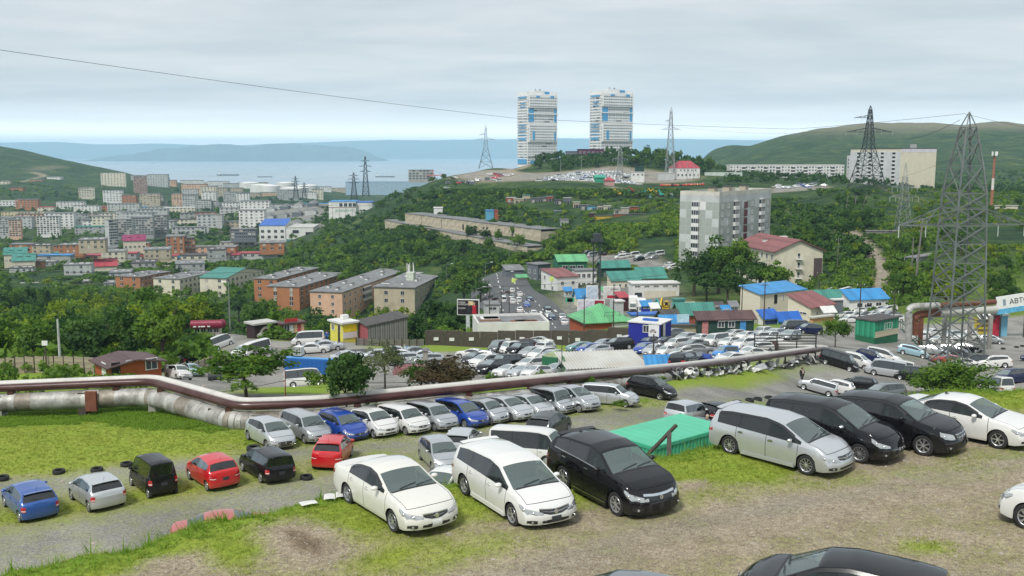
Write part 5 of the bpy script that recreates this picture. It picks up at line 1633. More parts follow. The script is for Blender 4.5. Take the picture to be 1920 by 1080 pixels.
 def win(s,face,us,zs,w,h,mull=1,single=True,parent=None):
  """windows at positions us (metres along the face from its left end as seen from outside) and heights zs"""
  if single:
   f,g=window_unit(w,h,mull)
   for z in zs:
    for u in us:
     p,rz=s.local(face,u,z,.02)
     o=obj('window',f,s.root,p,(0,0,rz));obj('pane',g,o)
  else:
   if s.many is None:s.many=MB()
   for z in zs:
    for u in us:
     p,rz=s.local(face,u,z,.03)
     s.many.box(p,(w,.10,h),R.choice([WGLASS,WGLASS,WGLASS,CURT]),rz)
     p,rz=s.local(face,u,z-h/2-.06,.06)
     s.many.box(p,(w+.25,.16,.12),FRAME,rz)
     p,rz=s.local(face,u,z,.05)
     s.many.box(p,(.10,.10,h),FRAME,rz)
 def grid(s,face,n,floors,w,h,m0=None,z0=1.6,fh=2.8,single=False,mull=1,skip=()):
  L=s.wlen(face);m0=m0 if m0 is not None else L/n/2
  us=[m0+(L-2*m0)*i/max(n-1,1)for i in range(n)if i not in skip]
  s.win(face,us,[z0+fh*k for k in range(floors)],w,h,mull,single)
 def panel(s,name,face,u,z,w,h,m,out=.03,th=.06,**kw):
  p,rz=s.local(face,u,z,out)
  q=MB();q.box((0,0,0),(w,th,h),m)
  return obj(name,q,s.root,p,(0,0,rz),**kw)
 def door(s,face,u,w=.95,h=2.1,m=None,z0=0):
  d=s.panel('door',face,u,z0+h/2,w,h,m or DARKIN,.04,.10)
  q=MB();q.box((w*.36,-.08,0),(.05,.06,.16),CHROME);obj('handle',q,d)
  return d
 def balconies(s,face,u,zs,w,m,glaz=True,depth=.9):
  for z in zs:
   p,rz=s.local(face,u,z,depth/2)
   q=MB();q.box((0,0,-.75),(w,depth,1.1),m);q.box((0,0,1.38),(w,depth,.14),m)
   b=obj('balcony',q,s.root,p,(0,0,rz))
   if glaz:
    g=MB();g.box((0,.02,.55),(w-.08,depth-.12,1.5),WGLASS);obj('glazing',g,b)
    k=MB();n=max(2,int(w/.8))
    for i in range(n+1):k.box((-w/2+.05+(w-.1)*i/n,-depth/2+.03,.55),(.07,.06,1.5),FRAME)
    obj('frame',k,b)
   else:
    g=MB();g.box((0,.1,.45),(w-.2,depth-.5,1.6),DARKIN);obj('recess',g,b)
 def roof_boxes(s,spots,m=None,size=(2.6,1.0,.7),name='vent',sub=True):
  for x,y in spots:
   q=MB();q.box((0,0,size[2]/2),size,m or W_WHITE);q.box((0,0,size[2]+.08),(size[0]+.2,size[1]+.2,.12),R_DARK)
   obj(name,q,s.root,(x*s.Lx,y*s.Ly,s.h+.3))
 def done(s):
  if s.many and s.many.f:
   o=s.part('windows',s.many);o['kind']='stuff'
  return s
 def ridges(s,roof_mat,n,z_of,m=None):
  pass
# ---- grey panel block of nine storeys
b=Bld('apartment_block','grey concrete panel apartment block with dark red stair windows, behind the tall trees','building',1272,1345,1441,367,508,325,52,W_LG)
fh=2.75;F9=[b.h-3.6-fh*k for k in range(8)]
PANA=wallm('panel_green_grey',(.345,.375,.345),var=.12,g=.35,scale=.2);PANB=wallm('panel_pale',(.50,.53,.52),var=.08,g=.3)
LP=b.wlen('L');n=6;pw_=LP/n
pan_cache={}
def pan(w,h,m):
 k=(round(w,2),round(h,2),m.name)
 if k not in pan_cache:
  q=MB();q.box((0,0,0),(w,.08,h),m);pan_cache[k]=q.mesh('wall_panel')
 return pan_cache[k]
for k in range(8):
 for i in range(n):
  if i==2:continue
  p,rz=b.local('L',pw_*(i+.5),F9[k]+.1,.0)
  obj('wall_panel',pan(pw_-.14,fh-.14,R.choice([PANA,PANA,PANB])if(i,k)!=(3,0)else W_WHITE),b.root,p,(0,0,rz))
LR=b.wlen('R');nr=12;pr=LR/nr
for k in range(8):
 for i in range(nr):
  p,rz=b.local('R',pr*(i+.5),F9[k]+.1,.0)
  obj('wall_panel',pan(pr-.14,fh-.14,R.choice([PANA,PANA,PANB])),b.root,p,(0,0,rz))
b.balconies('L',pw_*2.5,F9,2.6,W_WHITE,True,.8)
for c,w_,g_ in((.30,3.2,1),(.80,3.4,1)):b.balconies('R',LR*c,F9,w_,W_WHITE,True,.8)
b.win('R',[LR*q for q in(.06,.17,.62,.93)],F9,1.3,1.5,1,True)
for k in range(7):b.panel('stair_panel','R',LR*.49,F9[k]-.2,2.6,fh-.5,mat('stair_glass_red',(.105,.012,.018),.5),.10,.12)
b.win('R',[LR*.51],[q-1.2 for q in F9[:7]],.9,.8,0,True)
b.parapet(wallm('parapet_cream',(.55,.54,.47),g=.5),1.3,.3)
for x,y in((.16,.4),(.5,.5),(.82,.5)):
 q=MB();q.box((0,0,1.0),(2.6,2.4,2.2),W_CONC);q.box((0,0,2.2),(3.0,2.8,.25),R_DARK);obj('roof_hut',q,b.root,(x*b.Lx,y*b.Ly,b.h+.2))
b.done()
# ---- house with dusty red roof in front of it
b=Bld('apartment_house','cream four-storey house with dusty red gable roof beside the grey panel block','building',1392,1450,1540,473,548,290,12,W_CREAM,lenL=26)
b.gable(R_PINK,3.4,'y',.7,.22)
q=MB();q.box((b.Lx*.25,b.Ly*.55,b.h+1.9),(1.2,1.6,1.6),W_WHITE);q.box((b.Lx*.25,b.Ly*.55,b.h+2.8),(1.6,2.0,.18),R_PINK);b.part('dormer',q)
LX=b.Lx
for k in range(4):
 z=b.h-1.2-2.85*k
 b.win('R',[LX*.50],[z],.9,1.6,0,True)
 if k:
  pass
 q=MB();q.box((LX*.50,-.55,z-1.05),(2.0,1.1,.12),W_WHITE)
 for i in range(9):q.bar((LX*.5-.95+.2375*i,-1.05,z-1.0),(LX*.5-.95+.2375*i,-1.05,z-.1),.04,FRAME)
 q.box((LX*.5,-1.05,z-.08),(2.0,.06,.06),FRAME)
 b.part('balcony',q)
b.panel('brown_cladding','R',LX*.90,b.h*.40,2.6,b.h*.86,mat('brown_cladding',(.085,.06,.055),.8),.10,.2)
b.grid('L',8,4,1.3,1.5,z0=1.8,fh=2.85,single=True)
q=MB();q.box((b.Lx*.72,b.Ly*.65,b.h+2.9),(2.4,1.4,.7),W_WHITE);b.part('chimney',q)
b.done()
# ---- market buildings along the right of the road
def simple(name,label,cat,*a,roof=('flat',R_GREY),wins=(),group=None,doors=(),**kw):
 b=Bld(name,label,cat,*a,group=group,**kw)
 k=roof[0]
 if k=='flat':b.flat_roof(roof[1])
 elif k=='gable':b.gable(roof[1],roof[2],roof[3]if len(roof)>3 else 'x')
 elif k=='hip':b.hip(roof[1],roof[2])
 elif k=='shed':b.shed(roof[1],roof[2],roof[3]if len(roof)>3 else 'y')
 elif k=='par':b.parapet()
 for w in wins:b.grid(*w[:5],**(w[5]if len(w)>5 else{}))
 for d in doors:b.door(*d)
 return b.done()
S=dict(single=True)
b=simple('office_building','long cream two-storey office with bright blue roof below the red-roofed house','building',1387,1424,1508,552,594,222,34,W_CREAM,roof=('shed',R_BLUE,1.2,'y'),wins=[('R',3,1,.6,1.5,dict(z0=3.9,single=True,m0=2.2,skip=(0,))),('R',2,1,1.0,1.4,dict(z0=1.4,single=True,m0=3))],doors=[('R',5.2,1.0,2.1,None,2.6)])
for i in range(18):b.panel('wall_panel','R',b.Lx*(i+.5)/18,b.h*.5,b.Lx/18-.05,b.h-.1,W_CREAM,.0,.05)
for i in range(10):b.panel('wall_panel','L',b.Ly*(i+.5)/10,b.h*.5,b.Ly/10-.05,b.h-.1,W_CREAM,.0,.05)
simple('warehouse','low building with pale teal roof behind the cream office','building',1500,1508,1585,562,590,232,12,W_LG,roof=('shed',R_TEAL,1.5,'y'))
simple('shop_building','cream shop with dusty red hip roof and slit windows','building',1476,1519,1563,577,612,205,40,W_CREAM,roof=('shed',R_PINK,2.0,'y'),wins=[('L',2,1,2.2,.55,dict(z0=2.6,single=True,m0=2.0)),('R',2,1,1.2,.5,dict(z0=2.6,single=True))])
simple('annex','orange lean-to annex against the cream shop','building',1519,1523,1562,597,620,198,30,wallm('apricot',(.56,.30,.13)),roof=('flat',R_CORR))
simple('garage','dark corrugated garage between shop and blue-roofed hall','building',1559,1562,1580,563,590,212,10,W_SLATE,roof=('flat',R_WHITE))
b=simple('hall','white single-storey hall with sky-blue roof above the packed white cars','building',1577,1593,1664,562,590,224,14,W_WHITE,roof=('shed',R_BLUE,1.6,'y'),wins=[('R',3,1,1.5,1.3,dict(z0=2.0,single=True,m0=2.5))],doors=[('R',4.5,1.2,2.2)])
b=simple('parts_shop','low office with cobalt roof and two dark blue signs, left of the cream shop','building',1421,1432,1460,597,624,182,22,W_WHITE,roof=('shed',R_BLUE2,1.0,'y'))
for u in(.28,.72):b.panel('sign_board','R',b.Lx*u,b.h-.8,1.5,.7,mat('sign_navy',(.02,.035,.16),.5),.08,.08)
simple('parts_shop','low office with turquoise wall and open dark door, joined to the cobalt-roofed office','building',1458,1461,1499,600,624,182,18,wallm('turquoise',(.18,.42,.34)),roof=('shed',R_BLUE2,.8,'y'),doors=[('R',3.2,1.0,2.0)],wins=[('R',2,1,.9,.9,dict(z0=1.5,single=True))])
b=simple('dark_green_office','dark green office with rusty brown roof and blue door, behind the white cars','building',1303,1309,1413,599,627,152,7,W_DGREEN,roof=('shed',R_MAROON,.7,'y'),wins=[('R',4,1,1.1,1.0,dict(z0=1.5,single=True,m0=2.0,skip=(0,3)))])
b.door('R',b.Lx*.80,.95,1.9,mat('door_blue',(.06,.25,.55),.5));b.door('R',b.Lx*.12,1.0,2.0,mat('door_pink',(.45,.18,.18),.6))
b.panel('fascia_board','R',b.Lx*.66,b.h-.18,b.Lx*.62,.36,FRAME,.10,.06)
b=Bld('sales_cabin','cobalt blue sales cabin with white window and car poster, behind the parked cars','cabin',1178,1238,1258,609,636,141,62,W_BLUE)
b.flat_roof(R_WHITE,.15,.16)
L=b.wlen('L')
b.win('L',[L*.56],[1.35],1.0,1.1,1,True)
po=b.panel('poster','L',L*.80,1.25,1.6,1.9,PLATE,.05,.05)
q=MB();q.box((-.1,-.04,-.18),(1.0,.02,.26),mat('poster_car',(.42,.34,.34),.5));q.box((-.12,-.04,.02),(.55,.02,.16),mat('poster_glass',(.10,.10,.12),.4))
for x in(-.42,.22):q.box((x,-.045,-.30),(.18,.02,.16),BLACKP)
obj('printed_car',q,po)
b.door('R',.5,.8,2.0,DARKIN);b.door('R',1.45,.9,2.0,W_WHITE)
q=MB();q.box((b.Lx*.4,b.Ly*.45,b.h+.30),(.8,2.2,.28),R_BLUE2);b.part('roof_sign',q)
b.done()
b=simple('workshop','brick workshop with light green hip roof between road and wall','building',1068,1098,1182,605,622,202,17,W_ORSHED,roof=('hip',R_GREEN,3.2))
b.panel('white_banner','R',b.Lx*.78,b.h*.45,b.Lx*.40,b.h*.6,W_WHITE,.08,.08)
q=MB()
for x in(.45,.62,.79):q.bar((b.Lx*x,.8,b.h+.4),(b.Lx*x,.8,b.h+1.8),.06,DSTEEL)
q.bar((b.Lx*.45,.8,b.h+1.8),(b.Lx*.79,.8,b.h+1.8),.06,DSTEEL);b.part('roof_rail',q)
b=simple('kiosk_building','white office with bright blue flat roof edge, right of the green hip roof','building',1178,1186,1244,592,618,208,12,W_WHITE,roof=('flat',R_BLUE2),wins=[('R',3,1,1.6,1.6,dict(z0=1.6,single=True))])
simple('house','small house with teal gable roof and dark fascia near the dark green office','building',1262,1275,1338,592,612,196,10,W_BRICK,roof=('gable',R_TEAL,2.2,'x'))
simple('shed','little white gabled shed with grey roof left of the blue sheet roof','shed',1232,1246,1272,600,620,176,20,W_WHITE,roof=('gable',R_DARK,1.6,'x'))
b=simple('canopy','blue lean-to roof with pale lettered board above the dark wall','canopy',1238,1245,1290,612,622,165,6,W_CONC,roof=('shed',R_BLUE,1.2,'y'))
b.panel('name_board','R',b.Lx*.75,b.h+1.4,b.Lx*.5,1.4,mat('pale_blue_board',(.42,.58,.70),.5),.4,.08)
for i,(px,py,Y,wl,rf,lb)in enumerate(((1104,592,225,W_CREAM,R_TEAL,'cream stall with teal roof left of the crimson billboard'),(1205,583,225,W_BLUE,R_BLUE,'small blue stall before the white trucks'),(1222,588,218,W_YELLOW,R_WHITE,'small yellow stall right of the blue stall'),(1290,588,215,W_LG,R_CORR,'grey stall left of the teal gable house'),(1340,585,218,W_TAN,R_DARK,'tan shed under the tall dark trees'),(1356,592,205,W_WHITE,R_BLUE,'white stall with blue roof under the tall trees'),(1370,584,222,W_SLATE,R_GREY,'slate shed left of the cream office'),(1392,606,180,W_WHITE,R_RED,'white stall with red roof behind the dark green office'),(1130,556,285,W_WHITE,R_GREEN,'white stall with green roof below the teal workshop'),(1060,556,285,W_LG,R_BLUE,'grey stall with blue roof beside the road bend'),(970,530,335,W_CREAM,R_GREEN,'cream stall with green roof beside the steel shed'),(1545,596,205,W_LG,R_WHITE,'grey stall between annex and dark garage'))):
 simple('stall',lb,'stall',px-3,px,px+R.uniform(12,20),py-R.uniform(9,12),py+3,Y,R.uniform(6,20),wl,roof=('shed',rf,.6),wins=[('R',2,1,.8,.9,dict(z0=1.3,single=True))])
b=simple('house','dark green three-storey house with light green gable roof','house',1036,1047,1100,491,530,322,8,W_GREEN,roof=('gable',R_GREEN,1.8,'x'),wins=[('R',3,1,2.0,1.3,dict(z0=5.0,single=True,m0=2.2)),('R',3,1,1.2,1.3,dict(z0=1.8,single=True,m0=1.8))])
q=MB();q.bar((b.Lx*.42,-1.0,.2),(b.Lx*.78,-1.0,4.6),1.1,W_DGREEN,.3);b.part('outside_stair',q)
simple('house','slate grey two-storey house with lean-to, left of the green house','house',988,1008,1032,497,537,332,35,W_SLATE,roof=('flat',R_GREY),wins=[('L',2,2,1.1,1.4,dict(z0=1.8,fh=3.0,single=True)),('R',2,2,1.1,1.4,dict(z0=1.8,fh=3.0,single=True))])
simple('house','white house with dusty pink roof and green gable window, beside the road bend','house',1013,1044,1084,520,552,305,24,W_WHITE,roof=('shed',R_PINK,1.3,'y'),wins=[('L',2,2,1.2,1.3,dict(z0=1.6,fh=2.8,single=True)),('R',2,1,1.1,1.2,dict(z0=3.4,single=True))])
simple('house','white three-storey house with balconies below the green house','house',1072,1080,1118,508,545,315,12,W_WHITE,roof=('flat',R_GREY),wins=[('R',4,2,1.2,1.4,dict(z0=1.8,fh=3.0,single=True))])
simple('shed','grey steel shed beside the wood left of the slate house','shed',942,950,982,507,522,345,10,W_SLATE,roof=('shed',R_GREY,.8))
simple('workshop','teal-roofed workshop with dark green wall and white windows','building',1120,1128,1180,503,528,330,14,W_DGREEN,roof=('gable',R_TEAL,2.2,'x'),wins=[('R',4,1,.9,1.4,dict(z0=2.2,single=True))])
simple('workshop','cream long workshop with sea-green roof right of the steel mast','building',1138,1146,1200,526,548,300,12,W_CREAM,roof=('shed',R_TEAL,2.0,'y'),wins=[('R',5,1,.8,1.3,dict(z0=1.9,single=True))])
simple('workshop','grey-green roofed hall behind the cream garages','building',1190,1198,1250,522,536,312,6,W_CREAM,roof=('shed',R_TEAL,2.6,'y'))
b=simple('garage_block','white flat-roofed garage block with tall pale doors behind the trucks','building',1178,1186,1273,533,566,270,6,W_WHITE,roof=('flat',R_WHITE),wins=[('R',5,1,1.5,.5,dict(z0=4.3,single=True))])
for i in range(6):b.panel('garage_door','R',b.Lx*(.30+.115*i),1.5,b.Lx*.10,3.0,W_CREAM,.05,.08)
b.panel('window_band','R',b.Lx*.12,2.0,2.0,1.1,WGLASS,.06,.1)
simple('house','small cream house with bright blue gable roof by the road','house',1076,1082,1106,560,590,262,12,W_CREAM,roof=('gable',R_BLUE,2.4,'x'),wins=[('R',2,1,1.0,1.4,dict(z0=2.0,single=True))])
simple('shed','red-brown tin shed behind the grey container','shed',1153,1162,1178,558,573,245,18,W_MAROON,roof=('shed',R_RED,.8))
simple('shipping_container','light grey upright container stack in the yard','container',1150,1156,1169,566,584,232,14,W_LG,roof=('flat',R_WHITE))
simple('shipping_container','turquoise cabin container at the right of the truck yard','container',1260,1266,1284,563,580,238,14,wallm('turquoise2',(.12,.38,.36)),roof=('flat',R_TEAL))
simple('shed','small grey-walled building with dark window under the roadside poles','shed',905,911,936,572,590,255,8,W_LG,roof=('flat',R_GREY),wins=[('R',1,1,2.2,.8,dict(z0=1.6,single=True))])
# ---- low building behind the dark wall
b=simple('depot','low depot with white parapet and rusty felt roof behind the dark wall','building',886,896,1030,611,622,165,8,W_WHITE,roof=('par',))
q=MB()
for i in range(7):q.box((b.Lx*R.uniform(.1,.9),b.Ly*R.uniform(.2,.8),b.h+.16),(R.uniform(1.5,4),R.uniform(1,3),.08),R.choice([R_WHITE,mat('rust_sheet',(.20,.085,.045),.8,var=.4),R_GREY]))
o=b.part('roof_sheets',q);o['kind']='stuff'
# ---- the dark retaining wall: concrete slabs
wallA=[at(797,150),at(900,151),at(1000,150),at(1100,150),at(1180,148)]
wroot=thing('retaining_wall','long dark stained concrete slab wall behind the car lots','wall',wallA[0])
SLAB=mat('stained_slab',(.085,.072,.058),.9,var=.5,scale=.35,grime=(.035,.03,.024,.7),gscale=.25,bump=.3)
acc=0
for i in range(len(wallA)-1):
 a,c=wallA[i],wallA[i+1];d=c-a;n=max(1,round(d.length/3.0))
 for k in range(n):
  p=a.lerp(c,(k+.5)/n);q=a+d*(k/n);r_=a+d*((k+1)/n)
  key=('slab',n,i)
  if key not in _T:
   m_=MB();m_.box((0,0,0),(d.length/n-.06,.25,3.2),SLAB);_T[key]=m_.mesh('concrete_slab')
  o=obj('concrete_slab',_T[key],wroot,p-wroot.location+Vector((0,R.uniform(-.05,.05),1.0+R.uniform(-.06,.06))),(R.uniform(-.015,.015),0,math.atan2(d.y,d.x)))
  if R.random()<.85:
   key2='wallplate'
   if key2 not in _T:
    m_=MB();m_.box((0,0,0),(.75,.04,.5),PLATE);_T[key2]=m_.mesh('number_sign')
   obj('number_sign',_T[key2],wroot,p-wroot.location+Vector((R.uniform(-.4,.4),-.22,1.35+R.uniform(-.15,.15))),(0,0,math.atan2(d.y,d.x)))
simple('retaining_wall','brownish wall section right of the blue cabin','wall',1257,1259,1312,612,631,153,2,W_CONC,roof=('flat',R_DARK),lenL=.5)
# ---- kiosks on the left
b=simple('yellow_kiosk','bright yellow and white kiosk with flat pale roof','kiosk',613,643,670,608,636,142,40,W_YELLOW,roof=('flat',R_WHITE),wins=[('L',2,1,.8,1.0,dict(z0=1.5,single=True))])
b.panel('yellow_board','R',b.Lx*.5,b.h-.7,b.Lx*.9,1.1,mat('yellow_board',(.72,.62,.02),.5),.06,.06);b.panel('white_base','R',b.Lx*.5,.6,b.Lx*.98,1.1,W_WHITE,.05,.05)
q=MB();q.box((b.Lx*.75,b.Ly*.7,b.h+.6),(1.0,.8,.6),W_WHITE);b.part('roof_tank',q)
WB=wallm('kiosk_wine',(.035,.018,.022))
b=simple('kiosk','dark wine-coloured kiosk painted with a rainbow and white clouds','kiosk',463,478,516,610,636,150,42,WB,roof=('flat',R_CORR))
q=MB();cx=b.Lx*.55
prev=None
for k in range(13):
 a=math.pi*k/12
 P=[Vector((cx+math.cos(a)*r_,-.06,.55+math.sin(a)*r_*1.1))for r_ in(.75,.88,1.0,1.12)]
 if prev:
  for z in range(3):q.face([prev[z],prev[z+1],P[z+1],P[z]],[mat('rainbow_a',(.55,.42,.40),.7),mat('rainbow_b',(.60,.55,.35),.7),mat('rainbow_c',(.50,.60,.48),.7)][z])
 prev=P
b.part('painted_rainbow',q)
for sx in(-1,1):
 q=MB()
 for i in range(4):q.lathe([(.30,0),(.30,.03),(.001,.04)],W_WHITE,12,Matrix.Translation((cx+sx*.95+(i-1.5)*.22,-.05,.48+(i%2)*.16))@Matrix.Rotation(math.pi/2,4,'X'))
 b.part('painted_cloud',q)
b=simple('kiosk','brown kiosk with red name board on its roof and framed window','kiosk',516,528,571,610,633,152,36,wallm('kiosk_brown',(.10,.055,.045)),roof=('flat',R_MAROON),wins=[('R',1,1,1.0,1.5,dict(z0=1.4,single=True,m0=.9))])
b.panel('name_board','R',b.Lx*.5,b.h+.55,b.Lx*.55,.5,mat('board_red',(.45,.03,.03),.5),-.6,.12)
for u,m_ in((.45,W_WHITE),(.62,W_PEACH),(.78,mat('poster_red',(.40,.05,.06),.6)),(.92,W_PEACH)):b.panel('poster','R',b.Lx*u,1.2,.55,1.3,m_,.05,.03)
b=simple('kiosk','white kiosk with rounded crimson fascia beyond the fence','kiosk',359,364,412,612,630,168,8,W_CREAM,roof=('flat',R_DARK),wins=[('R',4,1,.9,1.0,dict(z0=1.0,single=True))])
q=MB();q.tube([(-.4,-.3,b.h+.35),(b.Lx+.2,-.3,b.h+.35),(b.Lx+.5,.4,b.h+.35)],.75,mat('crimson_fascia',(.22,.012,.04),.45),14);b.part('fascia',q)
q=MB()
for i,(x,w_)in enumerate(((.08,.5),(.26,.35),(.40,.7),(.62,.5))):q.box((x*b.Lx,-1.06,b.h+.12),(w_,.03,.22),PLATE)
b.part('lettering',q)
b=Bld('wooden_shed','grey weathered plank shed with pinkish end wall beside the yellow kiosk','shed',672,690,764,612,645,140,24,wallm('shed_pink',(.34,.085,.10)))
b.shed(R_DARK,.9,'x',.25)
n=34;wd=b.Lx/n
for i in range(n):
 hh=b.h+.9*(i+.5)/n
 q=MB();q.box((0,0,hh/2),(wd-.03,.06,hh),mat('plank_grey_%d'%(i%4),[(.15,.15,.145),(.20,.195,.185),(.11,.11,.11),(.24,.23,.21)][i%4],.9,var=.35,scale=2,stretch=(1,1,.2)))
 obj('plank',q,b.root,(wd*(i+.5),-.05+R.uniform(-.012,.012),0))
b.done()
b=Bld('shipping_container','bright blue ribbed container with a caged water tank on top','container',530,534,622,671,712,117,-12,mat('container_blue',(.02,.14,.46),.5,var=.12,grime=(.05,.10,.22,.3)))
b.flat_roof(mat('container_blue_top',(.08,.28,.60),.5,var=.1),.02,.06)
n=36;key='crib'
q=MB();q.box((0,0,0),(.09,.06,b.h-.2),mat('container_blue',(0,0,0)));rib=q.mesh('rib')
for i in range(n):obj('rib',rib,b.root,(b.Lx*(i+.5)/n,-.03,b.h/2))
top=b.root.location+Vector((0,0,b.h+.08))
tk=thing('water_tank','white plastic water tank in a wire cage on the blue container','tank',(top.x+1.3*math.cos(rad(-12))+.3,top.y+.9,top.z),rad(-12))
q=MB();q.box((0,0,.62),(1.1,1.0,1.0),mat('tank_plastic',(.70,.71,.68),.4,var=.08),top=.95);obj('tank',q,tk)
q=MB();q.box((0,0,.06),(1.2,1.1,.12),DSTEEL);obj('pallet',q,tk)
q=MB()
for x in np.linspace(-.58,.58,6):q.bar((x,-.53,.1),(x,-.53,1.15),.03,STEEL)
for y in np.linspace(-.53,.53,5):q.bar((-.58,y,.1),(-.58,y,1.15),.03,STEEL)
for z in(.3,.6,.9,1.15):
 q.bar((-.58,-.53,z),(.58,-.53,z),.03,STEEL);q.bar((-.58,-.53,z),(-.58,.53,z),.03,STEEL)
obj('cage',q,tk)
simple('shed','dark flat-roofed shed right of the blue container','shed',640,652,705,676,690,122,14,W_DGREEN,roof=('flat',R_DARK))
b=Bld('orange_shed','rust-orange shed with brown low-pitched roof, white window and black door behind the pipe','shed',180,208,304,690,717,97,40,W_ORSHED)
b.gable(R_MAROON,.5,'y',.5,.12)
b.win('R',[b.Lx*.80],[1.35],1.25,1.2,1,True);b.door('R',.55,.85,1.95,DARKIN)
b.panel('poster','L',b.wlen('L')*.62,1.0,1.3,1.5,PLATE,.05,.04);b.panel('small_sign','R',b.Lx*.42,1.95,1.2,.18,FRAME,.05,.03)
b.done()
b=Bld('tin_roof_building','low cream building with pale corrugated roof beside the blue roof sheet','building',1064,1068,1210,691,716,101,9,W_WHITE,lenL=6)
r=MB();n=26;rise=.45
for i in range(n):
 x0,x1=-.4+(b.Lx+.8)*i/n,-.4+(b.Lx+.8)*(i+1)/n;xm=(x0+x1)/2
 for a,c,dz0,dz1 in((x0,xm,0,.09),(xm,x1,.09,0)):
  r.face([(a,-.5,b.h+dz0),(c,-.5,b.h+dz1),(c,b.Ly+.4,b.h+rise+dz1),(a,b.Ly+.4,b.h+rise+dz0)],R_CORR)
b.part('roof',r)
q=MB();q.face([(0.02,0,b.h-.1),(.02,b.Ly,b.h-.1),(.02,b.Ly,b.h+rise),(.02,0,b.h)],W_CREAM);b.part('upper_wall',q)
b.panel('green_door','L',b.wlen('L')*.5,1.1,1.2,2.0,mat('door_green',(.10,.25,.13),.6),.05,.06)
b.done()
b=Bld('shipping_container','green ribbed container with rusty pale roof left of the corrugated roof','container',1016,1044,1066,671,700,110,62,mat('container_green',(.03,.20,.10),.55,var=.2,grime=(.10,.08,.05,.4)))
b.flat_roof(mat('container_pale_roof',(.26,.34,.18),.7,var=.25,grime=(.24,.10,.06,.7),gscale=.8),.03,.08)
for i in range(12):b.panel('rib','L',b.wlen('L')*(i+.5)/12,b.h/2,.08,b.h-.2,mat('container_green',(0,0,0)),.04,.06)
b=Bld('blue_roof_shed','low shed under a flat sky-blue sheet roof above the pipe','shed',1211,1216,1312,692,703,101,6,W_CONC)
b.shed(R_BLUE,.9,'y',.3,.1);b.done()
# ---- green plank shed and neighbours on the right
b=Bld('plank_shed','emerald green plank hut with white window and tarred roof beside the raised pipe','hut',1603,1640,1683,603,634,158,38,W_GREEN)
b.flat_roof(R_DARK,.25,.18)
for face in('L','R'):
 L=b.wlen(face);n=int(L/.32)
 for i in range(n):
  lowm=mat('plank_cream',(.50,.46,.34),.8,var=.2)
  m_=mat('plank_emerald_%d'%(i%3),[(.02,.24,.13),(.03,.30,.17),(.015,.19,.10)][i%3],.7,var=.25,scale=2)
  p,rz=b.local(face,L*(i+.5)/n,b.h/2 if face=='L' else b.h*.68,.03)
  q=MB();q.box((0,0,0),(L/n-.02,.05,b.h if face=='L' else b.h*.62),m_);obj('plank',q,b.root,p,(0,0,rz))
  if face=='R':
   p,rz=b.local(face,L*(i+.5)/n,b.h*.18,.03)
   q=MB();q.box((0,0,0),(L/n-.02,.05,b.h*.36),lowm);obj('plank',q,b.root,p,(0,0,rz))
b.win('R',[b.Lx*.55],[b.h*.6],2.2,1.1,2,True)
b.done()
b=Bld('yellow_hut','yellow and brown striped plank hut with black and white awning at the right','hut',1828,1830,1861,596,626,172,6,wallm('hut_yellow',(.46,.36,.03)))
for i in range(7):b.panel('plank','R',b.Lx/2,b.h*(i+.5)/7,b.Lx-.05,b.h/7-.04,mat('hut_yellow_board',(.50,.40,.04),.7,var=.2)if i%2==0 else mat('hut_brown_board',(.12,.085,.03),.7,var=.3),.03,.05)
b.win('R',[b.Lx*.62],[b.h*.78],1.6,.7,0,True)
for i in range(6):
 q=MB();q.box((0,0,0),(b.Lx/6-.03,1.6,.06),W_WHITE if i%2==0 else BLACKP);obj('awning_strip',q,b.root,(b.Lx*(i+.5)/6,-.2,b.h+.35),(rad(32),0,0))
b.done()
simple('kiosk','narrow crimson kiosk between the yellow hut and the blue sign','kiosk',1858,1861,1873,592,624,172,4,wallm('kiosk_crimson',(.42,.02,.05)),roof=('flat',R_DARK))
simple('kiosk','light blue cabin below the long white sign at the right edge','kiosk',1873,1875,1889,592,612,172,4,wallm('kiosk_sky',(.18,.42,.58)),roof=('flat',R_WHITE))
sg_=thing('sign_board','long white and blue sign board with dark lettering over the right-hand gate','sign',pt(1875,588,170),rad(4))
q=MB();q.box((4.5,0,1.9),(10.0,.25,2.2),PLATE);o=obj('board',q,sg_,rot=(0,rad(-8),0))
q=MB();q.box((4.5,-.02,.35),(10.0,.27,.9),mat('sign_sky_blue',(.10,.38,.60),.5));obj('blue_band',q,o)
letters('АВТОВОЗ',1.25,mat('lettering_dark',(.05,.06,.08),.5),o,(1.75,-.16,1.45))
q=MB();q.box((.85,-.14,1.9),(.5,.04,1.1),mat('logo_blue_grey',(.22,.28,.36),.5));obj('logo',q,o)
q=MB()
for x in(.3,4.6,9):q.bar((x,.1,-4.2),(x,.1,1.2+.14*x),.16,DSTEEL)
obj('post',q,sg_)
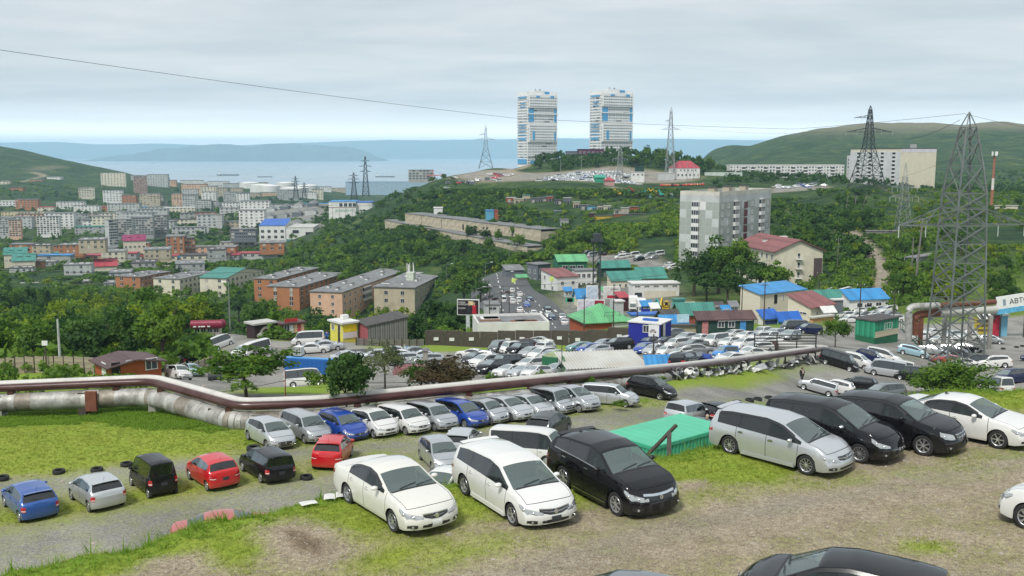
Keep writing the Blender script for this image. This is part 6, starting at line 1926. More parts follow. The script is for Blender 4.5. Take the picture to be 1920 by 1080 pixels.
# ---- town houses in the valley
def block(label,px,Y,psi,wall,fl,cols,ww=1.3,roofm=None,roof='flat',vents=0,group='town houses in the valley',name='apartment_building',wall2=None,hs=1.45):
 b=Bld(name,label,'building',px[0],px[1],px[2],px[3],px[4],Y,psi,wall,group=group)
 if roof=='flat':b.flat_roof(roofm or R_GREY,.35,.3)
 elif roof=='hip':b.hip(roofm,3.2,.6)
 else:b.gable(roofm,3.0,roof,.5)
 fh=min(3.0,b.h/fl)
 z0=b.h-fh*fl+fh*.55
 for face,n in(('L',cols[0]),('R',cols[1])):
  if n:b.grid(face,n,fl,ww,hs,z0=z0,fh=fh)
 if vents:
  b.roof_boxes([((i+.6)/(vents+.2),.30+.42*(i%2))for i in range(vents)]if b.Lx>b.Ly else[(.30+.42*(i%2),(i+.6)/(vents+.2))for i in range(vents)])
 return b.done()
b=Bld('apartment_building','peach four-storey apartment house with grey roof behind the yellow kiosk','building',583,643,765,549,612,385,77,W_PEACH,group='town houses in the valley')
b.flat_roof(R_GREY,.4,.35)
b.win('L',[b.Ly*.30,b.Ly*.70],[b.h-1.7,b.h-4.6,b.h-7.5,b.h-10.4],1.2,1.5,1,True)
b.win('R',[b.Lx*q for q in np.linspace(.03,.97,14)],[b.h-1.7,b.h-4.6,b.h-7.5],1.4,1.5,1,True)
b.balconies('R',b.Lx*.33,[b.h-2.2,b.h-5.1],8,W_WHITE,True,.9)
b.roof_boxes([(.07,.3),(.14,.75),(.26,.3),(.33,.7),(.48,.3),(.58,.7),(.72,.3),(.86,.6)],W_WHITE,(2.6,1.1,.8));b.done()
b=Bld('school_building','tan three-storey block with a mast of aerials on its grey roof','building',702,778,836,540,592,396,80,W_TAN,group='town houses in the valley')
b.flat_roof(R_GREY,.5,.35)
b.win('R',[b.Lx*q for q in np.linspace(.06,.94,8)],[b.h-2.2,b.h-5.4,b.h-8.6],2.2,1.8,2,True)
b.win('L',[b.Ly*q for q in(.3,.7)],[b.h-2.2,b.h-5.4],1.6,1.7,1,True)
b.roof_boxes([(.12,.4),(.34,.25),(.5,.3),(.62,.75)],W_WHITE,(1.0,1.0,1.0));b.roof_boxes([(.16,.85),(.88,.6),(.92,.85)],W_WHITE,(1.2,3.4,.6))
q=MB();q.box((b.Lx*.42,b.Ly*.45,b.h+2.0),(3.6,3.2,3.4),mat('hut_pale_green',(.52,.56,.46),.8));b.part('roof_hut',q)
for i in range(7):
 q=MB();x,y=b.Lx*.42+R.uniform(-1.8,1.8),b.Ly*.45+R.uniform(-1.6,1.6);q.bar((x,y,b.h+3.6),(x,y,b.h+6.5+R.uniform(0,1.5)),.22,FRAME);b.part('aerial',q)
b.done()
block('orange brick house with white roof vents left of the peach house',(502,562,650,539,575,),412,77,W_ORANGE,4,(2,10),1.4,vents=6)
block('orange brick house with grey roof, furthest left of the two beside the peach house',(477,520,600,524,562),440,77,W_ORANGE,3,(2,10),1.4,vents=6)
block('teal-roofed cream house with white dormers in the valley',(376,425,497,522,558),470,75,W_CREAM,3,(2,9),1.4,R_TEAL,'y',vents=0)
block('cream flat-roofed house left of the teal-roofed house',(289,338,408,524,556),475,74,W_CREAM,3,(2,9),1.4,vents=5)
block('ochre brick house with black roof vents at the left of the valley',(218,264,322,520,550),485,73,W_ORANGE,3,(2,8),1.4,vents=5)
block('orange brick block of two tones below the blue-roofed mall',(399,406,442,464,492),690,8,W_ORANGE,4,(0,3),1.8)
block('brown brick tower with grey glazed side and white balconies',(294,313,347,444,495),760,14,W_ORANGE,8,(0,3),1.8)
block('brown brick wing right of the brick tower',(344,348,368,446,492),772,30,W_ORANGE,7,(0,3),1.8)
block('white house with brick end and roof vents below the mall',(485,488,533,456,470),690,12,W_ORANGE,2,(0,3),1.8,vents=3)
block('dark-roofed grey block with shop windows left of the mall',(429,433,480,430,448),820,5,W_SLATE,3,(0,6),2.6)
gv='low houses in the left valley'
low=[(148,460,585,8,W_TAN),(35,500,600,0,W_ORANGE),(90,520,580,4,W_TAN),(150,512,590,6,W_GREY),(190,480,640,8,W_CREAM),(60,498,620,3,W_GREY),(18,512,580,2,W_LG),(245,500,600,8,W_GREY),(270,478,660,8,W_TAN),(110,470,680,5,W_ORANGE),(120,505,560,5,W_LG),(205,518,560,8,W_GREY),(60,470,700,3,W_TAN),(330,505,560,10,W_GREY),(390,478,660,10,W_GREY),(30,540,520,2,W_GREY),(130,536,525,4,W_TAN),(195,538,520,6,W_GREY)]
for i,(px,py,Y,psi,w_)in enumerate(low):
 wd=R.uniform(34,56);hh=R.uniform(14,19)
 b=Bld('low_house','low flat-roofed house, %s of the cluster in the left valley counted from the left'%ORD[sorted(range(len(low)),key=lambda k:(low[k][0],low[k][1])).index(i)],'building',px-7,px,px+wd,py-hh+8,py+6,Y,psi+8,w_,group=gv)
 b.flat_roof(R.choice([R_GREY,R_GREY,R_DARK]),.3,.3);fl=2 if b.h<6 else 3
 b.grid('R',max(3,int(b.Lx/3.2)),fl,1.3,1.4,z0=b.h-2.9*fl+1.6,fh=2.9)
 b.roof_boxes([(.25,.4),(.6,.5),(.85,.4)],W_WHITE,(2.2,1.1,.8));b.done()
for px,py,Y,m_,lb in((178,500,585,R_RED,'house with faded red ridged roof among the low houses'),(232,452,720,mat('roof_magenta',(.26,.03,.10),.6),'magenta-roofed hall below the grey apartment blocks'),(8,478,610,R_TEAL,'pale teal-roofed house with white dormers at the left edge'),(24,490,590,R_TEAL,'second teal-roofed house with dormers, nearer than the one at the edge')):
 b=Bld('house',lb,'house',px-14,px,px+42,py,py+16,Y,22,W_CREAM,group='coloured roofs in the valley');b.gable(m_,3.6,'x',.6);b.grid('R',5,1,1.4,1.3,z0=1.8)
 b.roof_boxes([(.3,.3),(.7,.3)],m_,(2.5,2,2.0),'dormer');b.done()
gw='apartment blocks across the valley'
far=[('long yellow school with windowed front at the left edge',(0,3,102,397,416),1250,2,wallm('pale_yellow',(.60,.50,.28)),4,(0,16)),('long grey apartment block right of the yellow school',(103,106,166,402,424),1220,4,W_GREY,5,(0,10)),('long pinkish-grey apartment block behind the white tower',(164,167,204,400,422),1180,4,wallm('pink_grey',(.36,.30,.28)),5,(0,8)),('white apartment tower with dark balcony stripe',(66,70,112,406,440),1000,6,W_WHITE,9,(0,7)),('grey apartment block at the left edge with brick end',(-10,0,22,410,442),990,8,W_LG,8,(0,4)),('pinkish tower block beside the left edge',(14,18,40,412,444),980,8,W_PEACH,8,(0,4)),('pale blank-ended grey apartment tower',(168,206,222,413,460),860,40,W_LG,9,(0,4)),('grey apartment block with white balconies right of the blank tower',(214,218,248,412,444),880,10,W_LG,8,(0,6)),('stepped grey apartment block with balconies',(246,250,288,408,442),920,10,W_GREY,8,(0,7)),('dark grey apartment block at the end of the stepped row',(286,290,314,404,440),940,8,wallm('mid_grey',(.25,.255,.26)),8,(0,4)),('low grey office with white bands behind the apartment row',(214,218,310,396,408),1150,2,W_LG,3,(0,12)),('grey slab block with blank end in the valley mist',(296,299,312,378,396),1500,4,W_GREY,5,(0,3)),('peach and cream apartment house on the left hillside',(133,148,178,352,372),1600,20,W_CREAM,5,(0,6)),('cream nine-storey block under the hill shoulder',(188,190,236,324,353),1850,4,W_CREAM,9,(0,8)),('brown-pink nine-storey block right of the cream one',(236,252,277,331,363),1800,25,wallm('brown_pink',(.36,.23,.19)),9,(3,5)),('pale grey nine-storey block at the right of the hillside group',(273,277,315,327,354),1950,5,W_LG,9,(0,8)),('salmon apartment tower in the middle distance',(323,326,342,363,391),1500,6,W_PEACH,9,(0,3)),('pale grey tower right of the salmon tower',(340,343,367,366,402),1420,6,W_LG,10,(0,5)),('wide pale apartment tower with white centre panel',(366,369,396,375,406),1380,4,W_LG,9,(0,6)),('narrow pale tower right of the wide one',(395,397,410,377,405),1390,4,W_LG,9,(0,3)),('cream and white tower behind the pale towers',(374,377,406,350,374),1750,6,W_CREAM,9,(0,5)),('grey row of apartments behind the salmon tower',(340,342,372,355,370),1800,4,W_LG,5,(0,6)),('low white office at the end of the pale towers',(410,412,448,380,398),1400,4,W_WHITE,4,(0,6)),('grey apartment house left of the pale towers',(286,290,318,430,446),1000,4,W_GREY,4,(0,5))]
for lb,px,Y,psi,w_,fl,cols in far:
 block(lb,px,Y,psi,w_,fl,cols,1.9,group=gw)
WALLS=[W_LG,W_LG,W_WHITE,W_WHITE,W_CREAM,W_CREAM,W_TAN,W_PEACH,W_GREY,W_ORANGE]
ROOFS=[R_GREY,R_GREY,R_DARK,R_WHITE,R_TEAL,R_RED,R_BLUE]
def rank(where,Y,a,b_,n,hr,wr,fl,skip=()):
 for i in range(n):
  px=a+(b_-a)*(i+R.uniform(.1,.6))/n;Yr=Y*R.uniform(.95,1.05)
  P=at(px,Yr);_,py=proj(P)
  if P.z<3:continue
  w_=R.uniform(*wr);h_=R.uniform(*hr)*FPX/Yr;wl=R.choice(WALLS)
  tall=h_*Yr/FPX>9
  bb=Bld('town_building','%s building %s, %s from the left'%('taller' if tall else 'low',where,ORD[i]),'building',px-3,px,px+w_*FPX/Yr,py-h_,py+1,Yr,R.uniform(2,9),wl,group='town '+where,lenL=R.uniform(9,14))
  bb.flat_roof(R.choice(ROOFS if not tall else ROOFS[:3]),.4,.5)
  f=max(1,int(bb.h/3));bb.grid('R',max(2,int(bb.Lx/4.5)),f,1.9,1.4,z0=bb.h-3*f+1.7,fh=3.0)
  bb.done()
rank('in the first rank behind the low cluster',690,40,480,9,(5,9),(18,32),3)
rank('in the rank below the grey apartment blocks',800,10,430,10,(5,12),(18,34),3)
rank('in the rank beside the stepped grey blocks',1010,120,470,9,(8,20),(18,36),5)
rank('in the rank behind the white tower',1120,-10,470,13,(8,18),(20,42),5)
rank('at the foot of the left hill',1330,-20,330,10,(6,14),(20,44),4)
rank('around the pale towers',1560,180,470,9,(8,24),(20,36),6)
rank('between the hillside blocks and the shore',1950,240,600,12,(6,20),(22,50),4)
rank('on the shore below the storage tanks',2350,330,640,12,(5,12),(25,70),3)
rank('on the port flats behind the market sheds',1350,480,640,6,(5,10),(24,50),2)
rank('on the slope of the left hill',1750,-20,110,4,(4,7),(14,26),2)
b=Bld('shopping_mall','white three-storey mall wing with bright blue roof','building',482,487,536,423,462,800,4,W_WHITE,lenL=30);b.shed(R_BLUE2,3.5,'y');b.grid('R',4,3,2.6,2.4,z0=3.0,fh=4.6,single=True);b.done()
b=Bld('shopping_mall','white flat mall wing with teal base and dark gateway','building',534,537,588,427,455,800,4,W_WHITE,lenL=40);b.flat_roof(R_CORR,.3);b.panel('dark_gate','R',b.Lx*.85,5,6,7,DARKIN,.1,.2);b.panel('window_band','R',b.Lx*.35,9,5,2.5,WGLASS,.1,.2);b.panel('teal_base','R',b.Lx*.35,1.5,b.Lx*.68,2.6,R_TEAL,.1,.2);b.done()
b=Bld('trade_centre','big white trade centre with green letters and blue roof edges','building',611,617,668,379,414,900,3,W_WHITE,lenL=30)
b.flat_roof(R_BLUE,.2,.5);L=b.Lx
b.win('R',[L*q for q in(.45,.62,.79,.94)],[b.h-2.6],3.0,3.4,1,True)
b.panel('brown_band','R',L*.5,b.h-5.0,L,.5,mat('band_brown',(.16,.07,.06),.7),.06,.1)
for i in range(4):b.panel('pilaster','R',L*(.14+.24*i),(b.h-5.3)/2,.35,b.h-5.6,mat('pilaster_grey',(.25,.25,.27),.7),.06,.1)
letters('ЗЕЛЁНЫЙ УГОЛ',2.6,mat('letter_green',(.16,.40,.24),.6),b.root,(L*.22,-.2,b.h-8.6));b.done()
b=Bld('trade_centre','white annex with blue roof strip right of the trade centre','building',667,669,698,380,412,905,3,W_WHITE,lenL=24);b.flat_roof(R_BLUE2,.2,.5);b.done()
for i in range(16):
 r_,c_=divmod(i,4);px=500+c_*26+r_*3;Y=880+r_*85
 P=at(px,Y)
 w_,d_=R.uniform(9,13),R.uniform(18,30)
 o=thing('market_shed','grey market shed in row %s behind the blue-roofed mall, %s from the left'%(ORD[r_],ORD[c_]),'shed',P,rad(6),'market sheds behind the mall')
 q=MB();q.box((0,0,1.0),(w_,d_,5),R.choice([W_GREY,W_SLATE,W_LG]));obj('wall',q,o)
 q=MB();h=3.5
 q.face([(-w_/2-.5,-d_/2,h),(0,-d_/2,h+2.4),(0,d_/2,h+2.4),(-w_/2-.5,d_/2,h)],R_GREY);q.face([(0,-d_/2,h+2.4),(w_/2+.5,-d_/2,h),(w_/2+.5,d_/2,h),(0,d_/2,h+2.4)],R_GREY)
 q.face([(-w_/2,-d_/2,h-.1),(w_/2,-d_/2,h-.1),(0,-d_/2,h+2.3)],W_GREY);obj('roof',q,o)
for px,Y,rr,hh in((492,2150,26,14),(508,2120,20,13),(552,2080,30,13),(536,2300,20,13),(576,2200,24,12),(468,2240,22,12)):
 P=at(px,Y);q=MB();q.lathe([(rr,-6),(rr,hh),(rr*.5,hh+2),(.01,hh+2.6)],W_WHITE,24)
 o=thing('storage_tank','white round storage tank near the bay shore','tank',P,0,'storage tanks near the shore',q.mesh('storage_tank',30))
simple('port_warehouse','long pale blue port warehouse by the water','building',645,648,800,341,362,1500,2,wallm('port_blue',(.30,.42,.52)),roof=('flat',mat('port_roof_blue',(.16,.32,.50),.6)))
simple('office_block','grey concrete office block above the wooded slope','building',762,766,812,319,338,1200,4,W_GREY,roof=('flat',R_DARK),wins=[('R',7,4,2.4,1.6,dict(z0=2,fh=3.0))])
# ---- twin towers
TWB=mat('tower_blue',(.08,.33,.60),.5,var=.1);W_TOW=wallm('tower_white',(.76,.76,.75),g=.12);TGL=mat('tower_glass',(.16,.20,.23),.15,var=.5,scale=.2)  # tower glass painted paler to imitate sky reflected in distant windows
for lb,pxs,yt,Y in(('left white and blue high-rise of the twin towers',(963,975,1044),176,1005),('right white and blue high-rise of the twin towers',(1100,1112,1185),173,1005)):
 b=Bld('tower_block',lb,'high-rise',pxs[0],pxs[1]+14,pxs[2],yt,308,Y,30,W_TOW,group='twin towers')
 fl=25;fh=(b.h-1.5)/fl
 for face,n in(('L',4),('R',9)):
  L=b.wlen(face)
  for k in range(fl):
   p,rz=b.local(face,L/2,1.6+fh*k,.02)
   if b.many is None:b.many=MB()
   b.many.box(p,(L-.6,.3,1.25),TGL,rz)
   for i in range(n*2+1):
    p,rz=b.local(face,.3+(L-.6)*i/(n*2),1.6+fh*k,.06);b.many.box(p,(.55 if i%2 else .9,.4,1.3),W_TOW,rz)
   if R.random()<.4:
    p,rz=b.local(face,L*R.uniform(.2,.8),1.6+fh*k,.10);b.many.box(p,(L*.18,.4,1.2),WGLASS if R.random()<.5 else TGL,rz)
 b.done()
 o=[c for c in b.root.children if c.name.startswith('windows')][0];o.name='windows'
 for face in('L','R'):
  L=b.wlen(face)
  for z0,z1 in((.62,.84),(.0,.0)):
   pass
 L,LL=b.wlen('R'),b.wlen('L')
 for k in(0,1,2,3,4):b.panel('balcony_slab','R',L/2,b.h*(.12+.2*k),L+.8,1.0,W_TOW,.5,1.0)
 for f0 in(.80,.50):
  pass
 up=MB()
 for z0,z1 in((.80,1.0),(.32,.60)):
  up.box((L/2,-.9,b.h*(z0+z1)/2),(L*.94,1.6,b.h*(z1-z0)-1.0),W_TOW)
  for k in range(int((z1-z0)*fl)):
   up.box((L/2,-1.72,b.h*z0+1.9+fh*k),(L*.92,.1,1.15),TGL)
   for i in range(14):up.box((L*.05+L*.90*i/13,-1.76,b.h*z0+1.9+fh*k),(.7,.12,1.2),W_TOW)
 b.part('projecting_storeys',up)
 for face,u,z,w_,h_ in(('L',.5,.955,.75,.02),('L',.55,.87,.5,.012),('L',.55,.82,.5,.012),('R',.12,.70,.16,.19),('R',.93,.70,.07,.19),('R',.18,.41,.07,.13),('R',.9,.40,.05,.13),('L',.5,.56,.7,.012),('L',.5,.52,.7,.012),('L',.5,.47,.7,.012),('L',.5,.42,.7,.012),('L',.5,.36,.7,.03),('R',.62,1.02,.16,.035),('R',.32,.965,.12,.025),('R',.8,.965,.12,.03),('L',.5,.04,.9,.07),('R',.2,.03,.2,.04)):
  Lf=b.wlen(face);b.panel('blue_panel',face,Lf*u,b.h*z,Lf*w_,b.h*h_,TWB,1.85 if face=='R' and .32<z<.6 or(face=='R' and z>.9)else .45,.3)
 b.parapet(W_TOW,2.0,.4)
 q=MB();q.box((b.Lx*.5,b.Ly*.5,b.h+2.2),(b.Lx*.4,b.Ly*.5,3.4),W_TOW);q.bar((b.Lx*.4,b.Ly*.4,b.h+3),(b.Lx*.4,b.Ly*.4,b.h+6),.4,DSTEEL);q.bar((b.Lx*.55,b.Ly*.4,b.h+3),(b.Lx*.55,b.Ly*.4,b.h+5.6),.8,DSTEEL);b.part('roof_hut',q)
# ---- hilltop buildings
b=simple('plum_building','plum-coloured low building between the twin towers','building',1082,1084,1132,280,296,880,2,W_PURPLE,roof=('flat',W_PURPLE),wins=[('R',6,1,2.0,2.2,dict(z0=4.6,single=True))])
simple('plum_building','grey-roofed lower wing left of the plum building','building',1060,1062,1084,284,296,885,2,W_SLATE,roof=('flat',W_PURPLE))
b=Bld('mansion','white mansion with steep pink mansard roof beside the wooded hilltop','house',1264,1268,1312,315,337,720,14,W_WHITE,lenL=14)
b.grid('R',6,1,1.2,1.5,z0=3.4);b.hip(R_RED,5.2,.2,4.5);b.grid('R',5,1,1.0,1.3,z0=6.8,m0=3.4);b.done()
simple('cabin','white two-storey cabin in the hilltop lot','cabin',1182,1184,1208,323,339,690,4,W_WHITE,roof=('flat',R_WHITE),wins=[('R',3,1,1.2,1.2,dict(z0=4.2))])
simple('tent','green-roofed stall in the hilltop lot','stall',1113,1116,1134,333,342,660,6,wallm('stall_green',(.04,.28,.17)),roof=('gable',mat('stall_green_roof',(.04,.30,.19),.6),1.5,'x'))
simple('tent','pink stall with crimson hip roof in the hilltop lot','stall',1132,1135,1152,338,347,640,6,wallm('stall_pink',(.50,.30,.28)),roof=('hip',R_RED,2.0))
simple('shipping_container','dark green container behind the white cabin','container',1190,1192,1208,313,322,735,2,W_DGREEN,roof=('flat',W_DGREEN))
simple('truck_trailer','pale long trailer left of the mansion','trailer',1232,1234,1264,325,334,715,3,W_LG,roof=('flat',W_WHITE))
b=Bld('fence','pale sheet fence right of the mansion on the hilltop','fence',1320,1321,1392,323,329,740,-6,wallm('fence_pale',(.48,.54,.50)),lenL=.3)
# ---- garages on the slope
def garage_row(label,pa,pb,hgt,depth):
 A,B_=pt(*pa),pt(*pb);d=B_-A;L=math.hypot(d.x,d.y);rz=math.atan2(d.y,d.x)
 root=thing('garage_row',label,'garages',(A.x,A.y,A.z-hgt),rz,'long garage rows on the slope')
 n=max(6,int(L/9))
 for i in range(n):
  key=('gw',n,round(L),i%3)
  if key not in _T:
   q=MB();q.box((0,0,hgt/2-2),(L/n-.08,.4,hgt+4+(i%3)*.25),W_CONC);_T[key]=q.mesh('wall_section')
  obj('wall_section',_T[key],root,(L*(i+.5)/n,R.uniform(-.05,.05),d.z*(i+.5)/n))
  key=('gr',n,round(L))
  if key not in _T:
   q=MB();q.box((0,depth/2-.2,0),(L/n+.02,depth+.6,.3),R_GREY);_T[key]=q.mesh('roof_slab')
  obj('roof_slab',_T[key],root,(L*(i+.5)/n,0,hgt+.2+d.z*(i+.5)/n+R.uniform(-.12,.12)))
 q=MB();q.box((L/2,depth/2,hgt/2-1),(L-.1,depth-.2,hgt),W_CONC);obj('inner_wall',q,root)
 for k in range(5):
  q=MB();q.box((0,0,0),(1.6,.1,3.0),DARKIN)if k==2 else q.box((0,0,0),(.25,.12,hgt*.9),R_DARK)
  obj('stain' if k!=2 else 'door',q,root,(L*(.15+.17*k),-.26,hgt*.5+d.z*(.15+.17*k)))
 return root
garage_row('upper long tan garage wall on the slope below the hilltop',(760,400,622),(1014,431,486),7.5,12)
garage_row('lower long tan garage wall on the slope below the hilltop',(722,413,652),(988,463,468),6.0,9)
def hut(label,px0,px1,y0,y1,Y,wall,roof,psi=6):return simple('garage',label,'garage',px0,px0+2,px1,y0,y1,Y,psi,wall,roof=('flat',roof),group='garages and huts above the long walls')
hut('blue box hut on the upper garage roof',910,926,395,403,545,wallm('hut_blue',(.10,.32,.46)),R_BLUE);hut('white box hut on the upper garage roof',812,830,390,401,610,W_WHITE,R_WHITE)
hut('red hut beside the blue hut on the garage roof',925,934,395,403,545,W_BRICK,R_RED)
hut('brick garages at the left end of the garage colony',952,988,380,390,585,W_BRICK,R_GREY);hut('grey garages left of the pale yellow hut',985,1016,384,394,575,W_SLATE,R_GREY)
hut('pale yellow two-storey hut with teal roof',1012,1040,378,392,572,wallm('hut_straw',(.56,.52,.24)),R_TEAL);hut('dark red garages below the pale yellow hut',1010,1050,392,402,550,W_MAROON,R_GREY)
b=simple('house','cream house with teal flat roof in the garage colony','house',1062,1082,1134,386,402,545,16,W_CREAM,roof=('flat',R_TEAL),wins=[('L',3,1,1.4,1.3,dict(z0=3.0)),('R',2,1,1.4,1.3,dict(z0=3.0))])
hut('small blue kiosk in the garage colony',1038,1052,396,406,535,wallm('hut_sky',(.12,.38,.52)),R_GREY);hut('ochre yellow garage at the right of the colony',1114,1150,405,418,505,wallm('hut_ochre',(.52,.36,.05)),R_DARK)
hut('brown garages right of the ochre garage',1150,1180,402,414,505,W_ORSHED,R_GREY);hut('dark open shed at the far right of the colony',1180,1210,402,410,500,W_SLATE,R_DARK);hut('grey hut with pitched roof below the colony',1050,1066,412,422,505,W_GREY,R_GREY)
hut('brown garages left of the ochre garage',1106,1116,400,412,512,W_MAROON,R_GREY)
cols=[W_BRICK,W_SLATE,W_MAROON,W_CREAM,W_CONC,wallm('hut_sky',(0,0,0)),W_TAN,W_ORSHED]
for i in range(16):
 px=950+i*15.5+R.uniform(-3,3);Y=590-i*5.5+R.uniform(-6,6);P=at(px,Y);_,py=proj(P)
 simple('garage','small garage in the upper strip of the garage colony, %s from the left'%ORD[i],'garage',px-2,px,px+R.uniform(11,17),py-R.uniform(8,12),py+1,Y,R.uniform(5,14),R.choice(cols),roof=('flat',R.choice([R_GREY,R_DARK,R_TEAL,R_CORR])),group='garages and huts above the long walls',wins=[('R',2,1,1.6,1.9,dict(z0=1.2))])
# ---- right hillside
b=Bld('apartment_block','tall stepped white apartment block with blank cream end wall on the right','building',1578,1686,1752,279,354,700,14,wallm('block_cream',(.62,.57,.44),var=.05,g=.2),lenL=62)
W_BAL=wallm('block_white',(.60,.60,.61))
L=b.wlen('L');fh=2.75
w2=MB();w2.box((-.15,b.Ly/2,b.h/2-1),(.3,b.Ly-.4,b.h-1.6),W_BAL);b.part('side_cladding',w2)
for k in range(9):
 z=b.h-3.4-fh*k
 b.win('L',[L*q for q in np.linspace(.05,.95,14)],[z],1.5,1.4,1,False)
for st_ in(.18,.42,.66,.88):b.balconies('L',L*st_,[b.h-3.8-fh*k for k in range(9)],3.2,W_WHITE,False,1.0)
b.flat_roof(R_DARK,.2,.5);b.panel('lilac_band','R',b.Lx/2,b.h-1.2,b.Lx,2.2,wallm('lilac_band',(.60,.57,.62)),.05,.1)
q=MB();q.box((b.Lx*.65,b.Ly*.2,b.h+1.8),(3.4,3,3),W_GREY);b.part('roof_hut',q);b.done()
b=Bld('apartment_block','lower stepped wing of the white apartment block behind the dark pylon','building',1578,1640,1644,291,354,735,12,W_BAL,lenL=40)
b.grid('L',9,8,1.5,1.4,z0=1.8,fh=2.75);b.flat_roof(R_DARK,.2,.5);b.done()
b=Bld('apartment_block','very long white five-storey apartment block along the foot of the mountain','building',1364,1368,1582,310,336,880,4,W_WHITE,lenL=12)
b.grid('R',38,4,1.6,1.4,z0=b.h-2.7*4+1.0,fh=2.7);b.flat_roof(R_WHITE,.2,.5)
for c in(.12,.2,.31,.42,.55,.66,.78,.9):b.balconies('R',b.Lx*c,[b.h-2.9-2.7*k for k in range(4)],3.4,W_WHITE,False,.9)
b.done()
b=simple('warehouse','white warehouse with dark gate on the right hillside above the blue fence','building',1446,1449,1502,350,364,615,5,W_WHITE,roof=('flat',R_WHITE));b.panel('dark_gate','R',b.Lx*.35,1.6,3,3,DARKIN,.05,.1)
fb=Bld('fence','blue sheet metal fence below the white warehouse','fence',1441,1442,1503,366,376,575,-10,mat('fence_blue',(.03,.20,.48),.6,var=.15),lenL=.2)
fb=Bld('shipping_container','dark red container at the end of the blue fence','container',1502,1504,1524,368,376,560,4,wallm('container_red',(.20,.03,.03)),lenL=2.4)
simple('garage_row','long grey garages with red doors on the slope right of the pylon','garages',1698,1716,1836,484,500,275,42,W_GREY,roof=('flat',R_GREY),group='grey garages at the right',wins=[('L',2,1,2.2,2.2,dict(z0=1.3,single=True))])
simple('garage_row','upper grey garages with brick doors at the right edge','garages',1830,1848,1990,450,464,330,30,W_GREY,roof=('flat',R_GREY),group='grey garages at the right')
simple('cabin','white low garage with a car on its roof beside the brownish chimney','garage',1864,1866,1908,386,397,420,4,W_CREAM,roof=('flat',R_CORR))
simple('wall','broken concrete wall along the path on the right hillside','wall',1622,1624,1682,433,441,345,-6,CONC,roof=('flat',CONC),lenL=.6)
# ---------------------------------------------------------------- plants
def leaf_mat(name,lo,hi,trans=.45,lawn=False):
 m,nt,b,out=new_mat('leaf_'+name)
 a=nd(nt,'ShaderNodeAttribute',attribute_name='tint')
 oi=nd(nt,'ShaderNodeObjectInfo')
 f=math_n(nt,'ADD',math_n(nt,'MULTIPLY',a.outputs['Fac'],.75),math_n(nt,'MULTIPLY',oi.outputs['Random'],.25))
 c=ramp(nt,f,[(.1,lo),(.9,hi)])
 nt.links.new(c,b.inputs['Base Color']);b.inputs['Roughness'].default_value=.6;b.inputs['Specular IOR Level'].default_value=.25
 if lawn:
  trans=.5
 t=nd(nt,'ShaderNodeBsdfTranslucent');nt.links.new(c,t.inputs[0])
 mx=nd(nt,'ShaderNodeMixShader');mx.inputs[0].default_value=trans
 nt.links.new(b.outputs[0],mx.inputs[1]);nt.links.new(t.outputs[0],mx.inputs[2]);nt.links.new(mx.outputs[0],out.inputs[0])
 return m
LEAF={'mid':leaf_mat('mid',(.042,.118,.012),(.18,.30,.032)),'dark':leaf_mat('dark',(.020,.068,.015),(.082,.168,.028)),'bright':leaf_mat('bright',(.11,.195,.010),(.29,.37,.024)),'pale':leaf_mat('pale',(.07,.105,.04),(.19,.225,.10)),'rust':leaf_mat('rust',(.045,.045,.018),(.14,.095,.045)),'grass':leaf_mat('grass',(.165,.235,.024),(.33,.385,.06),lawn=True),'turf':leaf_mat('turf',(.09,.20,.014),(.27,.42,.04),lawn=True),'lush':leaf_mat('lush',(.06,.14,.014),(.19,.31,.036))}
BARK=mat('bark',(.075,.058,.042),.95,var=.4,scale=3,stretch=(1,1,.25))
def quads_at(rs,P,size,up=.0):
 """leaf quads of random facing at points P"""
 n=len(P)
 a=rs.normal(size=(n,3));a[:,2]*=.55;a/=np.linalg.norm(a,axis=1)[:,None]
 b=rs.normal(size=(n,3));b-=(a*b).sum(1)[:,None]*a;b/=np.linalg.norm(b,axis=1)[:,None]
 s=size*rs.uniform(.6,1.3,(n,1))
 a=a*s;b=b*s*.62
 return np.stack([P-a,P+b,P+a,P-b],1)
def crown_pts(seed,nclump,per,shape=(1,1,1),core=.45,rc=(.24,.40),flat=0):
 """leaf points gathered in clumps spread through an uneven crown, unit radius, centre at 0"""
 rs=np.random.RandomState(seed)
 P,T=[],[]
 for i in range(nclump):
  d=rs.normal(size=3);d/=np.linalg.norm(d)
  if d[2]<-.35:d[2]*=-.4
  k=rs.uniform(core,1.0)*(1+.16*math.sin(3*d[0]+seed)+.12*math.cos(4*d[1]+2*d[2]+seed))
  c=d*k*.82;r=rs.uniform(*rc)
  q=rs.normal(size=(per,3));q/=np.linalg.norm(q,axis=1)[:,None]
  q*=(rs.uniform(0,1,(per,1))**.42)*r
  P.append(c+q*np.array([1,1,.8]));T.append(np.clip(rs.uniform(.15,.85)+rs.normal(size=per)*.12,0,1))
 P=np.concatenate(P)*np.array(shape);T=np.concatenate(T)
 return rs,P,T
def set_normals(me,N):
 a=me.attributes.new('custom_normal','FLOAT_VECTOR','POINT');a.data.foreach_set('vector',N.astype(np.float32).ravel())
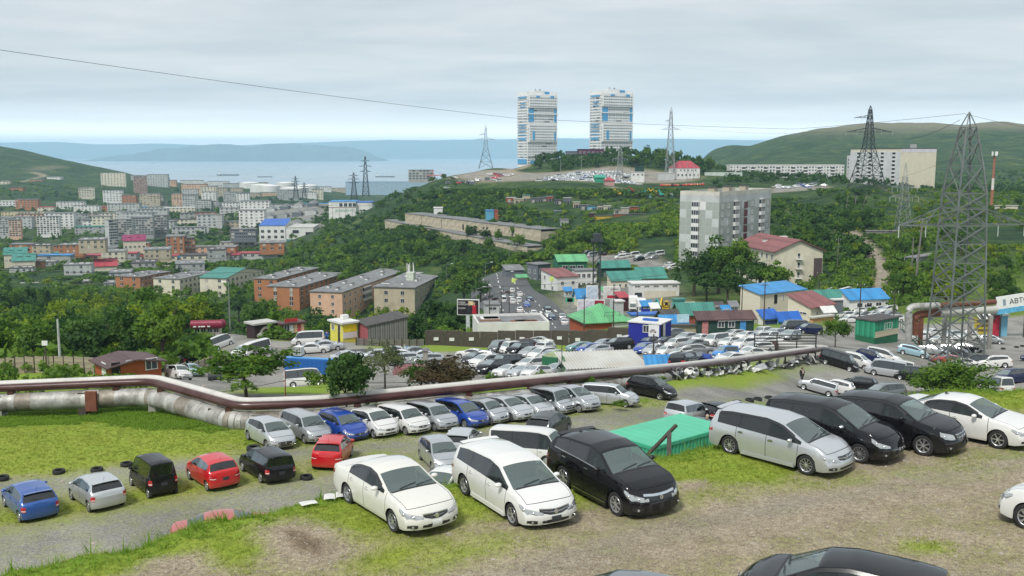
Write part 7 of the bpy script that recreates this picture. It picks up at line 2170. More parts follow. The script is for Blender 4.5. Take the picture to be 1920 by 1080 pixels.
def leaf_mesh(name,Q,T,m,C0=None):
 n=len(Q)
 c=Q.mean(1)-(np.array([0,0,-.35])if C0 is None else C0)
 c/=np.maximum(np.linalg.norm(c,axis=1),1e-6)[:,None]
 g=np.cross(Q[:,1]-Q[:,0],Q[:,2]-Q[:,0]);g/=np.maximum(np.linalg.norm(g,axis=1),1e-9)[:,None]
 flip=(g*c).sum(1)<0
 Q=Q.copy();Q[flip]=Q[flip][:,::-1];g[flip]*=-1
 N=c*.75+g*.45;N/=np.linalg.norm(N,axis=1)[:,None]
 co=Q.reshape(-1,3);q=np.arange(n*4).reshape(n,4)
 me=np_mesh(name,co,q,True)
 set_normals(me,np.repeat(N,4,0))
 at_=me.attributes.new('tint','FLOAT','POINT');at_.data.foreach_set('value',np.repeat(T,4).astype(np.float32))
 me.materials.append(m)
 return me
def trunk_mesh(h,r,seed,spread=.5,forks=4):
 rs=random.Random(seed);q=MB()
 bend=Vector((rs.uniform(-.06,.06)*h,rs.uniform(-.06,.06)*h,h*.55))
 q.tube([(0,0,-.4),(bend.x*.4,bend.y*.4,h*.25),bend],[r*1.25,r*.9,r*.6],BARK,7)
 for i in range(forks):
  a=2*math.pi*i/forks+rs.uniform(-.4,.4)
  s=bend*rs.uniform(.6,1.0)
  e=Vector((math.cos(a)*h*spread*.5,math.sin(a)*h*spread*.5,h*rs.uniform(.72,.92)))
  q.tube([s,s.lerp(e,.5)+Vector((0,0,-.03*h)),e],[r*.5,r*.35,r*.12],BARK,5)
 return q.mesh('trunk',60)
TREES=[]
for i in range(8):
 sh=[(1,1,.95),(.9,.9,1.15),(1.05,.95,.85),(.8,.8,1.25)][i%4]
 rs,P,T=crown_pts(20+i,64,56,sh,.2,(.17,.32))
 Q=quads_at(rs,P,.066)
 TREES.append((Q,T,trunk_mesh(1.0,.035,i)))
_tm={}
def tree_at(P,h,w,kind,label,group,i=None,name='tree'):
 i=R.randrange(8)if i is None else i
 if(i,kind)not in _tm:_tm[(i,kind)]=leaf_mesh('crown',TREES[i][0],TREES[i][1],LEAF[kind])
 o=thing(name,label,'tree',P,R.uniform(0,6.28),group)
 c=obj('crown',_tm[(i,kind)],o,(0,0,h*.55));c.scale=(w/2,w/2,h*.46)
 t=obj('trunk',TREES[i][2],o);t.scale=(h*.9,h*.9,h*.9)
 return o
def in_foot(x,y,m=1.5):
 for cx,cy,ps,lx,ly,*_ in FOOT:
  dx,dy=x-cx,y-cy
  if dx*dx+dy*dy>20000:continue
  a=dx*math.cos(ps)+dy*math.sin(ps);b_=-dx*math.sin(ps)+dy*math.cos(ps)
  if -m<a<lx+m and -m<b_<ly+m:return True
 return False
def cap_height(P,h,w,keep=.5):
 """lower a tree that would hide too much of a building the photograph shows behind it"""
 px,py=proj((P.x,P.y,P.z+h))
 hw=w/2*FPX/P.y
 lim=0
 for cx,cy,ps,lx,ly,pL,pR,yt,yb,Y in FOOT:
  if Y>P.y+2 and pL-hw*.7<px<pR+hw*.7:lim=max(lim,yt+(yb-yt)*keep)
 for x0,x1,Y0,y in CLEAR:
  if P.y<Y0 and x0-hw<px<x1+hw:lim=max(lim,y)
 if py<lim:
  d=P.y*(lim-py)/FPX
  return h-d
 return h
CLEAR=[(905,1100,400,612),(1200,1260,420,500),(1090,1240,372,496),(720,1020,470,470),(1100,1230,500,402),(690,1290,700,352),(840,1000,800,330),(1380,1760,640,352),(1430,1560,500,380),(1690,1850,240,500),(380,620,1600,372),(0,330,1500,385),(0,320,600,500),(1140,1320,572,372),(945,1075,528,403),(1060,1215,496,416)]
used=[]
MADE=[]
def scatter(n,x0,x1,Y0,Y1,hr,kinds,label,group,wr=(.75,1.05),keep=.5,gap=.36,cmin=.5,name='tree'):
 """individual trees in a stretch of ground, columns x0..x1, distances Y0..Y1"""
 made=0;tries=0
 while made<n and tries<n*14:
  tries+=1
  Yr=math.exp(R.uniform(math.log(Y0),math.log(Y1)));P=at(R.uniform(x0,x1),Yr)
  h=R.uniform(*hr);w=h*R.uniform(*wr)
  if in_foot(P.x,P.y,1.0+w*.25):continue
  if cover_at(P.x,P.y)[0]<cmin:continue
  h2=cap_height(P,h,w,keep)
  if h2<h*.45 or h2<2.2:continue
  if h2<h:w*=(h2/h)**.5;h=h2
  if any((P.x-a)**2+(P.y-b_)**2<((w+c)*gap)**2 for a,b_,c in used):continue
  used.append((P.x,P.y,w))
  k=R.choice(kinds)
  o=tree_at(P,h,w,k,label%{'mid':'mid-green','dark':'dark green','bright':'yellow-green','pale':'pale green','rust':'brownish','lush':'fresh green'}[k],group,name=name)
  MADE.append((o,P.x/P.y));made+=1
LF='%s broad-crowned tree in the front of the left-hand wood'
LF2='%s broad-crowned tree in the middle of the left-hand wood'
LF3='%s broad-crowned tree at the back of the left-hand wood'
scatter(20,-60,380,128,165,(9,13),['dark','dark','mid','mid','bright'],LF,'left-hand wood',gap=.30,cmin=.3)
scatter(60,-80,480,165,270,(10,15),['dark','mid','mid','bright','bright'],LF2,'left-hand wood',gap=.30)
scatter(60,-100,600,265,420,(11,16),['dark','mid','mid','bright'],LF3,'left-hand wood',gap=.32)
scatter(16,400,620,180,330,(7,11),['mid','bright','dark','mid'],'%s tree below the orange and peach houses','trees below the brick houses',gap=.3)
scatter(26,620,900,178,330,(8,12),['mid','bright','bright','dark'],'%s tree between the wooden shed and the school block','trees before the school',gap=.28)
for px,Yr,h,w,k,lb in((870,330,13.5,13,'mid','tall yellowish-green round tree left of the road'),(900,318,8,9,'dark','dark tree at the foot of the tall round roadside tree'),(1300,268,14,12,'dark','leftmost tall dark tree in front of the grey panel block'),(1345,272,15.5,13,'mid','middle tall tree in front of the grey panel block'),(1388,270,16.5,13,'mid','tallest tree before the gap between panel block and cream house'),(1420,262,13,10,'dark','dark tree against the left wall of the cream house'),(1452,258,12.5,11,'mid','light-crowned tree before the cream house gable'),(1325,255,9,11,'dark','low dark tree behind the parked trucks'),(1365,250,10,12,'dark','broad dark tree left of the cream office')):
 P=at(px,Yr);used.append((P.x,P.y,w));tree_at(P,h,w,k,lb,None)
scatter(22,880,1130,345,430,(5,9),['dark','dark','mid'],'%s tree in the thicket above the road bend','thicket above the road',gap=.28)
scatter(40,620,1010,400,560,(6,9.5),['dark','dark','mid','mid'],'%s tree on the slope below the tan garage walls','trees below the garage walls',gap=.28)
scatter(16,1440,1620,330,420,(5,9),['dark','dark','mid'],'%s tree on the bank right of the panel block','trees right of the panel block',gap=.26)
scatter(26,1650,1960,205,300,(5,8.5),['mid','dark','mid','bright'],'%s tree on the slope behind the steel pylon','trees behind the pylon',gap=.28)
scatter(22,1560,1960,300,470,(4,7),['mid','mid','dark','bright'],'%s bushy tree on the upper right hillside','trees on the right hillside',gap=.3)
scatter(44,60,620,490,800,(6,10),['mid','dark','mid','bright'],'%s tree between the houses of the valley','trees between the valley houses',gap=.3,cmin=.2)
scatter(22,1150,1335,770,860,(7,11),['dark','mid'],'%s tree in the hilltop clump right of the plum building','trees on the hilltop',gap=.28)
def number_labels():
 L={}
 for o,u in MADE:L.setdefault(o['label'],[]).append((u,o))
 for lb,v in L.items():
  v.sort(key=lambda q:q[0])
  if 1<len(v)<=39 and len(lb.split())<=12:
   for i,(u,o)in enumerate(v):o['label']=lb+', %s from the left'%ORD[i]
number_labels()
def by_garage(x,y):
 px=960+x/y*FPX
 if not 715<px<1022:return False
 lo=np.interp(px,[722,988,1022],[652,468,455]);hi=np.interp(px,[715,760,1014],[640,622,486])
 return lo-22<y<hi+14
def mass(name,n,region,hr,per,leaf,kind,seed,keep=.35,cmin=.45,flat=.8,wood=False):
 rs=np.random.RandomState(seed)
 rr_=random.Random(seed)
 Qs,Ts,Cs=[],[],[]
 temps=[]
 for i in range(6):
  r2,P,T=crown_pts(seed*10+i,9,per//9,(1,1,flat),.35,(.34,.52))
  temps.append((quads_at(r2,P,leaf),T))
 tot=sum(r[4]for r in region)
 for x0,x1,Y0,Y1,share in region:
  k=int(n*share/tot);c=0;tr=0
  Yr=np.exp(rs.uniform(math.log(Y0),math.log(Y1),k*2));px=rs.uniform(x0,x1,k*2)
  X=(px-960)/FPX*Yr*1.0
  Z=gz_np(X,Yr);cv=cover_at(X,Yr)
  for x,y,z,g in zip(X,Yr,Z,cv):
   if c>=k:break
   if g[0]<cmin or z<2 or in_foot(x,y,1.2)or by_garage(x,y):continue
   h=rr_.uniform(*hr);w=h*rr_.uniform(.8,1.5)
   h2=cap_height(Vector((x,y,z)),h,w,keep)
   if h2<.7:continue
   h=min(h,h2)
   Q,T=temps[rr_.randrange(6)]
   a=rr_.uniform(0,6.28);ca,sa=math.cos(a),math.sin(a)
   M=np.array([[ca*w/2,-sa*w/2,0],[sa*w/2,ca*w/2,0],[0,0,h*.55/flat]])
   Qs.append(Q@M.T+np.array([x,y,z+h*.42]));Ts.append(np.clip(T*.6+rr_.uniform(0,.4),0,1));Cs.append(np.repeat([[x,y,z+h*.15]],len(T),0));c+=1
 if not Qs:return
 me=leaf_mesh(name,np.concatenate(Qs),np.concatenate(Ts),LEAF[kind],np.concatenate(Cs))
 obj(name,me,kind='stuff')
mass('undergrowth',1500,[(640,1270,400,700,5),(880,1110,340,420,1),(1000,1290,330,480,3)],(2.0,4.6),54,.27,'mid',3)
mass('undergrowth',1700,[(640,1010,420,700,5),(600,860,690,1000,2),(1440,1640,300,560,2),(690,1290,560,690,3)],(2.5,5.5),54,.27,'dark',4)
mass('undergrowth',1300,[(1440,1990,235,620,6),(1560,1760,220,330,2)],(1.2,3.4),54,.25,'mid',5)
mass('undergrowth',700,[(1440,1990,250,560,4),(1050,1290,380,500,2)],(.9,2.4),54,.25,'bright',6)
mass('wood',1500,[(-150,640,420,1000,5),(-150,450,1000,1500,2)],(3.5,8),63,.26,'mid',7,cmin=.25,wood=True)
mass('wood',900,[(-200,330,1150,1650,2),(330,620,900,1900,2),(1000,1330,740,900,1)],(4,9),45,.30,'dark',8,cmin=.3,wood=True)
mass('wood',900,[(1300,2050,900,1250,1),(-300,200,1450,1800,1)],(3,6),36,.34,'mid',12,wood=True)
mass('wood',600,[(1340,2000,600,1200,2)],(3,7),45,.30,'dark',9,wood=True)
mass('undergrowth',900,[(-80,620,120,400,3),(600,920,160,330,2)],(2,5),72,.22,'mid',10,cmin=.4)
mass('undergrowth',600,[(640,1290,400,690,4),(1000,1290,340,480,1)],(1.6,3.6),54,.26,'bright',13)
mass('undergrowth',200,[(-60,480,76,112,2),(560,1000,80,100,1),(860,960,205,260,1)],(.6,1.8),90,.20,'lush',11,cmin=.6)
def shrub(px,Yr,w,h,kind,label,nclump=40,per=70,leaf=.07,seed=1,core=.35,rc=(.18,.32),name='shrub',cz=.52,trunk=True):
 P=at(px,Yr)
 rs,Pt,T=crown_pts(seed,nclump,per,(1,1,1),core,rc)
 o=thing(name,label,'tree' if name=='tree' else 'shrub',P)
 c=obj('crown',leaf_mesh('crown',quads_at(rs,Pt,leaf),T,LEAF[kind]),o,(0,0,h*cz));c.scale=(w/2,w/2,h*.5)
 if trunk:t=obj('trunk',trunk_mesh(1,.03,seed,.9,6),o);t.scale=(w*.55,w*.55,h*.9)
 return o
shrub(464,73,8.4,4.7,'mid','wide spreading tree with gaps behind the pipe elbow',120,56,.042,31,.15,(.12,.20),'tree',.48)
shrub(652,62.4,4.0,5.2,'dark','dense dark upright tree standing in front of the pipe',70,90,.06,32,.2,(.22,.32),'tree',.54)
shrub(835,77,7.2,3.7,'rust','wide brownish-red bush above the pipe',90,60,.05,33,.1,(.16,.26),'shrub',.34)
shrub(790,79,4.6,3.6,'dark','green bush merging into the left of the brownish bush',70,60,.05,38,.1,(.16,.26),'shrub',.34)
shrub(722,82,5.0,4.2,'pale','pale straggling bush right of the dense dark tree',70,30,.05,34,.6,(.12,.22))
shrub(1100,71,2.2,1.9,'mid','round green bush hanging over the pipe',34,60,.07,35)
shrub(1018,76,1.5,2.2,'lush','slim light green sapling before the green container',22,50,.08,36)
shrub(1772,99,10.5,6.0,'lush','large round light green bush at the foot of the steel pylon',170,60,.04,37,.05,(.16,.26),'shrub',.22,False)
shrub(1566,136,5.2,4.6,'mid','leafy tree beside the green plank hut',50,60,.06,39,name='tree')
shrub(322,103,1.6,3.2,'lush','slender bright sapling behind the orange shed',22,46,.08,41,name='tree')
shrub(398,104,1.5,2.6,'mid','narrow young conifer by the fence',22,46,.08,42,name='tree')
for i,(px,Yr,w,h)in enumerate(((1160,66,1.4,.8),(760,66,2.2,.9),(690,65,1.8,.8),(550,64,1.4,.7),(1240,80,1.5,.9))):
 shrub(px,Yr,w,h,'lush','low weeds growing against the grey pipe, %s from the left'%ORD[[3,2,1,0,4][i]],16,40,.09,50+i,trunk=False,name='weed')
# ---- grass blades, weeds, pebbles near the camera
def blades(name,n,x0,x1,y0,y1,h,w,kind,seed,thr,cond=None,per=4,even=1.0,flatn=(.9,2.0)):
 rs=np.random.RandomState(seed)
 X=rs.uniform(x0,x1,n*3);Yv=rs.uniform(y0,y1,n*3)
 cv=cover_at(X,Yv)
 ed=edge_dist(X,Yv)
 pn=.5+.5*_wave(X,Yv,1.3,.4)*_wave(X,Yv,.55,1.7)+.25*_wave(X,Yv,3.1)
 pn=.62+(pn-.62)*even
 k=(cv[:,0]*(.55+.6*pn)>thr+rs.uniform(-.2,.2,len(X)))
 if cond is not None:k&=cond(X,Yv,ed,cv)
 X,Yv=X[k][:n],Yv[k][:n]
 Z=gz_np(X,Yv);m=len(X)
 tris,T=[],[]
 for j in range(per):
  a=rs.uniform(0,6.28,m);r=rs.uniform(0,.10,m)*(h/.12)**.5
  bx,by=X+r*np.cos(a),Yv+r*np.sin(a)
  ang=rs.uniform(0,6.28,m);d=ang+1.57;hh=h*rs.uniform(.4,1.2,m);lean=hh*rs.uniform(*flatn,m)
  wx,wy=np.cos(d)*w,np.sin(d)*w
  tris.append(np.stack([np.stack([bx-wx,by-wy,Z-.02],1),np.stack([bx+wx,by+wy,Z-.02],1),np.stack([bx+np.cos(ang)*lean,by+np.sin(ang)*lean,Z+hh],1)],1))
  T.append(np.clip(.5+.35*pn[k][:n][:m]-.15+rs.normal(size=m)*.16,0,1))
 co=np.concatenate(tris).reshape(-1,3);T=np.concatenate(T)
 me=np_mesh(name,co,np.arange(len(co)).reshape(-1,3),True)
 at_=me.attributes.new('tint','FLOAT','POINT');at_.data.foreach_set('value',np.repeat(T,3).astype(np.float32))
 me.materials.append(LEAF[kind]);obj(name,me,kind='stuff')
blades('grass',34000,-14,26,17,48,.07,.012,'grass',1,.44,lambda X,Yv,e,c:(e>-.3),4)
blades('grass',9000,-22,24,14,48,.16,.016,'turf',2,.45,lambda X,Yv,e,c:(e>-3.6)&(e<1.6),5)
blades('grass',9000,-42,-6,40,68,.085,.026,'grass',3,.60,lambda X,Yv,e,c:e<-4,4,.3)
blades('grass',7000,-42,-10,58,68,.16,.03,'turf',4,.62,lambda X,Yv,e,c:(e<-4)&(c[:,3]>.55),4,.3)
blades('grass',9000,-16,14,56,76,.11,.026,'turf',5,.55,lambda X,Yv,e,c:e<-4,4)
blades('weeds',900,-22,20,15,46,.42,.020,'turf',6,.40,lambda X,Yv,e,c:(e>-2.6)&(e<.9),8,1.0,(.3,1.1))
def pebbles(name,n,x0,x1,y0,y1,s,seed,cond):
 rs=np.random.RandomState(seed)
 X=rs.uniform(x0,x1,n*4);Yv=rs.uniform(y0,y1,n*4);cv=cover_at(X,Yv);ed=edge_dist(X,Yv)
 k=cond(X,Yv,ed,cv);X,Yv=X[k][:n],Yv[k][:n];Z=gz_np(X,Yv);m=len(X)
 O=np.array([(1,0,0),(0,1,0),(-1,0,0),(0,-1,0),(0,0,1.0),(0,0,-.6)],float)
 F=np.array([(0,1,4),(1,2,4),(2,3,4),(3,0,4),(1,0,5),(2,1,5),(3,2,5),(0,3,5)])
 sc=s*np.exp(rs.normal(size=(m,1,1))*.5)*rs.uniform(.5,1.3,(m,6,3))*np.array([1,1,.55])
 a=rs.uniform(0,6.28,m);V=O[None]*sc
 x=V[...,0]*np.cos(a)[:,None]-V[...,1]*np.sin(a)[:,None];y=V[...,0]*np.sin(a)[:,None]+V[...,1]*np.cos(a)[:,None]
 co=np.stack([x+X[:,None],y+Yv[:,None],V[...,2]+Z[:,None]+s*.15],-1).reshape(-1,3)
 q=(F[None]+(np.arange(m)*6)[:,None,None]).reshape(-1,3)
 me=np_mesh(name,co,q,False);me.materials.append(mat('pebble_stone',(.27,.24,.20),.9,var=.55,scale=3));obj(name,me,kind='stuff')
pebbles('gravel',14000,-10,26,17,48,.020,3,lambda X,Yv,e,c:(e>.3)&(c[:,0]<.55))
pebbles('gravel',350,-10,26,17,46,.045,4,lambda X,Yv,e,c:(e>.3)&(c[:,0]<.5))
pebbles('gravel',2500,-30,40,40,85,.06,5,lambda X,Yv,e,c:(e<-4)&(c[:,0]<.5))
# ---------------------------------------------------------------- pipelines
PIPE_M=mat('pipe_maroon',(.060,.020,.018),.28,var=.25,scale=.8,grime=(.12,.09,.08,.35))
PIPE_W=mat('pipe_white_cover',(.56,.55,.52),.55,var=.12,scale=.6,grime=(.28,.26,.23,.6),gscale=.6)
PIPE_G=mat('pipe_foil_wrap',(.42,.42,.40),.5,metal=.25,var=.35,scale=1.2,grime=(.10,.085,.065,.85),gscale=.55,bump=.4,stretch=(1,1,1))
PIPE_R=mat('pipe_rust',(.16,.055,.03),.8,var=.4)
def curve_pts(line,r=1.2,n=5):
 L=[Vector(p)for p in line];out=[L[0]]
 for i in range(1,len(L)-1):
  a,b_,c=L[i-1],L[i],L[i+1]
  k=min(r,(b_-a).length*.45,(c-b_).length*.45)
  p,q=b_+(a-b_).normalized()*k,b_+(c-b_).normalized()*k
  for t in np.linspace(0,1,n):out.append((p.lerp(b_,t)).lerp(b_.lerp(q,t),t))
 out.append(L[-1]);return out
LINE=[pt(-260,742,66),pt(0,728,66),pt(283,716,66),pt(445,762,60.5),pt(600,757,61.2),pt(900,727,65),pt(1050,712,68),pt(1280,690,86),pt(1400,675,101),pt(1548,654,119)]
pl=thing('pipeline','maroon pipe over a fat grey wrapped pipe running with a double bend across the yard','pipeline',LINE[0])
o0=LINE[0]
def seg_pipe(name,line,r,m,parent,rings=None,n=14):
 q=MB();pts=[p-o0 for p in curve_pts(line,.9)]
 q.tube(pts,r,m,n);return obj(name,q.mesh(name,45),parent)
seg_pipe('maroon_pipe',LINE,.27,PIPE_M,pl)
def offset_line(line,back,dz,sl=None):
 out=[]
 for i,p in enumerate(line):
  d=line[min(i+1,len(line)-1)]-line[max(i-1,0)];n_=Vector((-d.y,d.x,0)).normalized()
  out.append(p+n_*back+Vector((0,0,dz)))
 return out
cov=offset_line(LINE,.48,.16)
q=MB();pts=[p-o0 for p in curve_pts(cov,.9)];q.tube(pts,.27,PIPE_W,12)
obj('white_pipe',q.mesh('white_pipe',45),pl)
lowl=[LINE[0],LINE[1],LINE[2],LINE[3],LINE[4],LINE[5],LINE[6],LINE[7]+Vector((0,0,.2))]
lowl=offset_line(lowl,-.05,-1.02)
lp=obj('wrapped_pipe',None,pl)
dense=curve_pts(lowl,1.2,7);acc=[]
for a,b_ in zip(dense[:-1],dense[1:]):
 n=max(1,int((b_-a).length/1.1))
 for k in range(n):acc.append((a.lerp(b_,k/n),a.lerp(b_,(k+1)/n)))
for i,(a,b_)in enumerate(acc):
 q=MB();r1=.64+R.uniform(-.02,.02);d=(b_-a).normalized()*.04
 m_=mat('pipe_wrap_%d'%(i%5),[(.40,.40,.38),(.34,.335,.31),(.46,.455,.43),(.26,.23,.19),(.38,.37,.35)][i%5],.55,metal=.2,var=.35,scale=1.3,grime=(.10,.085,.065,.8),gscale=.6,bump=.4)
 q.tube([a-o0-d,a.lerp(b_,.5)-o0+Vector((0,0,R.uniform(-.015,.015))),b_-o0],[r1,r1+.015,r1],m_,16)
 obj('wrap_sleeve',q.mesh('wrap_sleeve',45),lp)
s=0
for i,(a,b_)in enumerate(acc):
 if i%7==3:
  g=gz(a.x,a.y);q=MB()
  q.box((a.x-o0.x,a.y-o0.y,(a.z+.55+g)/2-o0.z-.2),(.5,.9,a.z+.55-g+.4),WOODD if i%2 else CONC);obj('support',q,pl)
 if i%7==5:
  q=MB();q.box((a.x-o0.x,a.y-o0.y,a.z+.66-o0.z),(.4,.5,.3),PIPE_M);obj('saddle',q,pl)
a=LINE[1].lerp(LINE[2],.63);q=MB();q.box((0,0,0),(.75,.25,1.35),PIPE_R)
bx_=obj('support',q,pl,a-o0+Vector((0,-.75,-1.0)))
for i in range(3):
 p=curve_pts(LINE,.9)[-1].lerp(LINE[-2],.25+i*.3);q=MB();q.bar(p-o0,p-o0+Vector((0,0,-2.6)),.16,WOODD);obj('post',q,pl)
b0,b1=pt(1452,648,122),pt(1548,657,126)
br=thing('pipe','thick white pipe with maroon end cap lying above the pipeline end','pipe',b0)
q=MB();q.tube([(0,0,0),b1-b0],.62,PIPE_W,16);obj('pipe',q.mesh('pipe',45),br)
q=MB();q.tube([(-.5,0,0),(.35,0,0)],.66,PIPE_M,16);obj('end_cap',q.mesh('end_cap',45),br)
rp=thing('raised_pipe','pair of raised pipes, rusty above and white below, bending down beside the green hut','pipeline',pt(1700,640,150))
o1=rp.location.copy()
U=[pt(1704,640,149),pt(1704,575,149),pt(1760,573,150),pt(1865,566,158)]
V=[pt(1716,628,150),pt(1716,590,150),pt(1760,586,151),pt(1865,580,158)]
q=MB();q.tube([p-o1 for p in curve_pts(U[:3],1.0)],.52,PIPE_G,14);obj('grey_elbow',q.mesh('grey_elbow',45),rp)
q=MB();q.tube([p-o1 for p in U[2:]],.42,PIPE_R,14);obj('rusty_pipe',q.mesh('rusty_pipe',45),rp)
q=MB();q.tube([p-o1 for p in curve_pts(V[:3],1.0)],.62,PIPE_R,14);obj('rusty_elbow',q.mesh('rusty_elbow',45),rp)
q=MB();q.tube([p-o1 for p in V[2:]],.66,PIPE_W,14);obj('white_pipe',q.mesh('white_pipe',45),rp)
for px in(1728,1772,1820,1858):
 p=pt(px,592,154);g=gz(p.x,p.y);q=MB();q.box((p.x-o1.x,p.y-o1.y,(p.z+g)/2-o1.z),(.55,.55,p.z-g),PIPE_R if px<1730 else CONC);obj('support',q,rp)
st=thing('stair','green steel stair rail at the end of the plank hut','stair',at(1690,150));q=MB()
for k in range(2):
 q.bar((0,k*.9,3.2),(3.4,k*.9,0),.08,mat('rail_green',(.05,.16,.11),.6));q.bar((0,k*.9,4.2),(3.4,k*.9,1.0),.07,mat('rail_green',(0,0,0)))
 for i in range(4):q.bar((i*1.1,k*.9,3.2-i*1.03),(i*1.1,k*.9,4.2-i*1.03),.06,mat('rail_green',(0,0,0)))
obj('railing',q,st)
q=MB()
for i in range(9):q.box((.2+i*.38,.45,2.95-i*.36),(.3,.9,.05),DSTEEL)
obj('step',q,st)
# ---------------------------------------------------------------- pylons
_bar={}
def ubar(w,m):
 k=(round(w,3),m.name)
 if k not in _bar:
  q=MB();q.box((0,0,.5),(w,w,1),m);_bar[k]=q.mesh('brace')
 return _bar[k]
def bar_obj(name,a,b_,w,m,parent):
 a,b_=Vector(a),Vector(b_);d=b_-a
 o=obj(name,ubar(w,m),parent,a);o.rotation_mode='QUATERNION';o.rotation_quaternion=d.to_track_quat('Z','Y');o.scale=(1,1,d.length);return o
def pylon(label,P,H,wb,wt,m,levels,arms,rz=0,w=.18,single=True,waist=None,group=None,peak=True):
 """lattice mast: four legs, crossed braces on each face, cross arms"""
 root=thing('electricity_pylon',label,'pylon',P,rz,group)
 if not single:w=w*.62
 def hw(z):
  if waist:
   zw,ww=waist
   return(wb+(ww-wb)*z/zw)/2 if z<zw else(ww+(wt-ww)*(z-zw)/(H-zw))/2
  return(wb+(wt-wb)*z/H)/2
 zs=levels;C4=((-1,-1),(1,-1),(1,1),(-1,1));merged=MB()
 def B_(n_,a,b_,ww):
  if single:bar_obj(n_,a,b_,ww,m,root)
  else:merged.bar(a,b_,ww,m)
 for sx,sy in C4:
  if single:
   q=MB()
   for z0,z1 in zip(zs[:-1],zs[1:]):q.bar((sx*hw(z0),sy*hw(z0),z0),(sx*hw(z1),sy*hw(z1),z1),w*1.5,m)
   obj('leg',q,root)
  else:
   q=MB();zz=[0]+([waist[0]]if waist else[])+[zs[-1]]
   for z0,z1 in zip(zz[:-1],zz[1:]):q.bar((sx*hw(z0),sy*hw(z0),z0-.5),(sx*hw(z1),sy*hw(z1),z1),w*1.5,m)
   obj('leg',q,root)
 for z0,z1 in zip(zs[:-1],zs[1:]):
  for i in range(4):
   (ax,ay),(bx,by)=C4[i],C4[(i+1)%4]
   B_('brace',(ax*hw(z0),ay*hw(z0),z0),(bx*hw(z1),by*hw(z1),z1),w);B_('brace',(bx*hw(z0),by*hw(z0),z0),(ax*hw(z1),ay*hw(z1),z1),w*.9)
   B_('brace',(ax*hw(z1),ay*hw(z1),z1),(bx*hw(z1),by*hw(z1),z1),w*.9)
 if not single:
  o=obj('bracing',merged,root);o['kind']='stuff'
 if peak:
  q=MB();h0=zs[-1]
  for sx,sy in C4:q.bar((sx*hw(h0),sy*hw(h0),h0),(0,0,H),w,m)
  obj('peak',q,root)
 for z,L,rise in arms:
  for sg in((-1,1)if L>0 else(-1,)):
   L_=abs(L);q=MB();h0=hw(z)
   tip=(sg*L_,0,z)
   for sy in(-1,1):
    q.bar((sg*h0,sy*h0,z),tip,w,m);q.bar((sg*hw(z+rise),sy*hw(z+rise),z+rise),tip,w,m)
    for k in(.35,.65):
     x=sg*(h0+(L_-h0)*k);q.bar((x,sy*h0*(1-k),z),(sg*(h0+(L_-h0)*(k-.2)),sy*h0*(1-k),z+rise*(1-k+.2)),w*.7,m)
   for k in(.45,1.0):
    x=sg*(h0+(L_-h0)*k);q.bar((x,0,z),(x,0,z-1.6),.14,mat('insulator',(.45,.47,.46),.3),n=6)
   obj('cross_arm',q,root)
 return root
PY=mat('pylon_steel',(.16,.18,.175),.55,metal=.3,var=.5,scale=.6,grime=(.07,.08,.08,.6),gscale=.3);PYD=mat('pylon_dark',(.035,.045,.05),.6,metal=.2,var=.3)
P=pt(1788,690,131)
pylon('big grey lattice pylon standing in the right-hand car lot',P,34.2,5.4,.8,PY,[0,3.4,6.6,9.4,12.0,14.5,17.0,19.4,21.6,23.6,27.2,30.4,32.2],[(19.4,9.0,2.2)],rad(8),.125,waist=(24.5,3.8))
pylon('dark lattice pylon with wide cross arm before the white apartment block',pt(1625,352,495),40.5,14,.8,PYD,[0,6,11,16,20,24,27,30,33,36,38.5],[(27.5,12,2.0),(34.5,-8,1.2)],rad(5),.32,False,(20,4.6))
P=at(1692,345);pylon('thin grey lattice pylon between dark pylon and the big near pylon',P,24,4.6,.4,STEEL,[0,3,6,9,12,14.5,17,19],[(12,5,1.2),(15.5,4.4,1.0)],0,.13,False)
P=pt(911,315,780);pylon('grey pylon on the hilltop left of the twin towers',P,33,11,.6,mat('pylon_blue_grey',(.16,.22,.26),.6),[0,5,10,15,19,22,25,28,31],[(22,7.5,1.5),(26,-5,1)],0,.32,False,(15,3.4))
P=pt(1162,336,690);pylon('grey pylon in the hilltop lot before the right tower',P,22,4.2,2,STEEL,[0,3,6,9,12,15,18,21],[(14,5,1)],0,.25,False)
P=pt(1256,324,720);pylon('tall pale pylon beside the mansion',P,47,6.5,1.0,STEEL,[0,5,10,15,20,25,29,33,37,41,44],[(31,7,1.6),(37,-4,1)],0,.30,False)
for px,py,Y,H,lb in((686,368,900,36,'dark pylon above the trade centre'),(555,372,1250,28,'pylon behind the market sheds'),(664,374,960,26,'shorter dark pylon left of the one above the trade centre'),(571,374,1300,22,'small pylon right of the one behind the sheds')):
 pylon(lb,pt(px,py,Y),H,6,.7,PYD,[H*k/8 for k in range(9)],[(H*.62,5,1),(H*.75,6,1),(H*.88,4.4,1)],0,.34,False,None)
mast=thing('lattice_mast','black lattice mast with bushy top among the market houses','mast',at(1118,258));q=MB();o=obj('leg',q if False else None,mast)
q=MB()
for k in range(9):
 for sx,sy in((-1,-1),(1,-1),(1,1),(-1,1)):q.bar((sx*.9,sy*.9,k*1.9),(sx*.9,sy*.9,k*1.9+1.9),.2,PYD)
 for a,b_ in(((-.9,-.9),(.9,-.9)),((.9,-.9),(.9,.9)),((-.9,.9),(.9,.9)),((-.9,.9),(-.9,-.9))):q.bar((*a,k*1.9),(*b_,k*1.9+1.9),.14,PYD)
o.data=None;bpy.data.objects.remove(o);o=obj('bracing',q,mast);o['kind']='stuff'
q=MB();q.box((0,0,17.6),(3.0,3.0,.5),PYD);q.box((0,0,18.6),(2.0,2.0,1.6),PYD);obj('platform',q,mast)
P=at(1858,400);ch=thing('chimney','thin brownish-red chimney with pale middle and aerials on top','chimney',P,0)
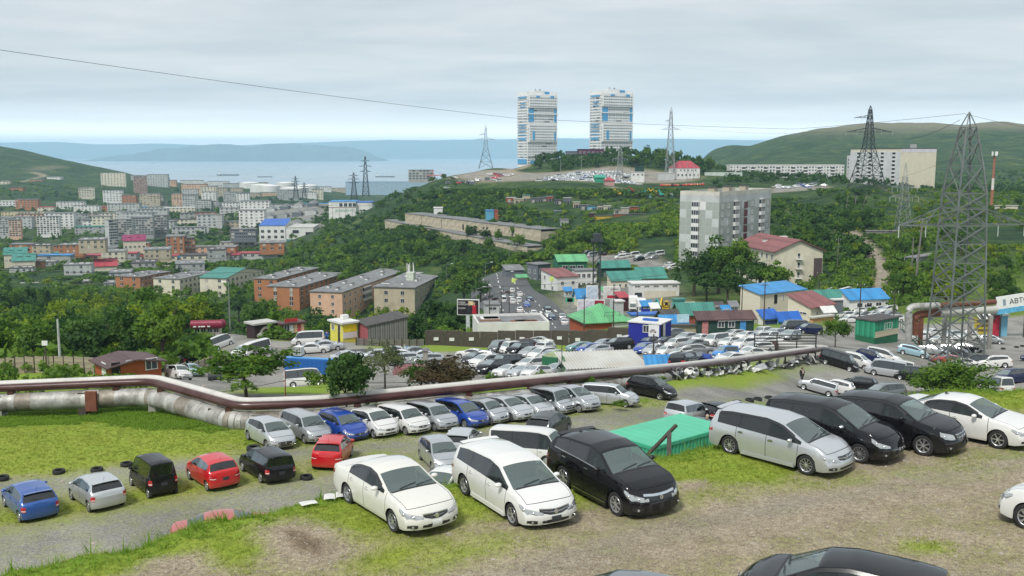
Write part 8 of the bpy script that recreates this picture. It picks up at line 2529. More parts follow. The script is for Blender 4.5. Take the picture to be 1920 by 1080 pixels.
for k in range(5):
 q=MB();q.lathe([(.62-.04*k,k*4.6),(.60-.04*k,k*4.6+4.6)],mat('chimney_red',(.30,.12,.07),.7)if k!=2 else mat('chimney_white',(.60,.55,.50),.7),14);obj('band',q.mesh('band',40),ch)
q=MB()
for x,y in((-.9,0),(.9,0),(0,-.9)):q.box((x,y,23.6),(.5,.5,1.8),FRAME)
q.box((0,0,22.8),(1.8,1.8,.2),DSTEEL);obj('aerial',q,ch)
P=at(813,1200);cr=thing('tower_crane','red and white tower crane above the grey office block','crane',P);q=MB()
for sx,sy in((-1,-1),(1,-1),(1,1),(-1,1)):q.bar((sx,sy,-2),(sx,sy,36),.5,mat('crane_red',(.45,.12,.10),.6))
for k in range(9):q.bar((-1,-1,k*4),(1,-1,k*4+4),.35,FRAME)
obj('mast',q,cr);q=MB();q.bar((-8,0,34),(14,0,34.5),1.0,mat('crane_red',(0,0,0)));q.bar((0,0,41),(13,0,35),.2,DSTEEL);q.bar((0,0,41),(-8,0,34.5),.2,DSTEEL);q.bar((0,0,35),(0,0,41),.8,mat('crane_red',(0,0,0)));obj('jib',q,cr)
HULL=mat('ship_hull',(.05,.055,.07),.6)
for px,py,L,lb in((428,328.5,40,'dark tanker with masts, leftmost ship on the bay'),(497,331.5,27,'low barge right of the tanker on the bay'),(722,331.5,36,'bluish cargo ship right of the dark pylon on the bay'),(286,306,10,'tiny far ship on the left of the bay')):
 Y=EYE*FPX/(py-288);Lm=L/FPX*Y;P=pt(px,py,Y);P.z=0
 o=thing('ship',lb,'ship',P,rad(4));q=MB();h=Lm*.05;w=Lm*.15
 Pn=[(-Lm/2,-w/2),(Lm*.42,-w/2),(Lm/2,0),(Lm*.42,w/2),(-Lm/2,w/2)]
 for i in range(5):
  a,b_=Pn[i],Pn[(i+1)%5];q.face([(a[0],a[1],-1),(b_[0],b_[1],-1),(b_[0]*1.01,b_[1],h),(a[0]*1.01,a[1],h)],HULL)
 q.face([(p[0],p[1],h)for p in Pn],R_MAROON);obj('hull',q,o)
 if L>12 and L!=27:
  q=MB();q.box((-Lm*.40,0,h*2),(Lm*.08,w*.8,h*2.2),FRAME);q.box((-Lm*.42,0,h*3.4),(Lm*.03,w*.3,h),R_MAROON);obj('bridge',q,o)
  q=MB()
  for k in(-.15,.1,.35):q.bar((Lm*k,0,h),(Lm*k,0,h*3.4),Lm*.008,HULL)
  obj('mast',q,o)
# ---------------------------------------------------------------- poles, lamps, wires
def pole(label,px,Y,H,m,r=.15,lean=(0,0),name='utility_pole',cat='pole',arm=None,head=None,group=None,base=None):
 P=base or at(px,Y);o=thing(name,label,cat,P,0,group);q=MB()
 q.bar((0,0,-.5),(lean[0],lean[1],H),r*2,m,n=8,w2=r*1.3);obj('shaft',q.mesh('shaft',40),o)
 if arm:
  q=MB();q.bar((lean[0],lean[1],H-.1),(arm[0],arm[1],arm[2]),.10,m,n=6);obj('arm',q,o)
  q=MB();q.box((arm[0],arm[1],arm[2]),(.9,.35,.18),FRAME);obj('lamp_head',q,o)
 if head:
  for z,w_ in head:
   q=MB();q.box((lean[0],0,z),(w_,.10,.12),DSTEEL);obj('cross_arm',q,o)
   for x in(-w_/2+.08,w_/2-.08):
    q=MB();q.bar((lean[0]+x,0,z+.05),(lean[0]+x,0,z+.3),.09,FRAME,n=6);obj('insulator',q,o)
 return o
pole('pale leaning concrete pole at the edge of the left wood',114,112,6.2,mat('pole_concrete',(.42,.44,.42),.8),.17)
pole('tall white street lamp pole beside the crimson-topped kiosk',432,170,9.5,STEEL,.12,name='street_lamp',cat='lamp post',arm=(-.8,0,9.4))
pole('street lamp before the tan school block',690,175,7.8,mat('pole_concrete',(0,0,0)),.12,name='street_lamp',cat='lamp post',arm=(1.2,0,8.8))
pole('leaning wooden pole left of the street lamp before the school',680,172,6.8,WOODG,.16,(-1.0,0));pole('second leaning prop pole beside the first near the wooden shed',679,172,5.5,WOODG,.13,(-.6,0))
pole('dark thick post beside the yellow kiosk',636,133,3.2,WOODD,.2,name='post',cat='post');pole('thin dark rod rising from the pipe before the green container',1053,70.5,4.4,DSTEEL,.04,name='rod',cat='rod');pole('rusty rod rising from the pipe beside the dense dark tree',537,62.5,3.4,PIPE_R,.05,name='rod',cat='rod')
pole('thick timber pole with transformer boxes on the right hillside',1716,250,17,WOODG,.28,(1.0,0),head=[(16,2.0),(13.5,1.6)]);pole('short pole at the left of the timber pole on the hillside',1709,262,10,WOODG,.2)
for i,(px,Y,H,lb)in enumerate(((1390,200,8,'dark pole right of the tall trees'),(1432,178,8,'dark pole before the turquoise office'),(1610,170,9,'dark pole before the white container'),(1194,148,5.5,'dark pole behind the blue cabin'),(1095,195,8,'dark pole at the corner of the green hip roof'),(1150,190,9,'dark pole in the middle of the green hip roof'),(1570,300,9,'pale pole on the bushy slope'),(918,230,9,'dark pole by the road left of the traffic'),(940,225,8.5,'second dark pole by the road left of the traffic'),(955,230,8,'third dark pole by the road left of the traffic'),(1535,250,8,'pole above the shop roof'),(1674,172,8,'dark pole at the right end of the hall'),(1225,128,3.0,'short dark post at the corner of the corrugated roof'))):
 pole(lb,px,Y,H,WOODD if i!=6 else WOODG,.13,head=[(H-.5,1.4)]if H>6 else None)
for px,Y,lb in((893,262,'white street lamp leaning over the road beside the billboard'),(947,300,'street lamp at the road bend'),(910,345,'street lamp by the thicket above the road'),(838,420,'street lamp on the wooded slope'),(955,430,'street lamp below the long garage wall')):
 pole(lb,px,Y,8,STEEL,.10,name='street_lamp',cat='lamp post',arm=(2.2,0,8.6))
for px,Y,H in((1090,740,14),(1051,745,11),(1182,700,10),(1300,705,13),(1288,690,14)):pole('thin pole standing in the hilltop car lot',px,Y,H,STEEL,.2,group='poles in the hilltop lot')
for px,Y,dx in((1600,440,1.2),(1606,440,-1.2),(1612,442,3.2),(1585,445,1.0)):pole('pale post of the leaning timber frame on the right hillside',px,Y,8,WOODG,.16,(dx,0),group='leaning frame on the hillside')
def wire(label,pts,sag,r=.03,group='overhead wires',name='cable'):
 P=[Vector(p)for p in pts];q=MB();out=[]
 for a,b_ in zip(P[:-1],P[1:]):
  for k in range(14):
   t=k/14;p=a.lerp(b_,t);p.z-=sag*4*t*(1-t)*(b_-a).length/100;out.append(p)
 out.append(P[-1]);q.tube(out,r,WIRE,5,False);o=obj(name,q,None,label=label,category='cable');o['group']=group
top=pt(1808,213,131)
wire('long overhead cable sweeping from the upper left across the sky to the big pylon',[pt(-120,76,88),pt(960,221,150),pt(1490,242,158),top],.35,.022)
wire('overhead cable from the big pylon to the right edge',[top,pt(2020,252,150)],1.0,.02)
for i,(a,b_,lb)in enumerate((((-60,332,260),(860,372,620),'dark cable crossing the left hill and the bay shore'),((-60,425,230),(690,365,600),'second dark cable crossing the left town'),((-60,468,200),(640,455,480),'cable crossing the low houses at the left'),((-60,505,190),(920,470,420),'lower cable over the left wood'),((860,466,400),(1320,455,330),'cable passing below the grey panel block'),((905,538,240),(1500,478,300),'cable over the market houses'),((1270,500,260),(1560,470,330),'cable in front of the tall trees'))):
 wire(lb,[pt(*a),pt(*b_)],1.6,.045)
wire('pale hose lying across the lawn to the pipe',[pg(-40,775)+Vector((0,0,.35)),pg(180,763)+Vector((0,0,.45)),pt(360,748,63.5)],.3,.045);wire('thin pale line from the pipe to the straggling bushes',[pt(360,742,63),pt(540,712,64),pt(820,715,68)],1.5,.02)
for a,b_ in(((1642,345,488),(1780,300,420)),((1660,246,490),(1800,225,200)),((1260,236,720),(1606,246,495))):wire('thin cable strung between the pylons on the right',[pt(*a),pt(*b_)],1.2,.05)
# ---------------------------------------------------------------- billboards and signs
def board(label,px,py,Y,w,h,zl,m,post=True,rz=0,base=True):
 P=pt(px,py,Y);o=thing('billboard',label,'billboard',P,rz);q=MB();q.box((0,0,0),(w+.3,.35,h+.3),FRAME);obj('frame',q,o);q=MB();q.box((0,-.19,0),(w,.04,h),m);f=obj('poster',q,o)
 if post:q=MB();g=gz(P.x,P.y);q.box((-w*.02,.1,(g-P.z-h/2)/2-.2),(.75,.5,P.z-h/2-g+.4),mat('post_pale',(.45,.50,.50),.6));obj('post',q,o)
 return o,f
bo,bf=board('dark billboard with white lettering, a man in black and a woman in red',878,576,195,4.2,2.9,0,mat('poster_dark',(.022,.012,.018),.4),rz=rad(-8))
SK=mat('printed_skin',(.50,.28,.22),.6);RD=mat('printed_red',(.40,.012,.03),.5)
def flat(parent,name,parts):
 q=MB()
 for x,z,w,h,m in parts:q.box((x,0,z),(w,.02,h),m)
 return obj(name,q,parent,(0,-.225,0))
letters('НОВАЯ\nКОМЕДИЯ\n\nСКОРО',.42,PLATE,bf,(-2.0,-.23,.85),.95)
flat(bf,'printed_light',[(.55,.85,1.0,.8,mat('printed_yellow',(.62,.56,.30),.6))])
def figure(x,sc,suit,name,head=SK):
 q=MB();M=Matrix.Translation((x,-.02,0))
 for z,r,m in((.85,.22,head),):q.lathe([(r*sc,0),(r*sc*.9,.01),(.001,.012)],m,14,M@Matrix.Translation((0,0,z*sc))@Matrix.Rotation(math.pi/2,4,'X'))
 for p in([(-.42,.45),(.42,.45),(.36,-.35),(.50,-1.25),(-.50,-1.25),(-.36,-.35)],):
  q.face([M@Vector((a*sc,0,b_*sc))for a,b_ in p],suit)
 q.face([M@Vector((a*sc,-.004,b_*sc))for a,b_ in((-.12,.62),(.12,.62),(.16,.40),(-.16,.40))],head)
 return obj(name,q,bf,(0,-.23,0))
figure(.20,.85,mat('printed_black',(.02,.02,.025),.6),'printed_man');figure(1.25,1.0,RD,'printed_woman')
bo,bf2=board('white and crimson billboard with two pale figures above the green hip roof',1108,575,226,6.0,3.0,0,mat('poster_lilac',(.55,.53,.60),.5),rz=rad(-3))
flat(bf2,'printed_panel',[(1.9,0,2.1,3.0,mat('printed_crimson',(.28,.008,.035),.5))]);flat(bf2,'printed_figures',[(1.6,-.3,.55,2.0,PLATE),(2.35,-.35,.6,1.9,PLATE),(1.6,.85,.3,.35,SK),(2.35,.75,.3,.35,SK)]);flat(bf2,'printed_line',[(-1.2,-.3,1.4,.18,mat('printed_rose',(.60,.25,.38),.5))])
board('tall pale billboard behind the crimson one',1110,551,250,2.6,4.0,0,mat('poster_sky',(.45,.52,.62),.5));bo,bf3=board('pale billboard with red lower corner right of the lattice mast',1147,549,252,4.0,3.0,0,mat('poster_pale',(.56,.54,.52),.5));flat(bf3,'printed_panel',[(0,-1.0,2.4,.7,RD)])
for px,py,m_ in((1070,565,'green'),(1067,580,'green')):
 P=at(px,248);o=thing('road_sign','green roadside sign on a thin post, %s one'%('upper' if py<570 else 'lower'),'sign',P);q=MB();q.box((0,0,3.4),(1.8,.12,1.0),mat('sign_green',(.03,.38,.20),.5));obj('plate',q,o);q=MB();q.bar((0,.1,0),(0,.1,3),.12,STEEL);obj('post',q,o)
for px,Y,lb in((963,300,'left yellow-green warning sign above the road'),(1034,290,'right yellow-green warning sign beside the road')):
 P=at(px,Y);o=thing('road_sign',lb,'sign',P);q=MB();q.box((0,0,5.2),(1.2,.1,1.2),mat('sign_lime',(.55,.70,.15),.5));obj('plate',q,o);q=MB();q.bar((0,.1,0),(0,.1,5),.1,STEEL);obj('post',q,o)
# ---------------------------------------------------------------- container, prop, tyres, people, scrap
def P_up(px,py):return pg(px,py)
CG=mat('container_sea_green',(.04,.36,.21),.5,var=.15,grime=(.05,.20,.12,.4),scale=1.2);CGT=mat('container_roof_green',(.075,.46,.28),.45,var=.08,scale=.6)
cA,cB,cC=pt(1225,838,48.4),pt(1358,800,52.0),pt(1150,802,50.0)
e1=(cB-cA);e1.z=0;rz=math.atan2(e1.y,e1.x);Lc=6.06;Wc=3.45;Hc=2.6
ct=thing('shipping_container','sea-green ribbed container with bright roof below the bank, beside the silver minivan','container',(cA.x,cA.y,cA.z-Hc),rz)
q=MB();q.box((Lc/2,Wc/2,Hc/2),(Lc-.1,Wc-.1,Hc-.1),CG);obj('body',q,ct)
q=MB()
for i in range(10):q.face([(Lc*i/10,0,Hc-.0),(Lc*(i+1)/10-.03,0,Hc),(Lc*(i+1)/10-.03,Wc,Hc+.0),(Lc*i/10,Wc,Hc)],CGT)
q.box((Lc/2,Wc/2,Hc-.05),(Lc,Wc,.09),CGT);obj('roof',q,ct)
q=MB();q.face([(0,0,-Hc/2+.12),(.05,-.045,-Hc/2+.12),(.05,-.045,Hc/2-.12),(0,0,Hc/2-.12)],CG);q.face([(.05,-.045,-Hc/2+.12),(.15,-.045,-Hc/2+.12),(.15,-.045,Hc/2-.12),(.05,-.045,Hc/2-.12)],CG);q.face([(.15,-.045,-Hc/2+.12),(.20,0,-Hc/2+.12),(.20,0,Hc/2-.12),(.15,-.045,Hc/2-.12)],CG);rib=q.mesh('rib')
for i in range(21):obj('rib',rib,ct,(.12+i*.28,.045,Hc/2))
for i in range(12):obj('rib',rib,ct,(.045,Wc-.12-i*.28,Hc/2),(0,0,-math.pi/2))
for x,y in((.04,.04),(Lc-.04,.04),(.04,Wc-.04),(Lc-.04,Wc-.04)):
 q=MB();q.box((x,y,Hc/2),(.16,.16,Hc),CG);obj('corner_post',q,ct)
for z in(.08,Hc-.10):
 q=MB();q.box((Lc/2,.02,z),(Lc-.16,.12,.16),CG);obj('rail',q,ct);q=MB();q.box((.02,Wc/2,z),(.12,Wc-.16,.16),CG);obj('rail',q,ct)
a,b_,c=pg(1222,858),pt(1268,797,35.4),pg(1254,862)
pr=thing('timber_prop','dark slanting plank resting on a short post in front of the green container','timber',c)
q=MB();q.bar(pt(1215,852,34.6)-c,b_-c,.13,WOODD,.08);obj('plank',q,pr);q=MB();q.bar((0,0,-.2),pt(1255,812,35.2)-c,.16,WOODD);obj('post',q,pr)
tq=MB();tq.lathe([(.19,.04),(.20,.0),(.30,-.01),(.325,.04),(.325,.16),(.30,.21),(.20,.20),(.19,.16)],RUBBER,22);TYM=tq.mesh('tyre',40)
def tyre(px,py,n=1,label='old black tyre lying flat on the gravel',sc=1.0,Y=None):
 P=pg(px,py)if Y is None else at(px,Y)
 for k in range(n):
  o=thing('tyre',label,'tyre',P+Vector((R.uniform(-.04,.04),R.uniform(-.04,.04),.01+.21*k)),R.uniform(0,6),'old tyres',TYM);o.scale=(sc,sc,sc)
for px,py,lb in((110,888,'tyre lying behind the silver hatchback at the lawn edge'),(182,884,'tyre lying behind the boxy microvan gap at the lawn edge'),(5,900,'tyre at the left edge behind the blue hatchback'),(239,874,'tyre left of the boxy black microvan'),(573,899,'tyre lying right of the black estate'),(476,845,'tyre below the silver hatchback at the row start')):tyre(px,py,1,lb,1.25 if px==476 else 1.0)
for i,(px,py)in enumerate(((1382,757),(1405,753),(1421,751),(1441,748))):tyre(px,py,1,'tyre of the short line on the gravel beyond the silver minivan, %s from the left'%ORD[i],1.15)
for i,(px,py)in enumerate(((1881,655),(1906,652),(1917,650))):tyre(px,py,1,'tyre on the asphalt near the small silver car, %s from the left'%ORD[i],1.1)
q=MB();q.tube([(0,0,.4),(3.6,1.2,.4)],.42,mat('hose_black',(.03,.035,.04),.6),12);o=thing('culvert_pipe','black corrugated pipe with pale end lying near the pale blue hatchback','pipe',at(390,108),0,None,q.mesh('culvert_pipe',40))
def person(label,P,face,pose,coat,legs,hair=(.02,.015,.012),sc=1.0,skin=(.42,.24,.17)):
 root=thing('person',label,'person',P,face);root.scale=(sc,sc,sc)
 V={'pel':(0,0,.95),'wa':(0,0,1.08),'ch':(.02,0,1.32),'ne':(.02,0,1.48),'he':(.04,0,1.58),'top':(.04,0,1.70),'sl':(0,.19,1.42),'sr':(0,-.19,1.42),'hl':(0,.10,.90),'hr':(0,-.10,.90),'kl':(.03,.11,.50),'kr':(.03,-.11,.50),'al':(0,.12,.09),'ar':(0,-.12,.09),'tl':(.17,.13,.04),'tr':(.17,-.13,.04),'el':(-.02,.27,1.15),'er':(-.02,-.27,1.15),'wl':(.12,.25,.92),'wr':(.12,-.25,.92),'fl':(.17,.24,.83),'fr':(.17,-.24,.83)}
 V.update(pose)
 E=[('pel','wa'),('wa','ch'),('ch','ne'),('ne','he'),('he','top'),('ch','sl'),('ch','sr'),('sl','el'),('el','wl'),('wl','fl'),('sr','er'),('er','wr'),('wr','fr'),('pel','hl'),('pel','hr'),('hl','kl'),('kl','al'),('al','tl'),('hr','kr'),('kr','ar'),('ar','tr')]
 rad_={'pel':.15,'wa':.135,'ch':.165,'ne':.062,'he':.10,'top':.07,'sl':.075,'sr':.075,'el':.048,'er':.048,'wl':.034,'wr':.034,'fl':.03,'fr':.03,'hl':.095,'hr':.095,'kl':.062,'kr':.062,'al':.045,'ar':.045,'tl':.04,'tr':.04}
 def skin_obj(name,keys,grow,m):
  ks=[k for k in V if k in keys];ix={k:i for i,k in enumerate(ks)}
  me=bpy.data.meshes.new(name);me.from_pydata([V[k]for k in ks],[(ix[a],ix[b_])for a,b_ in E if a in ix and b_ in ix],[])
  o=obj(name,me,root);md=o.modifiers.new('skin','SKIN');md.use_smooth_shade=True
  for k in ks:me.skin_vertices[0].data[ix[k]].radius=(rad_[k]+grow,)*2
  me.skin_vertices[0].data[0].use_root=True
  sb=o.modifiers.new('sub','SUBSURF');sb.levels=sb.render_levels=2
  me.materials.append(m);return o
 sk=mat('skin_%.2f'%skin[0],skin,.6,var=.05)
 skin_obj('body',set(V),0,sk)
 skin_obj('jacket',{'pel','wa','ch','sl','sr','el','er','wl','wr'},.022,mat('cloth_'+label[:12],coat,.9,var=.2))
 skin_obj('trousers',{'pel','hl','hr','kl','kr','al','ar'},.018,mat('trousers_'+label[:12],legs,.9,var=.2))
 hq=MB();h=Vector(V['he']).lerp(Vector(V['top']),.45)
 hq.lathe([(.108,.0),(.112,.04),(.09,.10),(.05,.135),(.001,.145)],mat('hair_%.3f'%hair[0],hair,.8),14,Matrix.Translation(h-Vector((.015,0,0))));obj('hair',hq.mesh('hair',70),root)
 for y in(-.035,.035):
  q=MB();q.box((h.x+.098,y,h.z-.03),(.01,.022,.012),BLACKP);obj('eye',q,root)
 q=MB();q.box((h.x+.108,0,h.z-.055),(.03,.022,.035),sk,top=.6);obj('nose',q,root)
 q=MB();q.box((h.x+.095,0,h.z-.095),(.012,.045,.008),mat('lip',(.25,.08,.07),.6));obj('mouth',q,root)
 for sd,y in(('l',.022),('r',-.022)):
  b_=Vector(V['f'+sd]);d=(b_-Vector(V['w'+sd])).normalized()
  for i,(dy,ln)in enumerate(((-.027,.07),(-.009,.082),(.009,.078),(.026,.062))):
   q=MB();s0=b_+Vector((0,dy,0));q.tube([s0,s0+d*ln*.55,s0+d*ln+Vector((.012,0,-.004))],[.010,.009,.007],sk,6);obj('finger',q.mesh('finger',60),root)
  q=MB();q.tube([b_-d*.03,b_+d*.02+Vector((.035,-y,0)),b_+d*.05+Vector((.04,-y,0))],[.012,.011,.008],sk,6);obj('thumb',q.mesh('thumb',60),root)
 for y in(V['al'],V['ar']):
  q=MB();q.box((y[0]+.06,y[1],.045),(.27,.10,.09),BLACKP,top=.8);obj('shoe',q,root)
 return root
r_=person('man in black jacket and dark trousers walking across the gravel with arms folded in front',pg(1503,719),rad(-75),{'kr':(.16,-.11,.52),'ar':(.10,-.12,.10),'tr':(.26,-.12,.05),'al':(-.26,.12,.13),'kl':(-.05,.11,.50),'tl':(-.12,.12,.03),'el':(.02,.28,1.16),'er':(.02,-.28,1.16),'wl':(.24,.10,1.16),'wr':(.24,-.10,1.14),'fl':(.28,.02,1.18),'fr':(.28,-.02,1.13)},(.012,.012,.014),(.035,.038,.045))
q=MB();q.box((.205,0,1.33),(.02,.16,.12),PLATE);q.box((.20,.02,1.18),(.02,.12,.05),PLATE);obj('print',q,r_)
person('person in bright red top leaning into the black hatchback behind the container',at(1321,57.6),rad(60),{'wa':(.05,0,1.06),'ch':(.20,0,1.26),'ne':(.30,0,1.38),'he':(.38,0,1.46),'top':(.44,0,1.56),'sl':(.20,.19,1.34),'sr':(.20,-.19,1.34),'el':(.38,.24,1.14),'er':(.38,-.24,1.14),'wl':(.58,.18,1.08),'wr':(.58,-.18,1.08),'fl':(.66,.16,1.07),'fr':(.66,-.16,1.07)},(.55,.012,.06),(.05,.055,.07),(.38,.30,.24))
person('person in blue jacket standing beside the yellow kiosk',at(613,146),rad(-80),{},(.03,.12,.45),(.03,.08,.30))
PW=[mat('scrap_white',(.62,.62,.60),.45,var=.15),mat('scrap_black',(.02,.02,.022),.5),mat('scrap_silver',(.38,.39,.40),.4,metal=.4),mat('scrap_white',(0,0,0)),mat('scrap_black',(0,0,0))]
def bumper(m,L=1.6,s=1):
 q=MB();pts=[(-L/2,-.28,0),(-L*.42,-.08,.02),(-L*.2,.02,.03),(0,.05,.03),(L*.2,.02,.03),(L*.42,-.08,.02),(L/2,-.28,0)]
 prof=[(0,0),(.06,.12),(.02,.30),(-.08,.44)]
 for a,b_ in zip(pts[:-1],pts[1:]):
  for p,r in zip(prof[:-1],prof[1:]):q.face([(a[0],a[1]+p[0],a[2]+p[1]),(b_[0],b_[1]+p[0],b_[2]+p[1]),(b_[0],b_[1]+r[0],b_[2]+r[1]),(a[0],a[1]+r[0],a[2]+r[1])],m,True)
 q.box((0,.085,.10),(L*.5,.03,.10),BLACKP);return q.mesh('bumper',50)
def doorpanel(m):
 q=MB();q.box((0,0,.35),(1.1,.12,.7),m,top=.97)
 for x in(-.5,.42):q.bar((x,0,.7),(x*.55+.12,0,1.1),.06,m)
 q.bar((-.16,0,1.1),(.35,0,1.1),.06,m);q.box((.35,-.07,.52),(.16,.04,.04),BLACKP);return q.mesh('car_door',40)
def bonnet(m):
 q=MB();n=6
 for i in range(n):
  for j in range(n):
   f=lambda a,b_:((a/n-.5)*1.4,(b_/n-.5)*1.0*(1-.12*a/n),.10-.25*(a/n-.5)**2-.3*(b_/n-.5)**2)
   q.face([f(i,j),f(i+1,j),f(i+1,j+1),f(i,j+1)],m,True)
 return q.mesh('bonnet',60)
SCR=[(nm,fn(m))for m in PW[:3]for nm,fn in(('bumper',bumper),('car_door',doorpanel),('bonnet',bonnet))]
def scrap(pxs,label,group,n,zup=.6,by=None):
 for i in range(n):
  t=(i+.5)/n;px=pxs[0][0]+(pxs[1][0]-pxs[0][0])*t;py=pxs[0][1]+(pxs[1][1]-pxs[0][1])*t
  P=pg(px,py)if by is None else at(px,by);P+=Vector((R.uniform(-.3,.3),R.uniform(-.3,.9),R.uniform(.0,zup)))
  nm,me=R.choice(SCR);o=thing('car_scrap',label%{'bumper':'car bumper','car_door':'car door','bonnet':'car bonnet'}[nm],'scrap panel',P,R.uniform(0,6.28),group,me);o.scale=(.8,.8,.8)
  o.rotation_euler=(R.uniform(-.9,.5),R.uniform(-.3,.3),R.uniform(0,6.28))
scrap(((1262,712),(1390,699)),'loose %s in the scrap line under the pipe','scrap line under the pipe',40,.25)
scrap(((1385,700),(1535,682)),'loose %s in the scrap heap near the pipe end','scrap heap near the pipe end',40,.6)
scrap(((790,890),(850,880)),'loose %s thrown below the bank behind the white saloon','scrap below the bank',8,.5,44.5)
P=pg(622,942)
for i,(px,py)in enumerate(((618,938),(640,934),(578,950))):
 o=thing('car_scrap','pale panel lying in the grass behind the white saloon, %s of three'%['middle','right','left'][i],'car panel',pg(px,py)+Vector((0,0,.12)),R.uniform(0,3),'pale panels in the grass',SCR[2][1]);o.scale=(.34,.34,.25)
scrap(((672,665),(800,668)),'loose %s behind the straggling bush','scrap behind the bush',16,.6)
q=MB()
for i in range(10):
 a=2*math.pi*i/10;b2=2*math.pi*(i+1)/10
 q.face([(0,0,1.0),(math.cos(a)*1.6,math.sin(a)*1.6,.25+.12*(i%2)),(math.cos(b2)*1.6,math.sin(b2)*1.6,.25+.12*((i+1)%2))],mat('tarp_blue',(.05,.30,.55),.5))
 q.face([(math.cos(a)*1.6,math.sin(a)*1.6,.25+.12*(i%2)),(math.cos(a)*1.7,math.sin(a)*1.7,0),(math.cos(b2)*1.7,math.sin(b2)*1.7,0),(math.cos(b2)*1.6,math.sin(b2)*1.6,.25+.12*((i+1)%2))],mat('tarp_blue',(0,0,0)))
thing('tarpaulin','bright blue tarpaulin heaped on scrap before the left end of the dark wall','tarpaulin',at(763,128),0,None,q)
q=MB();q.box((0,0,.4),(4.0,2.6,.8),R_PINK,top=.8);thing('scrap_cover','faded red sheet roof behind the brownish bush','cover',at(770,108),rad(10),None,q)
gp=thing('gate_post','grey concrete post with a green-grey cap at the left end of the dark wall','post',at(798,112));q=MB();q.box((0,0,1.1),(.6,.6,2.2),CONC,top=.9);obj('shaft',q,gp);q=MB();q.box((0,0,2.35),(.8,.8,.3),R_GREY,top=.7);obj('cap',q,gp)
def board_fence(label,a,b_,h,n,m,rails=False):
 o=thing('fence',label,'fence',a);d=b_-a;rz=math.atan2(d.y,d.x);L=math.hypot(d.x,d.y)/n;q=MB();q.box((0,0,0),(L-.05,.08,h/3-.05),m);me=q.mesh('board')
 for i in range(n):
  p=a.lerp(b_,(i+.5)/n);g=gz(p.x,p.y)
  for k in range(3):obj('board',me,o,(p.x-a.x,p.y-a.y,g-a.z+h*(k+.5)/3),(0,R.uniform(-.02,.02),rz+R.uniform(-.02,.02)))
  q2=MB();q2.bar((0,0,-.3),(0,0,h+.15),.14,WOODD);obj('post',q2,o,(a.lerp(b_,i/n).x-a.x,a.lerp(b_,i/n).y-a.y,g-a.z))
FB=mat('fence_board',(.30,.26,.19),.85,var=.35,scale=1.5,stretch=(.3,1,1))
board_fence('weathered plank fence along the wood left of the orange shed',at(-40,112),at(178,106),1.9,12,FB);board_fence('sloping plank fence behind the two hatchbacks',at(310,108),at(405,125),1.5,8,FB);board_fence('low grey plank fence below the wooden shed',at(668,136),at(795,140),1.0,9,WOODG)
pb=at(88,108);o=thing('sign_board','small white box on a dark post by the left fence','sign',pb);q=MB();q.bar((0,0,0),(0,0,3.2),.12,WOODD);obj('post',q,o);q=MB();q.box((0,-.05,3.4),(.6,.2,.5),PLATE);obj('box',q,o)
o=thing('railing','dark slatted railing under the pipe end','railing',at(1425,117));q=MB()
for k in range(7):q.box((3.0,0,.4+k*.36),(7.6,.06,.12),DSTEEL)
obj('slat',q,o,kind='stuff');q=MB()
for x in(-.7,2,4.4,6.7):q.bar((x,.08,-.3),(x,.08,2.8),.12,DSTEEL)
obj('post',q,o)
def truck(label,px,Y,hd,col):
 o=thing('truck',label,'truck',at(px,Y),rad(hd));m=mat('truck_white',(.72,.72,.70),.45,var=.06)
 q=MB();q.box((-1.2,0,2.3),(4.6,2.2,2.7),m);obj('box_body',q,o);q=MB();q.box((2.2,0,1.7),(1.7,2.1,2.0),m,top=.92);obj('cab',q,o);q=MB();q.box((3.02,0,2.05),(.12,1.8,.8),G_LOWW);obj('windscreen',q,o)
 q=MB();q.box((3.06,0,.95),(.12,1.9,.35),BLACKP);obj('bumper',q,o)
 tm,rm=wheel_meshes(.45,.28,5,'far')
 for x in(2.0,-2.2):
  for sg in(1,-1):w=obj('wheel',None,o,(x,sg*.95,.45),(0,0,0 if sg>0 else math.pi));obj('tyre',tm,w);obj('rim',rm,w)
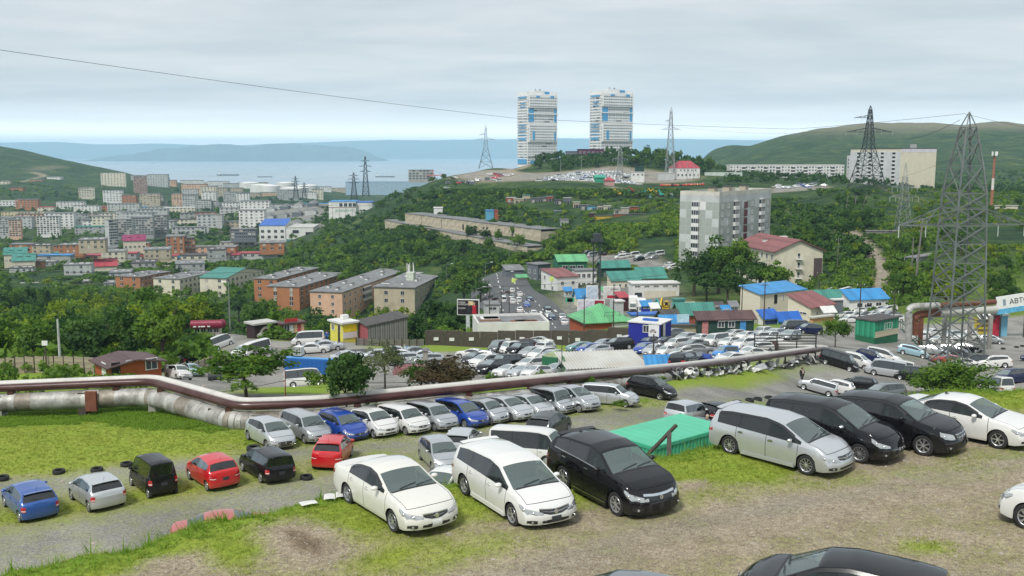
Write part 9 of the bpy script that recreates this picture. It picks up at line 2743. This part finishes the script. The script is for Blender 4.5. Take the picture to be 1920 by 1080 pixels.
truck('white box truck at the left of the garage doors',1187,244,-95,0);truck('white box truck with dark windscreen right of the first truck',1203,236,-92,0)
def digger(label,px,Y,m,hd):
 o=thing('digger',label,'digger',at(px,Y),rad(hd));q=MB()
 for sg in(1,-1):q.box((0,sg*.9,.45),(3.0,.5,.8),BLACKP,top=.85)
 obj('track',q,o);q=MB();q.box((-.4,0,1.5),(2.2,2.0,1.1),m,top=.9);obj('body',q,o);q=MB();q.box((.4,.45,2.4),(1.1,.95,1.3),m,top=.85);c=obj('cab',q,o);q=MB();q.box((.97,.45,2.45),(.06,.75,.8),G_LOW);obj('window',q,c)
 q=MB();q.bar((.7,-.4,1.8),(2.4,-.4,4.0),.35,m);q.bar((2.4,-.4,4.0),(4.0,-.4,2.4),.28,m);obj('arm',q,o);q=MB();q.box((4.0,-.4,2.0),(.6,.9,.8),DSTEEL,top=.7);obj('bucket',q,o)
digger('teal digger beside the white trucks',1225,238,mat('digger_teal',(.03,.28,.27),.5),-70);digger('yellow digger right of the teal digger',1247,238,mat('digger_yellow',(.62,.40,.02),.5),-110)
for px,Y,m_,lb in((1160,585,(.55,.42,.03),'yellow'),(1222,590,(.60,.45,.04),'yellow'),(1230,588,(.50,.40,.04),'yellow'),(1175,582,(.04,.22,.22),'teal'),(1240,582,(.05,.35,.25),'green'),(1186,600,(.35,.05,.03),'red'),(1205,585,(.05,.25,.30),'teal')):
 digger('%s digger in the machinery row on the hill, %s from the left'%(lb,ORD[[1160,1175,1186,1205,1222,1230,1240].index(px)]),px,Y,mat('digger_'+lb,m_,.5),R.uniform(0,360))
for i in range(16):far_car(R.choice(['estate','crossover']),R.choice(['orange','red','orange','burgundy']),*at(1240+i*5.2,655).xy,rad(80),'orange or red machine in the row before the mansion','orange row before the mansion','machine','machine')
for i in range(22):far_car(R.choice(['van','estate','saloon']),R.choice(['teal','light silver','grey','white','teal','blue']),*at(1192+i*8.5,R.uniform(575,592)).xy,rad(R.uniform(60,100)),'vehicle in the lower machinery row below the grassy bank','lower machinery row','machine','machine')
